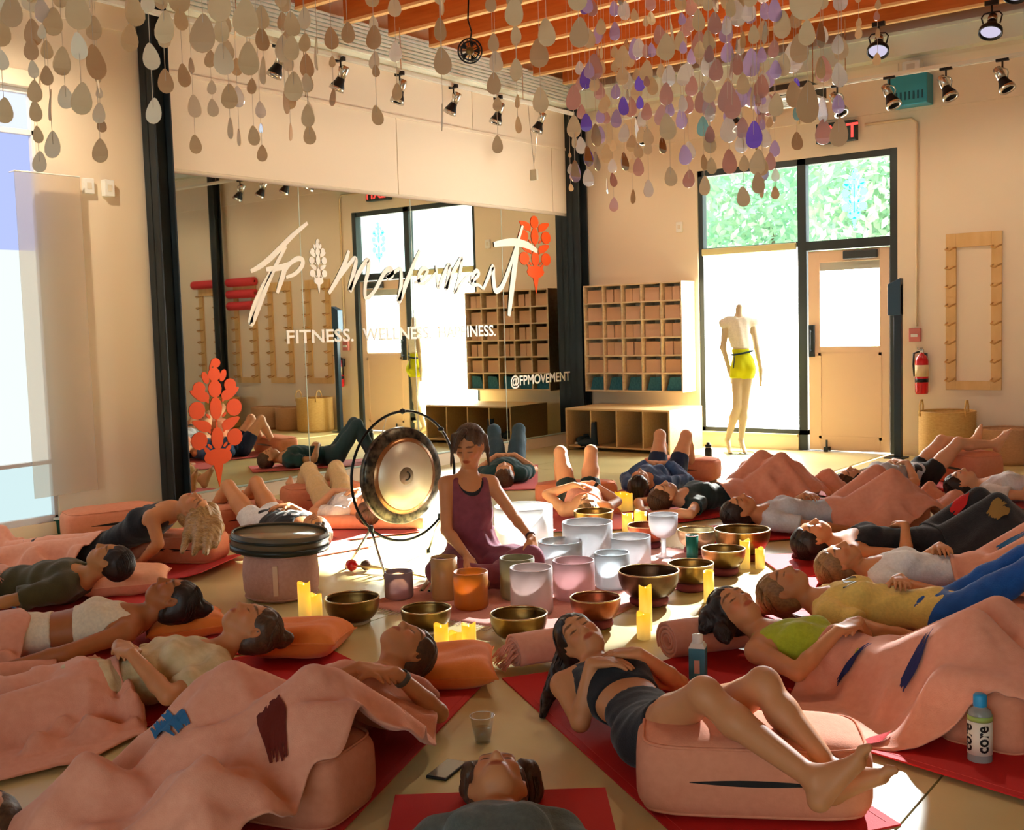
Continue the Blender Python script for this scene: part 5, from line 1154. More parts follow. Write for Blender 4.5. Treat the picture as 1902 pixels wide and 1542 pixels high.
    # ---- clothes
    ctx = dict(J=J, torso=torso, should=should, arm=arm, leg=leg, lt=lt, uu=uu, ff=ff, s=s, RP=RP, C=C)
    def ucoord(X, Y, Z, o): return (X-o[0])*uu[0]+(Y-o[1])*uu[1]+(Z-o[2])*uu[2]
    def ball(X, Y, Z, c, r): return r-np.sqrt((X-c[0])**2+(Y-c[1])**2+(Z-c[2])**2)
    for ci, cl in enumerate(clothes):
        kind, m = cl[0], cl[1]; o = cl[2] if len(cl) > 2 else {}
        off = o.get('off', 0.007); wr_ = wrinkle(o.get('wr', 0.0018), o.get('fr', 55), ci+len(label), (0.5, 1, 0.3)); h = (0.013, 0.0105, 0.0085)[q]
        P0 = J['pelvis']; Lh = np.dot(J['neck']-P0, uu)
        if kind in ('tshirt', 'tank', 'crop', 'longsleeve', 'bra'):
            pr = list(torso); lo_ = {'tshirt': -0.07, 'tank': -0.05, 'longsleeve': -0.07, 'crop': 0.24, 'bra': 0.27}[kind]*s if 'lo' not in o else o['lo']
            if kind in ('tshirt', 'longsleeve'):
                pr += should
                for n in 'LR':
                    a0, a1 = J['sh'+n], J['el'+n]
                    if kind == 'tshirt': pr.append(Prim('cc', a0, lerp(a0, a1, o.get('sl', 0.6)), (0.054*s, 0.056*s), k=0.03))
                    else: pr += [Prim('c', a0, a1, (0.052*s, 0.044*s), k=0.03), Prim('cc', a1, lerp(a1, J['wr'+n], 0.94), (0.044*s, 0.034*s), k=0.02)]
            else: pr += [Prim('c', lerp(J['neck'], J['sh'+n], 0.2), lerp(J['neck'], J['sh'+n], 0.62), (0.05*s, 0.042*s), k=0.04) for n in 'LR']
            nk = J['neck']+ff*o.get('nf', 0.055)*s+uu*0.03*s; nr = o.get('nr', {'tshirt': 0.085, 'longsleeve': 0.08, 'tank': 0.12, 'crop': 0.115, 'bra': 0.13}[kind])*s
            def clip(X, Y, Z, pr=pr, lo_=lo_, nk=nk, nr=nr, kind=kind, ar_=o.get('ar', 0.078), top_=o.get('top', 0.03)):
                c = np.maximum(lo_-ucoord(X, Y, Z, P0), ball(X, Y, Z, nk, nr)); c = np.maximum(c, ucoord(X, Y, Z, P0)-(Lh+top_*s))
                if kind in ('tank', 'crop', 'bra'):
                    for n in 'LR': c = np.maximum(c, ball(X, Y, Z, J['sh'+n]+lt*(0.035 if n == 'L' else -0.035)*s-uu*0.03*s, ar_*s))
                return c
            implicit(o.get('name', {'tshirt': 'shirt', 'longsleeve': 'shirt', 'tank': 'tank_top', 'crop': 'crop_top', 'bra': 'crop_top'}[kind]), pr, m, root, h, off=off, clip=clip, wr=wr_)
        elif kind in ('shorts', 'leggings', 'pants'):
            fr_ = {'shorts': o.get('fr_', 0.45), 'leggings': 1, 'pants': 1}[kind]; hi_ = o.get('hi', 0.14 if kind != 'shorts' else 0.12)*s
            pr = [torso[0], torso[1]]
            for n in 'LR':
                hp0, kn, an = J['hip'+n], J['kn'+n], J['an'+n]
                if kind == 'shorts': pr += [Prim('cc', hp0, lerp(hp0, kn, fr_), (0.086*s, (0.086-0.036*fr_)*s), k=0.04)]
                else: pr += leg[n][:4]+[Prim('cc', lerp(kn, an, 0.28)-0*kn, lerp(kn, an, o.get('end', 0.92)), (0.051*s, 0.034*s), k=0.02)]
            def clip(X, Y, Z, hi_=hi_): return ucoord(X, Y, Z, P0)-hi_
            implicit({'shorts': 'shorts', 'leggings': 'leggings', 'pants': 'trousers'}[kind], pr, m, root, h, off=off, clip=clip, wr=wr_)
    root['_'] = 0; del root['_']
    info = dict(root=root, J=J, T=T, org=org, rz=rz, solid=torso+legp+[p for p in feet], torso=torso, loc=loc, Hc=Hc, Sd=Sd, Up=Up, Fw=Fw, hs=hs)
    return info

def ring_band(info, a, b, t, r, m, name, w=0.012):
    """watch or bracelet round a limb, as a part"""
    a, b = np.asarray(a), np.asarray(b); c = lerp(a, b, t); d = Vector(nrm(b-a)); R_ = d.to_track_quat('Z', 'Y').to_matrix()
    return MB().lathe([(r, -w), (r+0.003, -w), (r+0.003, w), (r, w)], c=c, n=20, rot=R_).build(name, m, info['root'], smooth=True)

# ------------------------------------------------------------------ cloth props
def bolster(c, rz, L, W_, H_, m, label, group='pink bolsters', slit=True, z=0.0, tilt=0.0):
    t = thing('bolster', (c[0], c[1], z), rz, label, 'bolster', group)
    n = 14; b = MB(); vs_ = []
    def shp(u, v, e=5.0):
        cu, su, cv, sv = math.cos(u), math.sin(u), math.cos(v), math.sin(v); p = lambda x: math.copysign(abs(x)**(2/e), x)
        return (L/2*p(cv)*p(cu), W_/2*p(cv)*p(su), H_/2+H_/2*p(sv))
    nu, nv = 48, 24; rr = random.Random(int(c[0]*1000+c[1]*77))
    ph = [rr.random()*6 for _ in range(4)]
    for j in range(nv+1):
        for i in range(nu):
            x, y, zz = shp(2*PI*i/nu, -PI/2+PI*j/nv, 5.2 if abs(j-nv/2) < 30 else 4)
            w = 0.006*math.sin(7*x+ph[0])*math.sin(9*y+ph[1])+0.004*math.sin(19*x+5*zz+ph[2])
            k = 1+w*1.2; sag = 1+0.04*math.sin(PI*zz/H_); b.v.append((x*k, y*k*sag, max(0, zz+0.4*w*(1 if zz > H_*0.5 else 0))))
    for j in range(nv):
        for i in range(nu): a = j*nu+i; d_ = j*nu+(i+1) % nu; b.f.append((a, d_, d_+nu, a+nu)); b.mi.append(0)
    o = b.build('cover', m, t, smooth=True)
    for zz in (0.10*H_, 0.90*H_):
        pts = []
        for i in range(40):
            u = 2*PI*i/40; cu, su = math.cos(u), math.sin(u); p = lambda x: math.copysign(abs(x)**(2/5.2), x); k = 0.93; pts.append((L/2*k*p(cu), W_/2*k*p(su)*1.02, zz))
        MB().tube(pts, 0.005, 6, closed=True).build('piping', m, t, smooth=True)
    if slit:
        for sy_ in (-1, 1):
            s_ = MB(); k = 9
            for i in range(k): x = (-0.27+0.54*i/(k-1))*L; hh = 0.010*math.sin(PI*(i+0.3)/(k-0.4)); s_.v += [(x, sy_*(W_/2*1.043), H_*0.52-hh), (x, sy_*(W_/2*1.043), H_*0.52+hh)]
            for i in range(k-1): s_.f.append((2*i, 2*i+1, 2*i+3, 2*i+2)); s_.mi.append(0)
            s_.build('handle_slot', black_m, t)
    return t
def bol_prim(info, c, rz, L, W_, H_, z=0.0):
    a = info['loc']((c[0], c[1], z+H_/2)); th = rz-info['rz']; R = np.array([[math.cos(th), math.sin(th), 0], [-math.sin(th), math.cos(th), 0], [0, 0, 1]])
    p = Prim('b', a, r=(L/2, W_/2, H_/2), R=R); p.k0 = 0.06; return p
def pillow(c, rz, L, W_, H_, m, label, z=0.0, dent=0.25, tilt=(0, 0), group='orange pillows'):
    t = thing('pillow', (c[0], c[1], z), rz, label, 'pillow', group); b = MB(); n = 26
    for side in (1, -1):
        for j in range(n+1):
            for i in range(n+1):
                u = -1+2*i/n; v = -1+2*j/n; f = max(0.0, (1-u**4)*(1-v**4))**0.5
                pin = 1-0.09*(1-abs(u)**3)*(abs(v)**2); pin2 = 1-0.09*(1-abs(v)**3)*(abs(u)**2)
                h = H_/2*f*(1-(dent*math.exp(-((u*1.3)**2+(v*1.3)**2)*2.2) if side > 0 else 0))+0.004*math.sin(9*u+4*v)*f
                b.v.append((u*L/2*pin2, v*W_/2*pin, H_/2+side*h))
    for sd in (0, 1):
        o0 = sd*(n+1)**2
        for j in range(n):
            for i in range(n):
                a = o0+j*(n+1)+i; q = (a, a+1, a+n+2, a+n+1); b.f.append(q if sd == 0 else q[::-1]); b.mi.append(0)
    o = b.build('cover', m, t, smooth=True); o.rotation_euler = (tilt[0], tilt[1], 0)
    pts = [(-1, -1), (1, -1), (1, 1), (-1, 1)]; sp_ = []
    for k in range(4):
        (a, b_), (c_, d_) = pts[k], pts[(k+1) % 4]
        for i in range(10):
            u = a+(c_-a)*i/10; v = b_+(d_-b_)*i/10; pin = 1-0.09*(1-abs(u)**3)*(abs(v)**2); pin2 = 1-0.09*(1-abs(v)**3)*(abs(u)**2); sp_.append((u*L/2*pin2, v*W_/2*pin, H_/2))
    s_ = MB().tube(sp_, 0.004, 5, closed=True).build('seam', m, t, smooth=True); s_.rotation_euler = (tilt[0], tilt[1], 0)
    return t
MATN = [0]
def yoga_mat(a, b, m, label, w=0.61, L=1.75, curl=0):
    """a: head end centre (world), b: a point towards the foot end"""
    a, b = Vector((a[0], a[1])), Vector((b[0], b[1])); d = (b-a).normalized(); MATN[0] += 1; t = thing('yoga_mat', (a.x, a.y, 0.0008*MATN[0]), math.atan2(d.y, d.x), label, 'yoga mat', 'red yoga mats on the floor')
    mb = MB(); n = 30
    for i in range(n+1):
        x = L*i/n; z = 0.0
        if curl and x < 0.28: k = 1-x/0.28; z = curl*k*k
        for y in (-w/2, w/2): mb.v += [(x, y, z), (x, y, z+0.006)]
    for i in range(n):
        p = 4*i; mb.f += [(p+1, p+5, p+7, p+3), (p, p+2, p+6, p+4), (p, p+4, p+5, p+1), (p+2, p+3, p+7, p+6)]; mb.mi += [0]*4
    mb.f += [(0, 1, 3, 2), (4*n, 4*n+2, 4*n+3, 4*n+1)]; mb.mi += [0, 0]
    mb.build('sheet', m, t)
    st = MB()
    for y in (-w/2+0.03, w/2-0.03): st.tube([(0.3, y, 0.0063), (L-0.03, y, 0.0063)], 0.0012, 4)
    tag(st.build('stitch_line', mat('mat_line', (214, 66, 60), 0.7), t), kind='stuff')
    return t

def blanket(info, left, right, m, label, solids, slope=1.1, t0=0.012, amp=0.010, fr=22, seed=1, h=0.018, fringe=None, emb=(), name='blanket', smooth_n=2, group='pink throw blankets', res=0.014, base=0.006):
    """left/right: matching border poly-lines (local frame, head end to foot end); draped over solids"""
    left, right = np.asarray(left, float), np.asarray(right, float); T, org = info['T'], info['org']
    lo = np.minimum(left.min(0), right.min(0))-0.25; hi = np.maximum(left.max(0), right.max(0))+0.25
    ax, ay = np.arange(lo[0], hi[0], h), np.arange(lo[1], hi[1], h)
    Hm = np.full((len(ax), len(ay)), base, float)
    for z in np.arange(0.02, 0.80, h):     # top surface of the solids
        D = np.full(Hm.shape, 1.0)
        for p in solids:
            if p.lo[2]-0.03 <= z <= p.hi[2]+0.03: D = np.minimum(D, p.d(ax[:, None], ay[None, :], z))
        ok = D < h; Hm = np.where(ok, np.maximum(Hm, z-np.clip(D, -h, h)*0.7), Hm)
    Zc = Hm.copy()
    for _ in range(70):
        Zp = np.pad(Zc, 1, mode='edge'); c = Zc
        for dx, dy, w in ((-1, 0, 1), (1, 0, 1), (0, -1, 1), (0, 1, 1), (-1, -1, 1.414), (1, 1, 1.414), (-1, 1, 1.414), (1, -1, 1.414)):
            c = np.maximum(c, Zp[1+dx:1+dx+Zc.shape[0], 1+dy:1+dy+Zc.shape[1]]-slope*h*w)
        Zc = c
    def blur(a, n):
        for _ in range(n):
            p = np.pad(a, 1, mode='edge'); a = (p[:-2, 1:-1]+p[2:, 1:-1]+p[1:-1, :-2]+p[1:-1, 2:]+4*a)/8
        return a
    gap = np.clip((Zc-Hm)/0.06, 0, 1); Zs = blur(Zc, 6)
    r = np.random.default_rng(seed); Xg, Yg = ax[:, None], ay[None, :]; W_ = 0
    for k in range(7):
        th = r.uniform(0, PI); f = fr*r.uniform(0.5, 1.6); p0, p1 = r.uniform(0, 6.28, 2); u = Xg*math.cos(th)+Yg*math.sin(th); v = -Xg*math.sin(th)+Yg*math.cos(th)
        wv = np.sin(f*u+1.8*np.sin(f*0.25*v+p0)+p1); W_ = W_+(1-np.abs(wv))**1.5*np.clip(np.sin(f*0.19*v+0.23*f*u*0.3+p1*2)+0.35, 0, 1)/(0.6+0.5*k*0.3)
    W_ = np.tanh(1.3*(W_-W_.mean()))*0.6; Zs = Zs+amp*W_*(0.45+0.9*gap)
    Zs = blur(np.maximum(Zs, Hm+t0), smooth_n); Zs = np.maximum(Zs, Hm+t0*0.6); Zs = np.maximum(Zs, base)
    def resample(P, n):
        s_ = np.concatenate([[0], np.cumsum(np.linalg.norm(np.diff(P, axis=0), axis=1))]); q = np.linspace(0, s_[-1], n)
        return np.stack([np.interp(q, s_, P[:, 0]), np.interp(q, s_, P[:, 1])], 1)
    Ln = max(np.linalg.norm(np.diff(left, axis=0), axis=1).sum(), np.linalg.norm(np.diff(right, axis=0), axis=1).sum()); Wd = np.linalg.norm(left-right, axis=1).max()
    nv, nu = int(Ln/res)+2, int(Wd/res)+2; LL, RR_ = resample(left, nv), resample(right, nv)
    for A_ in (LL, RR_):
        for _ in range(6): A_[1:-1] = 0.25*A_[:-2]+0.5*A_[1:-1]+0.25*A_[2:]
    tt = np.linspace(0, 1, nu)[None, :, None]; P = LL[:, None, :]*(1-tt)+RR_[:, None, :]*tt
    jit = (0.012+0.12*amp)*np.sin(P[..., 1]*23+1)*np.sin(P[..., 0]*19); P = P+np.stack([jit, -jit], -1)
    fi = np.clip((P[..., 0]-lo[0])/h, 0, len(ax)-1.001); fj = np.clip((P[..., 1]-lo[1])/h, 0, len(ay)-1.001); i0, j0 = fi.astype(int), fj.astype(int); a, b = fi-i0, fj-j0
    Zv = (Zs[i0, j0]*(1-a)*(1-b)+Zs[i0+1, j0]*a*(1-b)+Zs[i0, j0+1]*(1-a)*b+Zs[i0+1, j0+1]*a*b)
    pos = np.concatenate([P, Zv[..., None]], -1)
    idx = np.arange(nv*nu).reshape(nv, nu); F = np.stack([idx[:-1, :-1], idx[:-1, 1:], idx[1:, 1:], idx[1:, :-1]], -1).reshape(-1, 4)[:, ::-1]
    root = thing(name, tuple(org), info['rz'], label, 'blanket', group)
    o = link('cloth', np_mesh('cloth', pos.reshape(-1, 3), F, m), root); md = o.modifiers.new('thick', 'SOLIDIFY'); md.thickness = 0.007; md.offset = 1.0
    gx = np.gradient(pos, axis=0); gy = np.gradient(pos, axis=1); nn = np.cross(gy, gx); nn /= np.linalg.norm(nn, axis=-1, keepdims=True)+1e-9
    nn = np.where(nn[..., 2:3] < 0, -nn, nn)
    def at_(u, v):
        fu = min(max(u, 0), 1)*(nu-1.001); fv = min(max(v, 0), 1)*(nv-1.001); i, j = int(fu), int(fv); a, b = fu-i, fv-j
        g = lambda A_: A_[j, i]*(1-a)*(1-b)+A_[j, i+1]*a*(1-b)+A_[j+1, i]*(1-a)*b+A_[j+1, i+1]*a*b
        return g(pos), g(nn)
    rr = random.Random(seed)
    for (u, v, ang, ln, wd, col) in emb:       # tufted yarn brush strokes
        b_ = MB(); ns = 11
        for k in range(ns):
            o_ = (k/(ns-1)-0.5)*wd; l0 = -ln*(0.5-0.22*rr.random()); l1 = ln*(0.5-0.30*rr.random()); pts = []; hw = wd/ns*1.25
            for q in range(9):
                s_ = l0+(l1-l0)*q/8; e_ = o_+0.05*wd*math.sin(q*0.9+k)
                row = []
                for sg in (-1, 1):
                    oo = e_+sg*hw*(0.25+0.75*math.sin(PI*(q+0.9)/9.6)); du = (s_*math.cos(ang)-oo*math.sin(ang))/Wd; dv = (s_*math.sin(ang)+oo*math.cos(ang))/Ln
                    p, n_v = at_(u+du, v+dv); row.append(tuple(p+n_v*(0.0125+0.0005*k)))
                pts.append(row)
            b_.add([p for row in pts for p in row], [(2*i, 2*i+1, 2*i+3, 2*i+2) for i in range(8)])
        b_.build('embroidery', col, root)
    if fringe:
        fb = MB()
        for e in fringe:
            row = 0 if e == 'head' else nv-1; s_ = -1 if e == 'head' else 1
            for k in range(int(Wd/0.012)):
                u = k/(int(Wd/0.012)-1); p, _ = at_(u, 0 if e == 'head' else 1); q, _ = at_(u, 0.03 if e == 'head' else 0.97); d_ = nrm(p-q); p = p+V3(0, 0, 0.003)
                L_ = rr.uniform(0.03, 0.055); p2 = p+d_*L_*0.5+V3(rr.uniform(-.006, .006), 0, -0.008); p3 = p+d_*L_+V3(rr.uniform(-.012, .012), 0, -0.022); p2[2] = max(p2[2], 0.006); p3[2] = max(p3[2], 0.004)
                fb.tube([p, p2, p3], [0.0024, 0.002, 0.0014], 4)
        tag(fb.build('fringe', m, root), kind='stuff')
    return root
def cloth_roll(c, rz, L, r, m, label, fringe_m=None):
    """rolled blanket used as a pillow: a spiral sheet"""
    t = thing('rolled_blanket', (c[0], c[1], 0.008), rz, label, 'blanket', 'rolled pink blankets')
    N = 110; turns = 3.6; v = []; nx = 12
    for i in range(N+1):
        a = turns*2*PI*i/N; q = r*(0.16+0.84*i/N)
        for j in range(nx+1):
            x = (-0.5+j/nx)*L; k = 1+0.02*math.sin(x*30+a*2); v.append((x, q*math.cos(a)*1.12*k, r*0.92+q*math.sin(a)*0.9*k))
    f_ = [(i*(nx+1)+j, i*(nx+1)+j+1, (i+1)*(nx+1)+j+1, (i+1)*(nx+1)+j) for i in range(N) for j in range(nx)]
    b = MB().add(v, f_); o = b.build('cloth', m, t, smooth=True); o.modifiers.new('s', 'SOLIDIFY').thickness = 0.012
    if fringe_m:
        fb = MB()
        for k in range(60):
            a = k*0.37; q = r*(0.3+0.7*((k*7) % 60)/60); p = V3(-0.5*L, q*math.cos(a)*1.1, r*0.92+q*math.sin(a)*0.9); fb.tube([p, p+V3(-0.03, random.uniform(-.02, .02), -0.01), p+V3(-0.06, random.uniform(-.03, .03), -min(p[2], 0.05))], 0.0025, 4)
        tag(fb.build('fringe', fringe_m, t), kind='stuff')
    return t

# ------------------------------------------------------------------ fabrics
def fab(n, c, c2=None, sc=70): return mat(n, c, 0.9, noise=(sc, c2 or tuple(int(v*0.9) for v in c), 0.3), bump=(160, 0.18), sheen=0.15)
pinkb = mat('throw_pink', (232, 164, 134), 0.95, noise=(35, (222, 150, 120), 0.3), bump=(260, 0.14), sheen=0.2)
bol_m = mat('bolster_canvas', (222, 146, 112), 0.9, noise=(40, (212, 134, 100), 0.3), bump=(170, 0.15))
orange_m = mat('pillow_orange', (244, 140, 58), 0.9, noise=(30, (236, 126, 48), 0.3), bump=(120, 0.12), sheen=0.2)
peach_m = mat('pillow_peach', (246, 180, 140), 0.9, noise=(30, (236, 164, 124), 0.3), bump=(120, 0.12))
mat_red = mat('mat_red', (198, 30, 28), 0.75, bump=(200, 0.1)); mat_pink = mat('mat_pink', (216, 66, 64), 0.75, bump=(200, 0.1)); mat_dusk = mat('mat_dusky_pink', (214, 110, 112), 0.75, bump=(200, 0.1))
F_black = fab('cloth_black', (22, 24, 28), (34, 36, 42)); F_navy = fab('cloth_navy', (34, 52, 84)); F_olive = fab('cloth_olive', (84, 76, 44), (58, 54, 32), 9); F_cream = fab('cloth_cream', (238, 222, 190)); F_cream2 = fab('cloth_cream_print', (232, 214, 170), (176, 150, 100), 14)
F_lime = fab('cloth_lime', (184, 196, 44)); F_yellow = fab('cloth_yellow', (238, 204, 106)); F_blue = fab('cloth_blue', (30, 92, 172), (22, 70, 140), 20); F_white = fab('cloth_white', (236, 236, 236)); F_grey = fab('cloth_charcoal', (92, 98, 90), (74, 80, 74)); F_dgrey = fab('cloth_neckband', (58, 62, 58))
F_denim = fab('cloth_denim', (40, 66, 112), (86, 120, 168), 18); F_teal = fab('cloth_teal', (36, 78, 84)); F_mauve = fab('cloth_mauve', (140, 72, 84), (120, 58, 72), 25); F_beige = fab('cloth_beige', (214, 186, 146)); F_lav = fab('cloth_lavender', (140, 150, 200)); F_dgreen = fab('cloth_darkgreen', (34, 58, 60)); F_sand = fab('cloth_sand', (228, 196, 140)); F_stripe = fab('cloth_palegrey', (206, 212, 218))
YARN = {'blue': mat('yarn_blue', (46, 104, 150), 0.9), 'navy': mat('yarn_navy', (36, 42, 92), 0.9), 'rust': mat('yarn_rust', (104, 32, 20), 0.9), 'black': mat('yarn_black', (24, 20, 20), 0.9), 'green': mat('yarn_green', (22, 62, 46), 0.9), 'red': mat('yarn_red', (200, 42, 40), 0.9), 'gold': mat('yarn_gold', (150, 116, 60), 0.9)}
def add(p, d, k): return (p[0]+d[0]*k, p[1]+d[1]*k, p[2] if len(p) > 2 else 0)
def und(d): L = math.hypot(*d); return (d[0]/L, d[1]/L)
def rzof(d): return math.atan2(d[1], d[0])
TOCAM = lambda p: nrm(V3(-p[0], -p[1], 1.47-p[2]))

# ================================================================== front right: person in black, ankles crossed on a bolster
d = und((0.83, -0.56)); hp = (-2.377,3.544,0.250)
yoga_mat((-2.63, 3.85, 0), add((-2.63, 3.85, 0), d, 1), mat_red, 'red yoga mat under the person in the black crop top', 0.63)
A = person('person in black crop top and shorts lying with ankles crossed over a bolster', hp, add(hp, d, 1), 0.97, 'tan', ('black', 'long'),
    face=(0.30, -0.60, 0.74), crown=(-0.74, 0.02, 0.6), arms=('chest', 'chest'), legs='bolster', q=2, chest_up=0.02,
    joints={'knR': (-1.517,2.917,0.360), 'anR': (-1.148,2.857,0.200), 'knL': (-1.393,3.064,0.370), 'anL': (-1.141,2.991,0.170), 'elR': (-2.166,3.216,0.055), 'wrR': (-2.146,3.264,0.262), 'elL': (-2.022,3.688,0.090), 'wrL': (-2.039,3.417,0.275), 'hdR': (0.80, 0.45, 0.06), 'hdL': (-0.85, -0.35, -0.02), 'ftR': (0.55, 0.55, 0.75), 'ftL': (0.85, 0.25, 0.5)},
    clothes=[('crop', F_black, {'nr': 0.10, 'lo': 0.25, 'ar': 0.07}), ('shorts', F_black, {'hi': 0.19, 'fr_': 0.40})],
    hair_pts=[[(add(hp, d, -0.06)[:2]+(0.20,), 0.07), ((-2.461,3.537,0.100), 0.05), ((-2.451,3.408,0.030), 0.022), ((-2.389,3.295,0.012), 0.010)]])
cB = (-1.424,3.052,0.000); db = und((0.62, 0.30)); BOLC = (-1.43, 3.05, 0); db = und((0.876, 0.48))
bolster(BOLC, rzof(db), 0.70, 0.34, 0.25, bol_m, 'pink bolster under the crossed legs of the person in the black crop top')
t = cloth_roll((-2.768,3.876,0.000), rzof(und((0.5, 0.85))), 0.34, 0.075, pinkb, 'rolled pink blanket under the head of the person in the black crop top', pinkb)

# ================================================================== front left: person under the large throw
d = und((0.20, -0.98)); hp = (-2.960,3.178,0.210)
yoga_mat((-3.18, 3.53, 0), add((-3.18, 3.53, 0), und((0.355, -0.935)), 1), mat_pink, 'pink-red yoga mat under the person with the wristwatch', 0.63)
B = person('person with closed eyes and a wristwatch under the nearest pink throw', hp, add(hp, d, 1), 1.0, 'tan', ('brown', 'long'), face=(0.15, 0.05, 1.0), crown=(0.25, 0.95, -0.1), arms=('belly', 'belly'), legs='bolster', q=2, joints={'knL': (-2.55, 2.30, 0.375), 'knR': (-2.80, 2.19, 0.375), 'anL': (-2.52, 1.93, 0.16), 'anR': (-2.80, 1.82, 0.14), 'wrL': (-2.701,2.835,0.250), 'wrR': (-2.835,2.789,0.260), 'elL': (-2.652,3.005,0.060), 'hdL': (-0.85, -0.45, 0.0), 'hdR': (0.9, 0.1, -0.05)},
    clothes=[('tshirt', fab('cloth_rose', (222, 150, 132)), {})], hide_legs=False)
ring_band(B, B['J']['elL'], B['J']['wrL'], 0.86, 0.031, mat('watch_strap', (90, 92, 84), 0.6), 'watch_band', 0.010)
pillow((-3.007,3.466,0.000), rzof(d)+0.5, 0.46, 0.42, 0.13, orange_m, 'orange pillow under the person with the wristwatch')
bc = (-2.68, 2.21, 0); bs = (bc, rzof(und((0.97, 0.24))), 0.68, 0.34, 0.25); BS = bolster(bc, bs[1], *bs[2:], bol_m, 'pink bolster showing under the nearest throw')
blanket(B, [(-0.34, -0.22), (-0.42, -0.5), (-0.5, -0.85), (-0.52, -1.2), (-0.42, -1.6), (-0.34, -1.95)], [(0.30, -0.30), (0.42, -0.55), (0.50, -0.74), (0.42, -0.95), (0.40, -1.22), (0.36, -1.95)], pinkb, 'large pink throw with blue and rust yarn strokes, nearest the camera',
    B['solid']+[bol_prim(B, bc, *bs[1:])], slope=0.8, amp=0.05, fr=12, seed=4, fringe=('head',),
    emb=[(0.42, 0.55, 0.35, 0.17, 0.055, YARN['blue']), (0.80, 0.52, 0.7, 0.19, 0.065, YARN['rust']), (0.20, 0.62, 0.9, 0.13, 0.06, YARN['black']), (0.62, 0.84, 0.5, 0.20, 0.10, YARN['black'])])

# ================================================================== left: cream shirt
d = und((-0.30, -0.95)); hp = (-3.686,3.004,0.240)
yoga_mat((-3.607,3.457,0.000), add((-3.607,3.457,0.000), d, 1), mat_red, 'red yoga mat under the person in the cream print shirt', 0.63, 1.8)
Cc = person('person in a cream print shirt under a rumpled pink throw', hp, add(hp, d, 1), 1.0, 'tan', ('brown', 'bun'), face=(-0.05, -0.15, 1.0), crown=(0.45, 0.85, 0.1), arms=('belly', 'belly'), legs='straight', q=2, clothes=[('tshirt', F_cream2, {'off': 0.014, 'wr': 0.005, 'fr': 38, 'sl': 0.75})])
pillow((-3.831,3.388,0.000), rzof(d)+0.9, 0.50, 0.44, 0.16, orange_m, 'large orange pillow under the person in the cream shirt', tilt=(0.0, -0.12))
blanket(Cc, [(-0.40, -0.55), (-0.46, -0.9), (-0.42, -1.3), (-0.40, -1.75)], [(0.36, -0.56), (0.50, -0.85), (0.46, -1.3), (0.48, -1.8)], pinkb, 'rumpled pink throw with green and rust yarn over the person in the cream shirt', Cc['solid'], slope=0.75, amp=0.15, fr=15, seed=9, smooth_n=1,
    emb=[(0.45, 0.42, 0.2, 0.16, 0.07, YARN['green']), (0.5, 0.82, 0.5, 0.20, 0.08, YARN['rust']), (0.8, 0.78, 0.4, 0.15, 0.06, YARN['black'])])

# ================================================================== left: dark bun, cream crop top
d = und((-0.62, -0.78)); hp = (-4.477,3.185,0.220)
yoga_mat(add(hp, d, -0.35), add(hp, d, 1), mat_pink, 'pink yoga mat under the person with the dark bun', 0.61)
D_ = person('person with dark hair bun in a cream crop top and leggings', hp, add(hp, d, 1), 1.02, 'brown', ('black', 'bun'), face=(-0.25, -0.12, 1.0), crown=(0.6, 0.75, -0.05), arms=('side', 'side'), legs='straight', q=2, clothes=[('crop', F_cream, {'lo': 0.27, 'nr': 0.10}), ('leggings', F_cream, {'hi': 0.17})])
pillow((-4.568,3.310,0.000), rzof(d)+0.2, 0.42, 0.34, 0.12, orange_m, 'small orange pillow under the dark bun')
blanket(D_, [(-0.34, -0.68), (-0.4, -1.0), (-0.4, -1.6)], [(0.30, -0.64), (0.40, -1.0), (0.42, -1.6)], pinkb, 'pink throw over the legs of the person with the dark bun', D_['solid'], slope=0.9, amp=0.10, fr=18, seed=12, smooth_n=1, emb=[(0.45, 0.06, 0.4, 0.07, 0.05, YARN['blue'])])
t = cloth_roll((-4.605,2.477,0.000), rzof(d), 0.30, 0.035, pinkb, 'crumpled end of a pink blanket on the floor at the left edge', pinkb)

# ================================================================== left: olive shirt
d = und((-0.84, -0.54)); hp = (-5.475,3.498,0.240)
yoga_mat(add(hp, d, -0.35), add(hp, d, 1), mat_pink, 'pink yoga mat under the person in olive', 0.61)
E_ = person('person with short dark hair in an olive shirt on an orange pillow', hp, add(hp, d, 1), 1.0, 'olive', ('black', 'short'), face=(-0.35, -0.1, 0.95), crown=(0.75, 0.55, 0.15), arms=('side', 'side'), legs='straight', q=1, male=True, clothes=[('tshirt', F_olive, {'off': 0.016, 'wr': 0.006, 'fr': 34, 'sl': 0.8}), ('pants', F_black, {})])
pillow((-5.667,3.704,0.000), rzof(d)+0.35, 0.52, 0.42, 0.15, peach_m, 'peach-orange pillow under the person in olive')
blanket(E_, [(-0.36, -0.60), (-0.42, -1.0), (-0.4, -1.7)], [(0.32, -0.58), (0.42, -1.0), (0.42, -1.7)], pinkb, 'pink throw over the legs of the person in olive', E_['solid'], slope=0.9, amp=0.09, fr=16, seed=15, fringe=('head',), emb=[(0.6, 0.2, 0.5, 0.1, 0.05, YARN['blue'])])

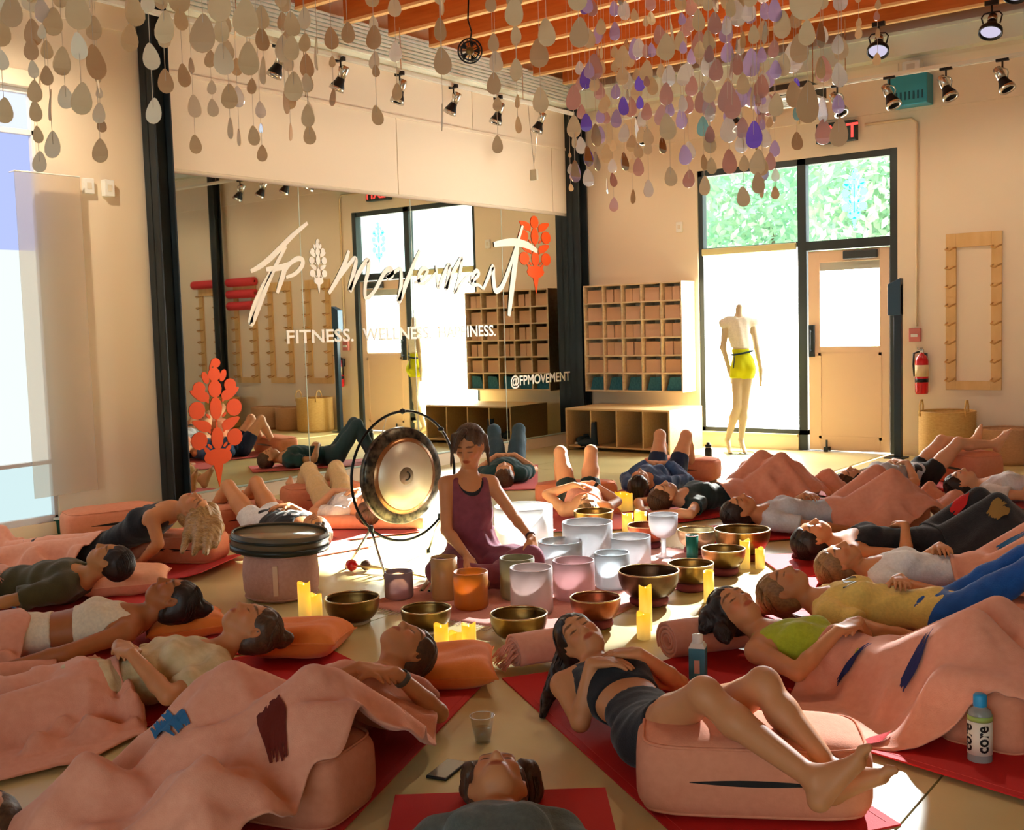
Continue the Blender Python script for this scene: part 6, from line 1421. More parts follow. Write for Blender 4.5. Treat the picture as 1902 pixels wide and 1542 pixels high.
# ================================================================== left rear: blond person arched over a bolster
d = und((-0.91, -0.40)); hp = (-5.813,4.329,0.370)
yoga_mat((-5.621,4.420,0.000), add((-5.621,4.420,0.000), d, 1), mat_pink, 'bright pink yoga mat with a curled corner under the blond person', 0.66, 1.8, curl=0.05)
G_ = person('person with loose blond hair in a black top arched over a bolster', hp, add(hp, d, 1), 1.0, 'tan', ('blond', 'long'), face=(0.35, 0.12, 0.92), crown=(0.85, 0.40, -0.45), arms=('side', 'out'), legs='straight', q=1, chest_up=0.20,
    joints={'elL': (-5.868,4.087,0.200), 'wrL': (-6.095,4.111,0.060)},
    clothes=[('tank', F_black, {'nr': 0.095}), ('leggings', F_black, {})],
    hair_pts=[[((-5.878,4.495,0.340), 0.06), ((-5.626,4.345,0.280), 0.045), ((-5.534,4.269,0.220), 0.022), ((-5.469,4.209,0.200), 0.014)], [((-5.821,4.409,0.340), 0.06), ((-5.607,4.271,0.260), 0.045), ((-5.503,4.171,0.200), 0.024), ((-5.428,4.104,0.180), 0.015)], [((-5.772,4.322,0.340), 0.055), ((-5.632,4.217,0.250), 0.042), ((-5.535,4.117,0.200), 0.022), ((-5.509,4.079,0.170), 0.015)], [((-5.769,4.278,0.330), 0.045), ((-5.694,4.184,0.250), 0.034), ((-5.645,4.113,0.200), 0.018), ((-5.587,4.053,0.180), 0.012)]])
bolster((-6.130,4.431,-0.000), rzof((d[1], -d[0]))-PI/2, 0.62, 0.30, 0.20, bol_m, 'pink bolster under the back of the blond person')
bolster((-7.34, 4.72, 0), 1.25, 0.70, 0.34, 0.24, bol_m, 'pink bolster lying by the black column', z=0)
blanket(G_, [(-0.40, -0.66), (-0.46, -1.1), (-0.44, -1.9)], [(0.42, -0.66), (0.46, -1.1), (0.46, -1.9)], pinkb, 'pink throw over the legs of the blond person', G_['solid'], slope=0.9, amp=0.08, fr=15, seed=18, emb=[(0.5, 0.5, 0.3, 0.1, 0.05, YARN['blue'])])

# ================================================================== by the mirror: sunlit person with crossed legs
d = und((-0.97, 0.22)); hp = (-5.565,5.124,0.140)
yoga_mat(add(hp, d, -0.2), add(hp, d, 1), mat_dusk, 'dusky pink yoga mat under the sunlit person by the mirror', 0.61)
H1 = person('sunlit person in a black and white top, knees over a bolster by the mirror', hp, add(hp, d, 1), 1.0, 'tan', ('brown', 'short'), arms=('side', 'belly'), legs='bolster', q=1, clothes=[('tshirt', F_black, {}), ('shorts', F_white, {'fr_': 0.3})], male=True)
bc = add(H1['org'], d, 1.12); bolster(bc, rzof((d[1], -d[0])), 0.66, 0.30, 0.22, bol_m, 'pink bolster under the sunlit person by the mirror')
# behind the gong
d = und((-0.90, 0.44)); hp = (-5.779,5.831,0.170)
yoga_mat(add(hp, d, -0.3), add(hp, d, 1), mat_dusk, 'dusky pink yoga mat behind the gong', 0.61)
H2 = person('person in a white top and sand trousers lying behind the gong', hp, add(hp, d, 1), 1.0, 'fair', ('brown', 'long'), arms=('belly', 'chest'), legs='bolster', q=1, clothes=[('tshirt', F_white, {'off': 0.012, 'wr': 0.004}), ('pants', F_sand, {'off': 0.012, 'wr': 0.004})])
bc = add(H2['org'], d, 1.12); bolster(bc, rzof((d[1], -d[0])), 0.66, 0.32, 0.24, bol_m, 'coral bolster under the person behind the gong')
pillow((-6.247,5.945,-0.000), 0.3, 0.42, 0.34, 0.12, orange_m, 'orange pillow beside the person behind the gong')
t = cloth_roll((-5.774,5.862,0.000), 0.55, 0.8, 0.055, pinkb, 'long rolled pink blanket behind the gong')

# ================================================================== back: teal clothes, knees up
d = und((-0.58, 0.81)); hp = (-6.196,8.050,0.120)
yoga_mat(add(hp, d, -0.2), add(hp, d, 1), mat_dusk, 'dusky pink yoga mat under the person in teal', 0.61)
H3 = person('person in dark teal with both knees raised, head towards the viewer', hp, add(hp, d, 1), 1.0, 'fair', ('brown', 'short'), arms=('belly', 'belly'), legs='kneesup', q=1, clothes=[('tshirt', F_teal, {'off': 0.012, 'wr': 0.004}), ('pants', fab('cloth_slate', (62, 92, 108)), {'off': 0.014})], male=True)
d = und((-0.62, 0.78)); hp = (-4.428,6.743,0.120)
yoga_mat(add(hp, d, -0.2), add(hp, d, 1), mat_dusk, 'dusky pink yoga mat under the person in black shorts', 0.61)
H4 = person('person in black shorts with bare knees raised over a bolster, arms folded', hp, add(hp, d, 1), 1.0, 'fair', ('light', 'long'), arms=('chest', 'belly'), legs='kneesup', q=1, clothes=[('shorts', F_dgreen, {'fr_': 0.35}), ('crop', fab('cloth_peach', (240, 170, 150)), {'lo': 0.15})])
ring_band(H4, H4['J']['elR'], H4['J']['wrR'], 0.85, 0.028, black_m, 'watch_band')
bc = add(H4['org'], d, 1.02); bolster(bc, rzof((d[1], -d[0])), 0.68, 0.22, 0.20, bol_m, 'pink bolster under the person in black shorts')
d = und((-0.20, 0.98)); hp = (-4.737,8.004,0.140)
yoga_mat(add(hp, d, -0.2), add(hp, d, 1), mat_dusk, 'dusky pink yoga mat under the person in denim', 0.61)
H5 = person('dark-haired person in a denim shirt with bare knees raised', hp, add(hp, d, 1), 1.0, 'fair', ('black', 'long'), arms=('belly', 'belly'), legs='kneesup', q=1, clothes=[('longsleeve', F_denim, {'off': 0.014, 'wr': 0.005}), ('shorts', F_navy, {'fr_': 0.5, 'off': 0.014})],
    hair_pts=[[((-4.627,7.799,0.160), 0.08), ((-4.647,7.814,0.090), 0.07), ((-4.697,7.827,0.040), 0.03)]])
bc = add(H5['org'], d, 1.22); bolster(bc, rzof((d[1], -d[0])), 0.72, 0.30, 0.22, bol_m, 'pink bolster behind the knees of the person in denim')
d = und((0.42, 0.91)); hp = (-4.135,7.340,0.160)
yoga_mat(add(hp, d, -0.25), add(hp, d, 1), mat_red, 'red yoga mat under the person with arms behind the head', 0.61)
H6 = person('person with arms folded behind the head under a striped pink throw', hp, add(hp, d, 1), 1.0, 'fair', ('brown', 'short'), arms=('up', 'up'), legs='bolster', q=1, clothes=[('tshirt', F_dgreen, {})])
bc = add(H6['org'], d, 1.10); bq = (rzof((d[1], -d[0])), 0.66, 0.30, 0.22); bolster(bc, *bq, bol_m, 'pink bolster under the person with arms behind the head')
blanket(H6, [(-0.36, -0.52), (-0.44, -1.0), (-0.40, -1.6)], [(0.36, -0.52), (0.46, -1.0), (0.42, -1.6)], pinkb, 'pink throw over the person with arms behind the head', H6['solid']+[bol_prim(H6, bc, *bq)], slope=0.9, amp=0.05, seed=22, res=0.02)

# ================================================================== right side
d = und((0.70, 0.71)); hp = (-3.335,6.965,0.170)
yoga_mat(add(hp, d, -0.3), add(hp, d, 1), mat_red, 'red yoga mat under the person in pale grey', 0.61)
K1 = person('dark-haired person in a pale grey top under a pink throw with black yarn', hp, add(hp, d, 1), 1.0, 'tan', ('black', 'long'), face=(0.1, -0.1, 1), crown=(-0.7, -0.7, 0.1), arms=('belly', 'side'), legs='bolster', q=1, clothes=[('tshirt', F_stripe, {'off': 0.010})], hair_pts=[[((-3.408,7.083,0.120), 0.085), ((-3.380,7.057,0.050), 0.07), ((-3.275,7.118,0.030), 0.03)]])
bc = add(K1['org'], d, 1.10); bq = (rzof((d[1], -d[0])), 0.70, 0.32, 0.24); bolster(bc, *bq, bol_m, 'pink bolster under the throw with black yarn')
blanket(K1, [(-0.40, -0.60), (-0.46, -1.0), (-0.38, -1.35), (-0.34, -1.6)], [(0.30, -0.62), (0.36, -1.0), (0.30, -1.3), (0.34, -1.6)], pinkb, 'pink throw with black yarn over the person in pale grey', K1['solid']+[bol_prim(K1, bc, *bq)], slope=1.0, amp=0.05, seed=25, res=0.018, emb=[(0.75, 0.62, 1.3, 0.12, 0.06, YARN['black']), (0.85, 0.35, 1.2, 0.12, 0.06, YARN['black'])])
d = und((0.55, 0.83)); hp = (-3.304,8.970,0.120)
yoga_mat(add(hp, d, -0.25), add(hp, d, 1), mat_red, 'red yoga mat under the person with raised bare feet', 0.61, 1.9)
K2 = person('person in a white shirt and black shorts, bare feet raised over a bolster', hp, add(hp, d, 1), 1.0, 'fair', ('brown', 'short'), arms=('belly', 'belly'), legs='raised', q=1, clothes=[('tshirt', F_stripe, {'off': 0.014, 'wr': 0.004}), ('shorts', F_black, {'fr_': 0.35, 'off': 0.012})])
bc = add(K2['org'], d, 1.22); bolster(bc, rzof((d[1], -d[0])), 0.60, 0.34, 0.30, bol_m, 'pink bolster under the raised bare feet')
d = und((0.60, 0.50)); hp = (-2.525,6.256,0.170)
yoga_mat(add(hp, d, -0.25), add(hp, d, 1), mat_red, 'red yoga mat under the person in black by the dark throw', 0.61)
K3 = person('dark-haired person in a black strapless top with a hand on the belly', hp, add(hp, d, 1), 1.0, 'tan', ('black', 'long'), face=(-0.05, -0.05, 1), arms=('side', 'belly'), legs='bolster', q=1, clothes=[('bra', F_black, {'nr': 0.14, 'lo': -0.05}), ('pants', F_black, {})], hair_pts=[[((-2.612,6.405,0.120), 0.085), ((-2.606,6.372,0.050), 0.06), ((-2.669,6.374,0.020), 0.03)]])
bc = add(K3['org'], d, 1.10); bq = (rzof((d[1], -d[0])), 0.66, 0.30, 0.22); bolster(bc, *bq, bol_m, 'pink bolster hidden by the dark throw')
blk = mat('throw_black', (26, 28, 32), 0.95, noise=(30, (40, 42, 46), 0.3), bump=(140, 0.3), sheen=0.3)
blanket(K3, [(-0.34, -0.74), (-0.42, -1.05), (-0.38, -1.6)], [(0.34, -0.70), (0.42, -1.05), (0.40, -1.6)], blk, 'black throw with a gold and a red yarn flower', K3['solid']+[bol_prim(K3, bc, *bq)], slope=1.0, amp=0.02, seed=28, res=0.018, group='throw blankets', emb=[(0.25, 0.35, 1.2, 0.10, 0.08, YARN['gold']), (0.6, 0.25, 1.0, 0.16, 0.06, YARN['red'])])
d = und((0.97, 0.22)); hp = (-2.418,9.016,0.150)
yoga_mat(add(hp, d, -0.4), add(hp, d, 1), mat_dusk, 'dusky pink yoga mat under the person at the right edge', 0.61)
K4 = person('dark-haired person in a white top and blue leggings at the right edge', hp, add(hp, d, 1), 1.0, 'fair', ('black', 'long'), arms=('belly', 'belly'), legs='kneesup', q=1, clothes=[('tshirt', F_white, {}), ('leggings', F_blue, {})])
bl = (-2.342,10.351,0.300)
d = und((0.89, 0.46)); hp = (-2.149,5.692,0.170)
yoga_mat(add(hp, d, -0.25), add(hp, d, 1), mat_red, 'red yoga mat under the person in the white top', 0.61)
K5 = person('person in a white top with one arm along the side under a pink throw', hp, add(hp, d, 1), 1.0, 'tan', ('light', 'long'), face=(0.0, -0.05, 1), arms=('belly', 'side'), legs='bolster', q=1, clothes=[('tshirt', F_white, {'sl': 0.35})], hair_pts=[[((-2.204,5.742,0.140), 0.08), ((-2.230,5.762,0.080), 0.065), ((-2.277,5.806,0.030), 0.03)]])
bc = add(K5['org'], d, 1.10); bq = (rzof((d[1], -d[0])), 0.66, 0.30, 0.22); bolster(bc, *bq, bol_m, 'pink bolster under the person in the white top')
blanket(K5, [(-0.30, -0.56), (-0.42, -1.0), (-0.40, -1.6)], [(0.32, -0.56), (0.44, -1.0), (0.42, -1.6)], pinkb, 'pink throw with blue yarn over the person in the white top', K5['solid']+[bol_prim(K5, bc, *bq)], slope=1.0, amp=0.045, seed=31, res=0.018, emb=[(0.5, 0.32, 1.4, 0.18, 0.07, YARN['blue'])])
d = und((0.94, 0.34)); hp = (-2.130,4.920,0.190)
yoga_mat(add(hp, d, -0.25), add(hp, d, 1), mat_red, 'red yoga mat under the person in yellow', 0.61)
K6 = person('person in a yellow shirt and blue leggings with legs over a bolster', hp, add(hp, d, 1), 1.0, 'tan', ('light', 'ponytail'), face=(0.05, -0.1, 1), arms=('belly', 'side'), legs='bolster', q=1, clothes=[('tshirt', F_yellow, {'off': 0.012, 'wr': 0.004, 'fr': 40}), ('leggings', F_blue, {})], hair_pts=[[((-2.203,4.993,0.150), 0.08), ((-2.233,4.985,0.100), 0.06), ((-2.276,5.016,0.050), 0.03)]])
bc = add(K6['org'], d, 1.10); bolster(bc, rzof((d[1], -d[0])), 0.66, 0.30, 0.22, bol_m, 'pink bolster under the blue leggings')
d = und((0.99, -0.12)); hp = (-2.094,4.318,0.230)
yoga_mat((-2.319,4.151,0.000), add((-2.319,4.151,0.000), und((0.97, -0.22)), 1), mat_red, 'red yoga mat under the person in lime green', 0.63, 1.85)
K7 = person('dark-haired person in a lime green top under an embroidered pink throw', hp, add(hp, d, 1), 1.0, 'tan', ('black', 'long'), face=(0.35, -0.45, 0.85), crown=(-0.85, 0.1, 0.5), arms=('belly', 'belly'), legs='bolster', q=2, clothes=[('tank', F_lime, {'nr': 0.085})], hair_pts=[[((-2.170,4.375,0.200), 0.075), ((-2.190,4.293,0.180), 0.055), ((-2.196,4.234,0.150), 0.025)], [((-2.118,4.293,0.190), 0.06), ((-2.098,4.225,0.150), 0.04), ((-2.065,4.183,0.130), 0.015)]])
cloth_roll((-2.237,4.360,0.000), rzof(und((-0.55, -0.84))), 0.42, 0.085, pinkb, 'rolled pink blanket under the head of the person in lime green', mat('fringe_sand', (206, 184, 140), 0.9))
bc = add(K7['org'], d, 1.12); bq = (rzof((d[1], -d[0])), 0.74, 0.33, 0.25); bolster((bc[0]+0.06, bc[1]-0.04, 0), *bq, bol_m, 'pink bolster showing below the embroidered throw')
blanket(K7, [(-0.30, -0.44), (-0.46, -0.50), (-0.60, -0.78), (-0.58, -1.0), (-0.42, -1.22), (-0.30, -1.6)], [(0.26, -0.44), (0.40, -0.8), (0.44, -1.1), (0.42, -1.4), (0.40, -1.7), (0.4, -1.8)], pinkb, 'pink throw with navy and red yarn figures over the person in lime green', K7['solid']+[bol_prim(K7, (bc[0]+0.06, bc[1]-0.04), *bq)], slope=1.1, amp=0.06, fr=12, seed=34,
    emb=[(0.42, 0.18, 0.5, 0.14, 0.035, YARN['navy']), (0.36, 0.42, 0.3, 0.14, 0.05, YARN['navy']), (0.05, 0.45, 0.3, 0.10, 0.06, YARN['red']), (0.60, 0.74, 0.2, 0.10, 0.055, YARN['navy']), (0.42, 0.74, 0.2, 0.09, 0.065, YARN['red'])])

# ================================================================== bottom centre and corner
d = und((0.615, -0.79)); hp = (-1.948,2.453,0.140)
yoga_mat((-2.095,2.652,0.000), add((-2.095,2.652,0.000), d, 1), mat_red, 'bright red yoga mat at the bottom edge', 0.66)
L1 = person('person in a charcoal shirt lying at the bottom edge, chin towards the viewer', hp, add(hp, d, 1), 1.02, 'tan', ('brown', 'long'), face=(0.0, 0.0, 1), crown=(-0.6, 0.78, -0.02), arms=('side', 'side'), legs='straight', q=2, clothes=[('longsleeve', F_grey, {'off': 0.010, 'nr': 0.095, 'wr': 0.003, 'fr': 40, 'nf': 0.03, 'top': -0.005})], hide_legs=True, body_z=-0.015, hair_pts=[[((-1.990,2.643,0.100), 0.05), ((-1.976,2.649,0.050), 0.04), ((-1.953,2.626,0.030), 0.015)], [((-2.123,2.557,0.100), 0.045), ((-2.128,2.550,0.050), 0.035), ((-2.115,2.529,0.030), 0.012)]])
d = und((0.1, -1.0)); hp = (-3.037,1.479,0.130)
yoga_mat((-3.165,1.732,0.000), add((-3.165,1.732,0.000), d, 1), mat_dusk, 'dusky pink yoga mat in the bottom left corner', 0.61)
L2 = person('dark-haired person cut by the bottom left corner', hp, add(hp, d, 1), 1.0, 'tan', ('brown', 'short'), arms=('side', 'side'), legs='straight', q=0, clothes=[('tshirt', F_navy, {})], hide_legs=True)

# ------------------------------------------------------------------ strands of teardrop pieces under the ceiling
def drop_mesh(name, h, m, curve):
    n = 18; out = []
    for k in range(n):
        a = 2*PI*k/n; y = -math.cos(a); w = 0.36*math.sin(a)*(1-0.55*((y+1)/2)**1.1)*1.15; out.append((w*h, (y*0.5)*h))
    b = MB(); t = 0.0012
    for s in (1, -1):
        b.v += [(x, s*t+curve*x*x/h, z) for x, z in out]
    b.f = [tuple(range(n)), tuple(range(2*n-1, n-1, -1))]+[(k, k+n, (k+1) % n+n, (k+1) % n) for k in range(n)]; b.mi = [0]*len(b.f)
    return b.mesh(name, m)
drop_cols = {'beige': mat('drop_kraft', (234, 208, 164), 0.6, noise=(8, (222, 192, 146), 0.3)), 'cream': mat('drop_cream', (246, 232, 202), 0.5), 'tan': mat('drop_tan', (208, 172, 130), 0.6), 'rose': frosted('drop_rose', (214, 170, 160), 0.2, 0.4, 0.2), 'lav': frosted('drop_lavender', (206, 186, 226), 0.4, 0.4, 0.15), 'violet': frosted('drop_violet', (150, 120, 236), 0.3, 0.5, 0.15), 'pearl': frosted('drop_pearl', (238, 232, 226), 0.45, 0.3, 0.1), 'aqua': frosted('drop_aqua', (150, 200, 206), 0.35, 0.4, 0.15)}
DM = {}
def get_drop(h, c):
    h = round(h*50)/50; key = (h, c)
    if key not in DM: DM[key] = drop_mesh('drop', max(h, 0.02), drop_cols[c], random.choice((0.0, 0.25, 0.5)))
    return DM[key]
thread_m = mat('thread', (214, 200, 180), 0.6)
def strand(low, h, cols, label, group, n=None, rr=random):
    top = 4.38; t = thing('drop_strand', (low[0], low[1], top), 0, label, 'hanging ornament', group); z = low[2]; n = n or rr.randint(3, 5); zz = []
    for k in range(n):
        hh = h*(1.0 if k == 0 else rr.uniform(0.65, 1.25)); o = link('drop', get_drop(hh, cols[0] if k == 0 else rr.choice(cols)), t); o.location = (rr.uniform(-.004, .004), rr.uniform(-.004, .004), z-top)
        fc = math.atan2(low[1], low[0])+PI/2; o.rotation_euler = (rr.uniform(-0.12, 0.12), rr.uniform(-0.12, 0.12), fc+(rr.uniform(-0.5, 0.5) if rr.random() < 0.72 else rr.uniform(-1.5, 1.5)))
        z += hh*rr.uniform(0.85, 2.4)
        if z > 4.2: break
    MB().tube([(0, 0, low[2]-top), (0, 0, 0)], 0.0013, 4).build('thread', thread_m, t)
rd = random.Random(21)
left_low = [(8,205,50,(-4.185,2.331,2.367)),(65,170,36,(-4.758,2.801,2.594)),(85,140,38,(-4.343,2.609,2.569)),(122,180,42,(-4.368,2.709,2.500)),(152,183,55,(-3.763,2.399,2.361)),(175,115,60,(-4.002,2.615,2.569)),(188,232,26,(-5.419,3.562,2.628)),(98,268,46,(-4.501,2.717,2.319)),(73,300,38,(-4.924,2.899,2.311)),(187,280,40,(-4.877,3.194,2.387)),
 (285,206,50,(-3.637,2.616,2.328)),(308,150,46,(-3.860,2.843,2.509)),(305,50,54,(-3.440,2.539,2.587)),(340,140,44,(-4.058,3.079,2.600)),(395,200,32,(-5.105,4.062,2.744)),(363,268,32,(-4.843,3.731,2.474)),(428,238,40,(-4.213,3.450,2.441)),(445,255,30,(-5.142,4.273,2.611)),(472,252,38,(-4.441,3.784,2.474)),(487,285,27,(-5.193,4.480,2.547)),
 (540,245,32,(-4.753,4.314,2.597)),(572,215,42,(-3.773,3.531,2.449)),(530,190,42,(-3.702,3.336,2.471)),(545,160,52,(-3.369,3.082,2.450)),(575,250,36,(-4.217,3.952,2.471)),(460,108,62,(-3.197,2.711,2.466)),(378,62,66,(-3.243,2.557,2.533)),(415,110,58,(-3.430,2.791,2.515)),(490,130,48,(-3.701,3.223,2.589)),(590,100,60,(-3.146,3.007,2.525)),(620,180,34,(-4.419,4.330,2.742)),
 (700,214,37,(-3.807,4.016,2.520)),(823,218,45,(-3.221,3.819,2.405)),(962,232,28,(-3.982,5.408,2.671)),(925,268,30,(-3.827,5.004,2.494)),(917,155,42,(-3.108,4.046,2.569)),(960,128,43,(-3.026,4.114,2.631)),(1004,185,42,(-3.055,4.334,2.531)),(821,113,46,(-3.165,3.758,2.629)),(696,112,32,(-4.247,4.479,2.933)),(738,170,30,(-4.421,4.841,2.847)),(645,60,40,(-3.786,3.815,2.872)),
 (20,20,60,(-3.883,2.211,2.662)),(60,60,44,(-4.774,2.815,2.860)),(100,40,50,(-4.322,2.647,2.791)),(148,25,60,(-3.869,2.478,2.703)),(240,70,48,(-4.248,2.952,2.769)),(248,20,50,(-3.883,2.725,2.767)),(1015,60,46,(-2.807,4.039,2.739)),(955,20,52,(-2.799,3.798,2.779)),(1075,60,56,(-2.471,3.780,2.630))]
right_low = [(1068,318,38,(-3.367,5.081,2.303)),(1060,348,14,(-4.794,7.169,2.528)),(1092,330,34,(-4.083,6.315,2.452)),(1108,300,36,(-3.712,5.843,2.470)),(1140,380,26,(-4.154,6.751,2.312)),(1175,365,28,(-3.946,6.660,2.341)),(1205,350,30,(-3.250,5.668,2.247)),(1160,300,34,(-3.681,6.121,2.494)),(1128,345,30,(-4.301,6.907,2.470)),(1185,310,32,(-3.715,6.346,2.486)),
 (1245,328,38,(-2.758,5.030,2.207)),(1280,332,34,(-2.874,5.449,2.245)),(1272,288,38,(-2.606,4.901,2.283)),(1308,345,38,(-2.620,5.129,2.156)),(1320,308,32,(-2.411,4.788,2.199)),(1318,265,40,(-2.418,4.794,2.307)),(1355,300,40,(-2.431,5.029,2.245)),(1382,365,34,(-2.371,5.058,2.073)),(1408,340,36,(-2.232,4.915,2.112)),(1416,350,34,(-2.514,5.588,2.169)),(1440,358,24,(-2.833,6.486,2.247)),
 (1420,256,34,(-2.468,5.522,2.420)),(1400,250,46,(-2.080,4.543,2.272)),(1240,235,50,(-2.478,4.502,2.353)),(1266,220,36,(-2.720,5.087,2.497)),(1378,265,36,(-2.385,5.073,2.335)),(1352,240,44,(-2.260,4.664,2.333)),(1416,308,34,(-2.388,5.313,2.247)),(1430,300,30,(-2.611,5.910,2.353)),(1480,262,30,(-2.413,5.816,2.431)),(1500,190,72,(-1.700,4.205,2.307)),(1475,175,44,(-2.026,4.856,2.481)),(1530,245,42,(-1.992,5.119,2.342)),(1558,245,54,(-1.712,4.566,2.239)),
 (1525,125,40,(-1.932,4.939,2.598)),(1563,90,44,(-1.786,4.801,2.632)),(1440,195,44,(-2.009,4.609,2.397)),(1360,195,46,(-2.158,4.497,2.402)),(1300,190,40,(-2.459,4.782,2.497)),(1285,160,36,(-2.682,5.132,2.658)),(1242,140,40,(-2.579,4.704,2.627)),(1370,120,36,(-2.322,4.902,2.668)),(1395,180,38,(-2.442,5.307,2.595)),(1330,130,40,(-2.309,4.653,2.600)),(1212,160,30,(-3.246,5.728,2.835)),(1455,120,44,(-1.985,4.644,2.570)),(1485,90,50,(-1.851,4.496,2.589)),(1120,195,30,(-3.798,6.068,2.853)),(1145,220,32,(-3.834,6.287,2.803)),(1165,180,28,(-3.887,6.516,2.981)),(1190,250,30,(-3.500,6.019,2.626)),(1630,110,20,(-2.421,7.132,3.090)),(1595,60,20,(-2.520,7.075,3.263)),(1420,60,40,(-2.139,4.798,2.763)),(1350,60,36,(-2.366,4.884,2.820)),(1300,80,40,(-2.560,4.989,2.824)),(1245,60,46,(-2.478,4.543,2.776)),(1200,95,26,(-3.281,5.722,3.037)),(1390,20,36,(-2.200,4.762,2.862)),(1095,130,30,(-3.649,5.690,2.984)),(1230,270,30,(-3.194,5.735,2.493)),(1115,250,30,(-4.133,6.561,2.770)),(1080,270,30,(-4.346,6.648,2.733))]
wcol = lambda r_, w: r_.choices(list(w), list(w.values()))[0]
for (px, py, hpx, p) in left_low:
    dep = (Vector(p)-Vector((0, 0, 1.47))).dot(fwd); c = [wcol(rd, {'beige': 5, 'cream': 2, 'tan': 3})]+rd.choices(['beige', 'cream', 'tan', 'pearl'], [5, 3, 2, 1.5], k=4)
    zone = 'above the bright side window' if px < 110 else 'left of the black column' if px < 255 else 'in front of the black column' if px < 325 else 'over the left end of the mirror' if px < 440 else 'over the mirror lettering' if px < 640 else 'before the ribbed beam' if px < 880 else 'between the two clusters'
    tone = {'beige': 'beige', 'cream': 'cream', 'tan': 'tan'}[c[0]]; size = 'large' if hpx > 44 else 'small' if hpx < 33 else 'mid-size'
    strand(p, hpx*dep/2061*1.05, c, 'strand ending in a %s %s teardrop %s' % (size, tone, zone), 'teardrop strands, left cluster', rr=rd)
for (px, py, hpx, p) in right_low:
    dep = (Vector(p)-Vector((0, 0, 1.47))).dot(fwd); lo_ = py > 290 and px > 1230
    c = [wcol(rd, {'tan': 4, 'beige': 3, 'rose': 2} if lo_ or px > 1470 else {'beige': 3, 'rose': 2, 'lav': 2, 'pearl': 2, 'violet': 0.5})]+rd.choices(['beige', 'rose', 'lav', 'violet', 'pearl', 'aqua'], [4, 3, 3, 0.7, 3, 0.4], k=5)
    far = dep > 6.3
    zone = 'by the corner column' if px < 1130 else 'above the cubby shelf' if px < 1290 else 'before the upper window' if px < 1475 else 'before the exit sign' if px < 1580 else 'right of the exit sign'
    tone = {'beige': 'beige', 'tan': 'tan', 'rose': 'rose', 'lav': 'lavender', 'pearl': 'pearly', 'violet': 'violet', 'aqua': 'aqua'}[c[0]]; row = 'hanging lowest' if py > 290 else 'hanging highest' if py < 150 else 'hanging midway'
    strand(p, hpx*dep/2061*1.05, c, 'strand ending in a %s%s teardrop, %s, %s' % ('small ' if far else '', tone, row, zone), 'teardrop strands, right cluster', n=rd.randint(4, 7), rr=rd)

# ------------------------------------------------------------------ the person seated among the bowls
wd_ = 6.45; hp = (-4.040,4.927,0.799)
sitj = {'neck': (-4.071,4.934,0.592), 'chest': (-4.085,4.941,0.394), 'pelvis': (-4.075,4.986,0.133), 'shL': (-4.000,5.060,0.565), 'shR': (-4.129,4.814,0.583), 'elL': (-3.839,5.064,0.386), 'wrL': (-3.664,4.997,0.281), 'elR': (-4.084,4.748,0.331), 'wrR': (-3.884,4.686,0.211),
        'hipL': (-3.987,4.999,0.098), 'hipR': (-4.083,4.865,0.107), 'knL': (-3.651,4.959,0.172), 'knR': (-3.982,4.554,0.141), 'anL': (-3.803,4.684,0.087), 'anR': (-3.709,4.805,0.085)}
LADY = person('person in a mauve jumpsuit seated cross-legged among the singing bowls', hp, add(hp, und((0.62, -0.78)), 1), 0.93, 'tan', ('brown', 'long'), face=(0.30, -0.88, -0.30), crown=(0.05, -0.25, 1.0), arms=('side', 'side'), legs='straight', q=2, group='person playing the bowls', sit=sitj, head_s=1.04,
    joints={'hdL': (0.45, -0.45, -0.75), 'pnL': (-0.6, -0.2, -0.75), 'hdR': (0.62, -0.55, -0.5), 'pnR': (0.1, -0.3, -0.95), 'ftL': (-0.75, -0.45, -0.1), 'ftR': (0.7, 0.3, -0.05)},
    clothes=[('bra', F_black, {'nr': 0.088, 'off': 0.009, 'wr': 0.0005, 'lo': 0.20, 'name': 'bra', 'nf': 0.10, 'ar': 0.066}), ('tank', F_mauve, {'nr': 0.118, 'off': 0.016, 'wr': 0.003, 'fr': 48, 'lo': -0.05, 'nf': 0.135, 'ar': 0.058}), ('pants', F_mauve, {'off': 0.026, 'wr': 0.006, 'fr': 36, 'hi': 0.20})],
    hair_pts=[[((-3.992,4.993,0.844), 0.028), ((-3.983,5.018,0.770), 0.010), ((-3.980,5.025,0.690), 0.004)], [((-4.083,4.850,0.855), 0.024), ((-4.080,4.819,0.777), 0.009), ((-4.084,4.810,0.704), 0.004)], [((-4.004,4.839,0.895), 0.018), ((-4.025,4.805,0.843), 0.012), ((-4.040,4.800,0.781), 0.005)]])
ring_band(LADY, LADY['J']['elL'], LADY['J']['wrL'], 0.90, 0.026, mat('bracelet', (70, 40, 36), 0.5), 'bracelet', 0.007)

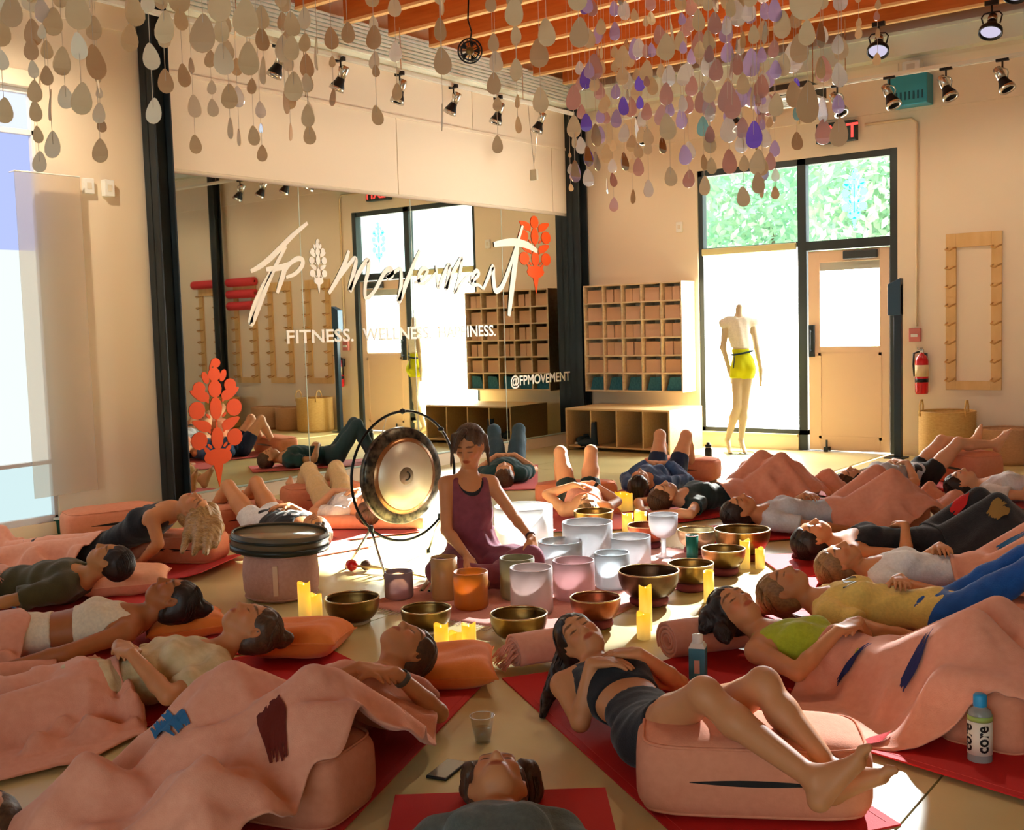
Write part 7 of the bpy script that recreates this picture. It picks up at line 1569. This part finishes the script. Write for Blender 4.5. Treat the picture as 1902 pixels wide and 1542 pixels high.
# ------------------------------------------------------------------ mannequin by the window
mp = (-5.42, 11.38, 0); mx = Vector((0.80, 0.60, 0)); mrz = math.atan2(0.60, 0.80)
mq = thing('mannequin', mp, mrz, 'headless cream mannequin in crop top and lime shorts by the window', 'mannequin')
man_m = mat('mannequin_cream', (206, 188, 152), 0.45)
k_ = 1.0; MP = []
C_ = lambda a, b, ra, rb, k=0.02: MP.append(Prim('c', a, b, (ra, rb), k=k)); E2 = lambda c, r, k=0.03: MP.append(Prim('e', c, r=r, k=k))
TOR = []
for a in [((0.0, 0, 1.36), (0.115, 0.085, 0.16)), ((0.02, 0, 1.18), (0.095, 0.075, 0.13)), ((0.045, 0, 1.0), (0.122, 0.095, 0.12)), ((0.0, 0, 1.47), (0.12, 0.06, 0.06))]: TOR.append(Prim('e', a[0], r=a[1], k=0.05))
TOR += [Prim('e', (0.045+sx*0.055, -0.05, 0.94), r=(0.062, 0.07, 0.08), k=0.04) for sx in (-1, 1)]
MP += TOR
C_((0.005, 0, 1.48), (0.012, 0, 1.62), 0.045, 0.04)
for sh, el, wr, hn in [((-0.135, 0, 1.46), (-0.17, 0.02, 1.18), (-0.10, 0.05, 0.93), (-0.075, 0.05, 0.83)), ((0.15, 0, 1.46), (0.195, 0.0, 1.18), (0.235, -0.02, 0.92), (0.235, -0.02, 0.80))]:
    C_(sh, el, 0.045, 0.033); C_(el, wr, 0.033, 0.023); C_(wr, hn, 0.025, 0.02); 
    for o in (-0.016, 0, 0.016): C_(hn, (hn[0]+o, hn[1]+abs(o), hn[2]-0.06), 0.009, 0.007, 0.006)
LEGS = []
for hp_, kn, an, toe in [((-0.02, 0, 0.93), (-0.035, -0.03, 0.52), (-0.13, 0.06, 0.14), (-0.125, -0.07, 0.02)), ((0.10, 0, 0.93), (0.055, 0.0, 0.52), (0.015, 0.02, 0.14), (0.03, -0.11, 0.02))]:
    LEGS.append((hp_, kn)); C_(hp_, kn, 0.074, 0.045); cf = lerp(kn, an, 0.3); C_(kn, cf, 0.045, 0.05); C_(cf, an, 0.05, 0.028); C_(an, toe, 0.028, 0.022); C_(an, (an[0], an[1]+0.03, 0.10), 0.028, 0.02); C_(toe, (toe[0], toe[1]-0.05, 0.016), 0.022, 0.014)
    C_((an[0], an[1]+0.035, 0.10), (an[0], an[1]+0.03, 0.012), 0.012, 0.006)
implicit('body', MP, man_m, mq, 0.011, smooth=1)
implicit('crop_top', TOR+[Prim('c', (-0.10, 0, 1.47), (-0.15, 0, 1.45), (0.05, 0.05), k=0.03), Prim('c', (0.10, 0, 1.47), (0.165, 0, 1.45), (0.05, 0.05), k=0.03)], fab('cloth_ivory', (252, 248, 226)), mq, 0.011, off=0.014, clip=lambda X, Y, Z: np.maximum(1.17-0.10*X-Z, np.maximum(Z-1.53, 0.075-np.sqrt(X**2+Y**2+(Z-1.55)**2))), wr=wrinkle(0.003, 40, 2))
implicit('shorts', TOR+[Prim('cc', h_, lerp(h_, n_k, 0.24), (0.076, 0.076), k=0.03) for h_, n_k in LEGS], mat('shorts_lime', (214, 222, 10), 0.8), mq, 0.011, off=0.006, clip=lambda X, Y, Z: np.maximum(Z-1.16, 0.82-Z), wr=wrinkle(0.002, 40, 3))
MB().tube([(0.035+0.118*math.cos(a), 0.092*math.sin(a), 1.115+0.02*math.cos(a)) for a in [k*PI/16 for k in range(32)]], 0.011, 6, closed=True).build('belt', F_dgreen, mq, smooth=True)
MB().tube([(-0.06, -0.09, 1.10), (-0.075, -0.10, 1.02), (-0.085, -0.10, 0.95)], 0.006, 5).build('belt_end', F_dgreen, mq)
MB().lathe([(0, 0), (0.17, 0), (0.17, 0.008), (0, 0.008)], n=36, c=(-0.02, -0.02, 0)).build('base_plate', clear_glass('base_glass', (225, 235, 230), 0.2), mq, smooth=True)

# ------------------------------------------------------------------ prints on shirts, laid on the cloth
from mathutils.bvhtree import BVHTree
def shirt_print(info, part, strokes, m, w, c, ux, uy, name='print'):
    """strokes in metres about local point c, axes ux, uy; dropped onto the cloth from above"""
    o = next(ch for ch in info['root'].children if ch.name.split('.')[0] == part)
    bv = BVHTree.FromPolygons([v.co for v in o.data.vertices], [tuple(p.vertices) for p in o.data.polygons])
    b = MB(); ux, uy = Vector(ux), Vector(uy); c = Vector(c)
    def on(a, b_):
        p = c+ux*a+uy*b_; h = bv.ray_cast(Vector((p.x, p.y, 1.0)), Vector((0, 0, -1)))
        return tuple(h[0]+h[1]*0.003) if h[0] is not None else (p.x, p.y, 0.2)
    for st_ in strokes: b.ribbon(st_, w, on, taper=False)
    return b.build(name, m, info['root'])
J6 = K6['J']; cc = J6['chest']+V3(0, 0.03, 0)
glyph = {'P': [[(0, 0), (0, 1)], [(0, 1), (0.5, 0.95), (0.5, 0.55), (0, 0.5)]], 'Y': [[(0, 1), (0.28, 0.5)], [(0.56, 1), (0.28, 0.5)], [(0.28, 0.5), (0.28, 0)]], 'T': [[(0, 1), (0.6, 1)], [(0.3, 1), (0.3, 0)]], 'L': [[(0, 1), (0, 0)], [(0, 0), (0.5, 0)]]}
sts = []
for k, ch in enumerate('LYT'):
    for st_ in glyph[ch]: sts.append([(0.045*(k-1.5)+x*0.05, y*0.055) for x, y in st_])
shirt_print(K6, 'shirt', sts, black_m, 0.012, cc, (1, 0, 0), (0, 1, 0))
c7 = H1['J']['chest']+V3(0, 0.05, 0)
shirt_print(H1, 'shirt', [[(-0.09, 0.02), (-0.03, 0.05), (0.03, 0.0), (0.09, 0.04)], [(-0.06, -0.02), (-0.02, 0.0), (0.0, -0.04), (0.05, -0.02)], [(-0.02, 0.06), (0.02, 0.08), (0.05, 0.06)]], F_white, 0.022, c7, (1, 0, 0), (0, 1, 0))

bpy.context.view_layer.update()
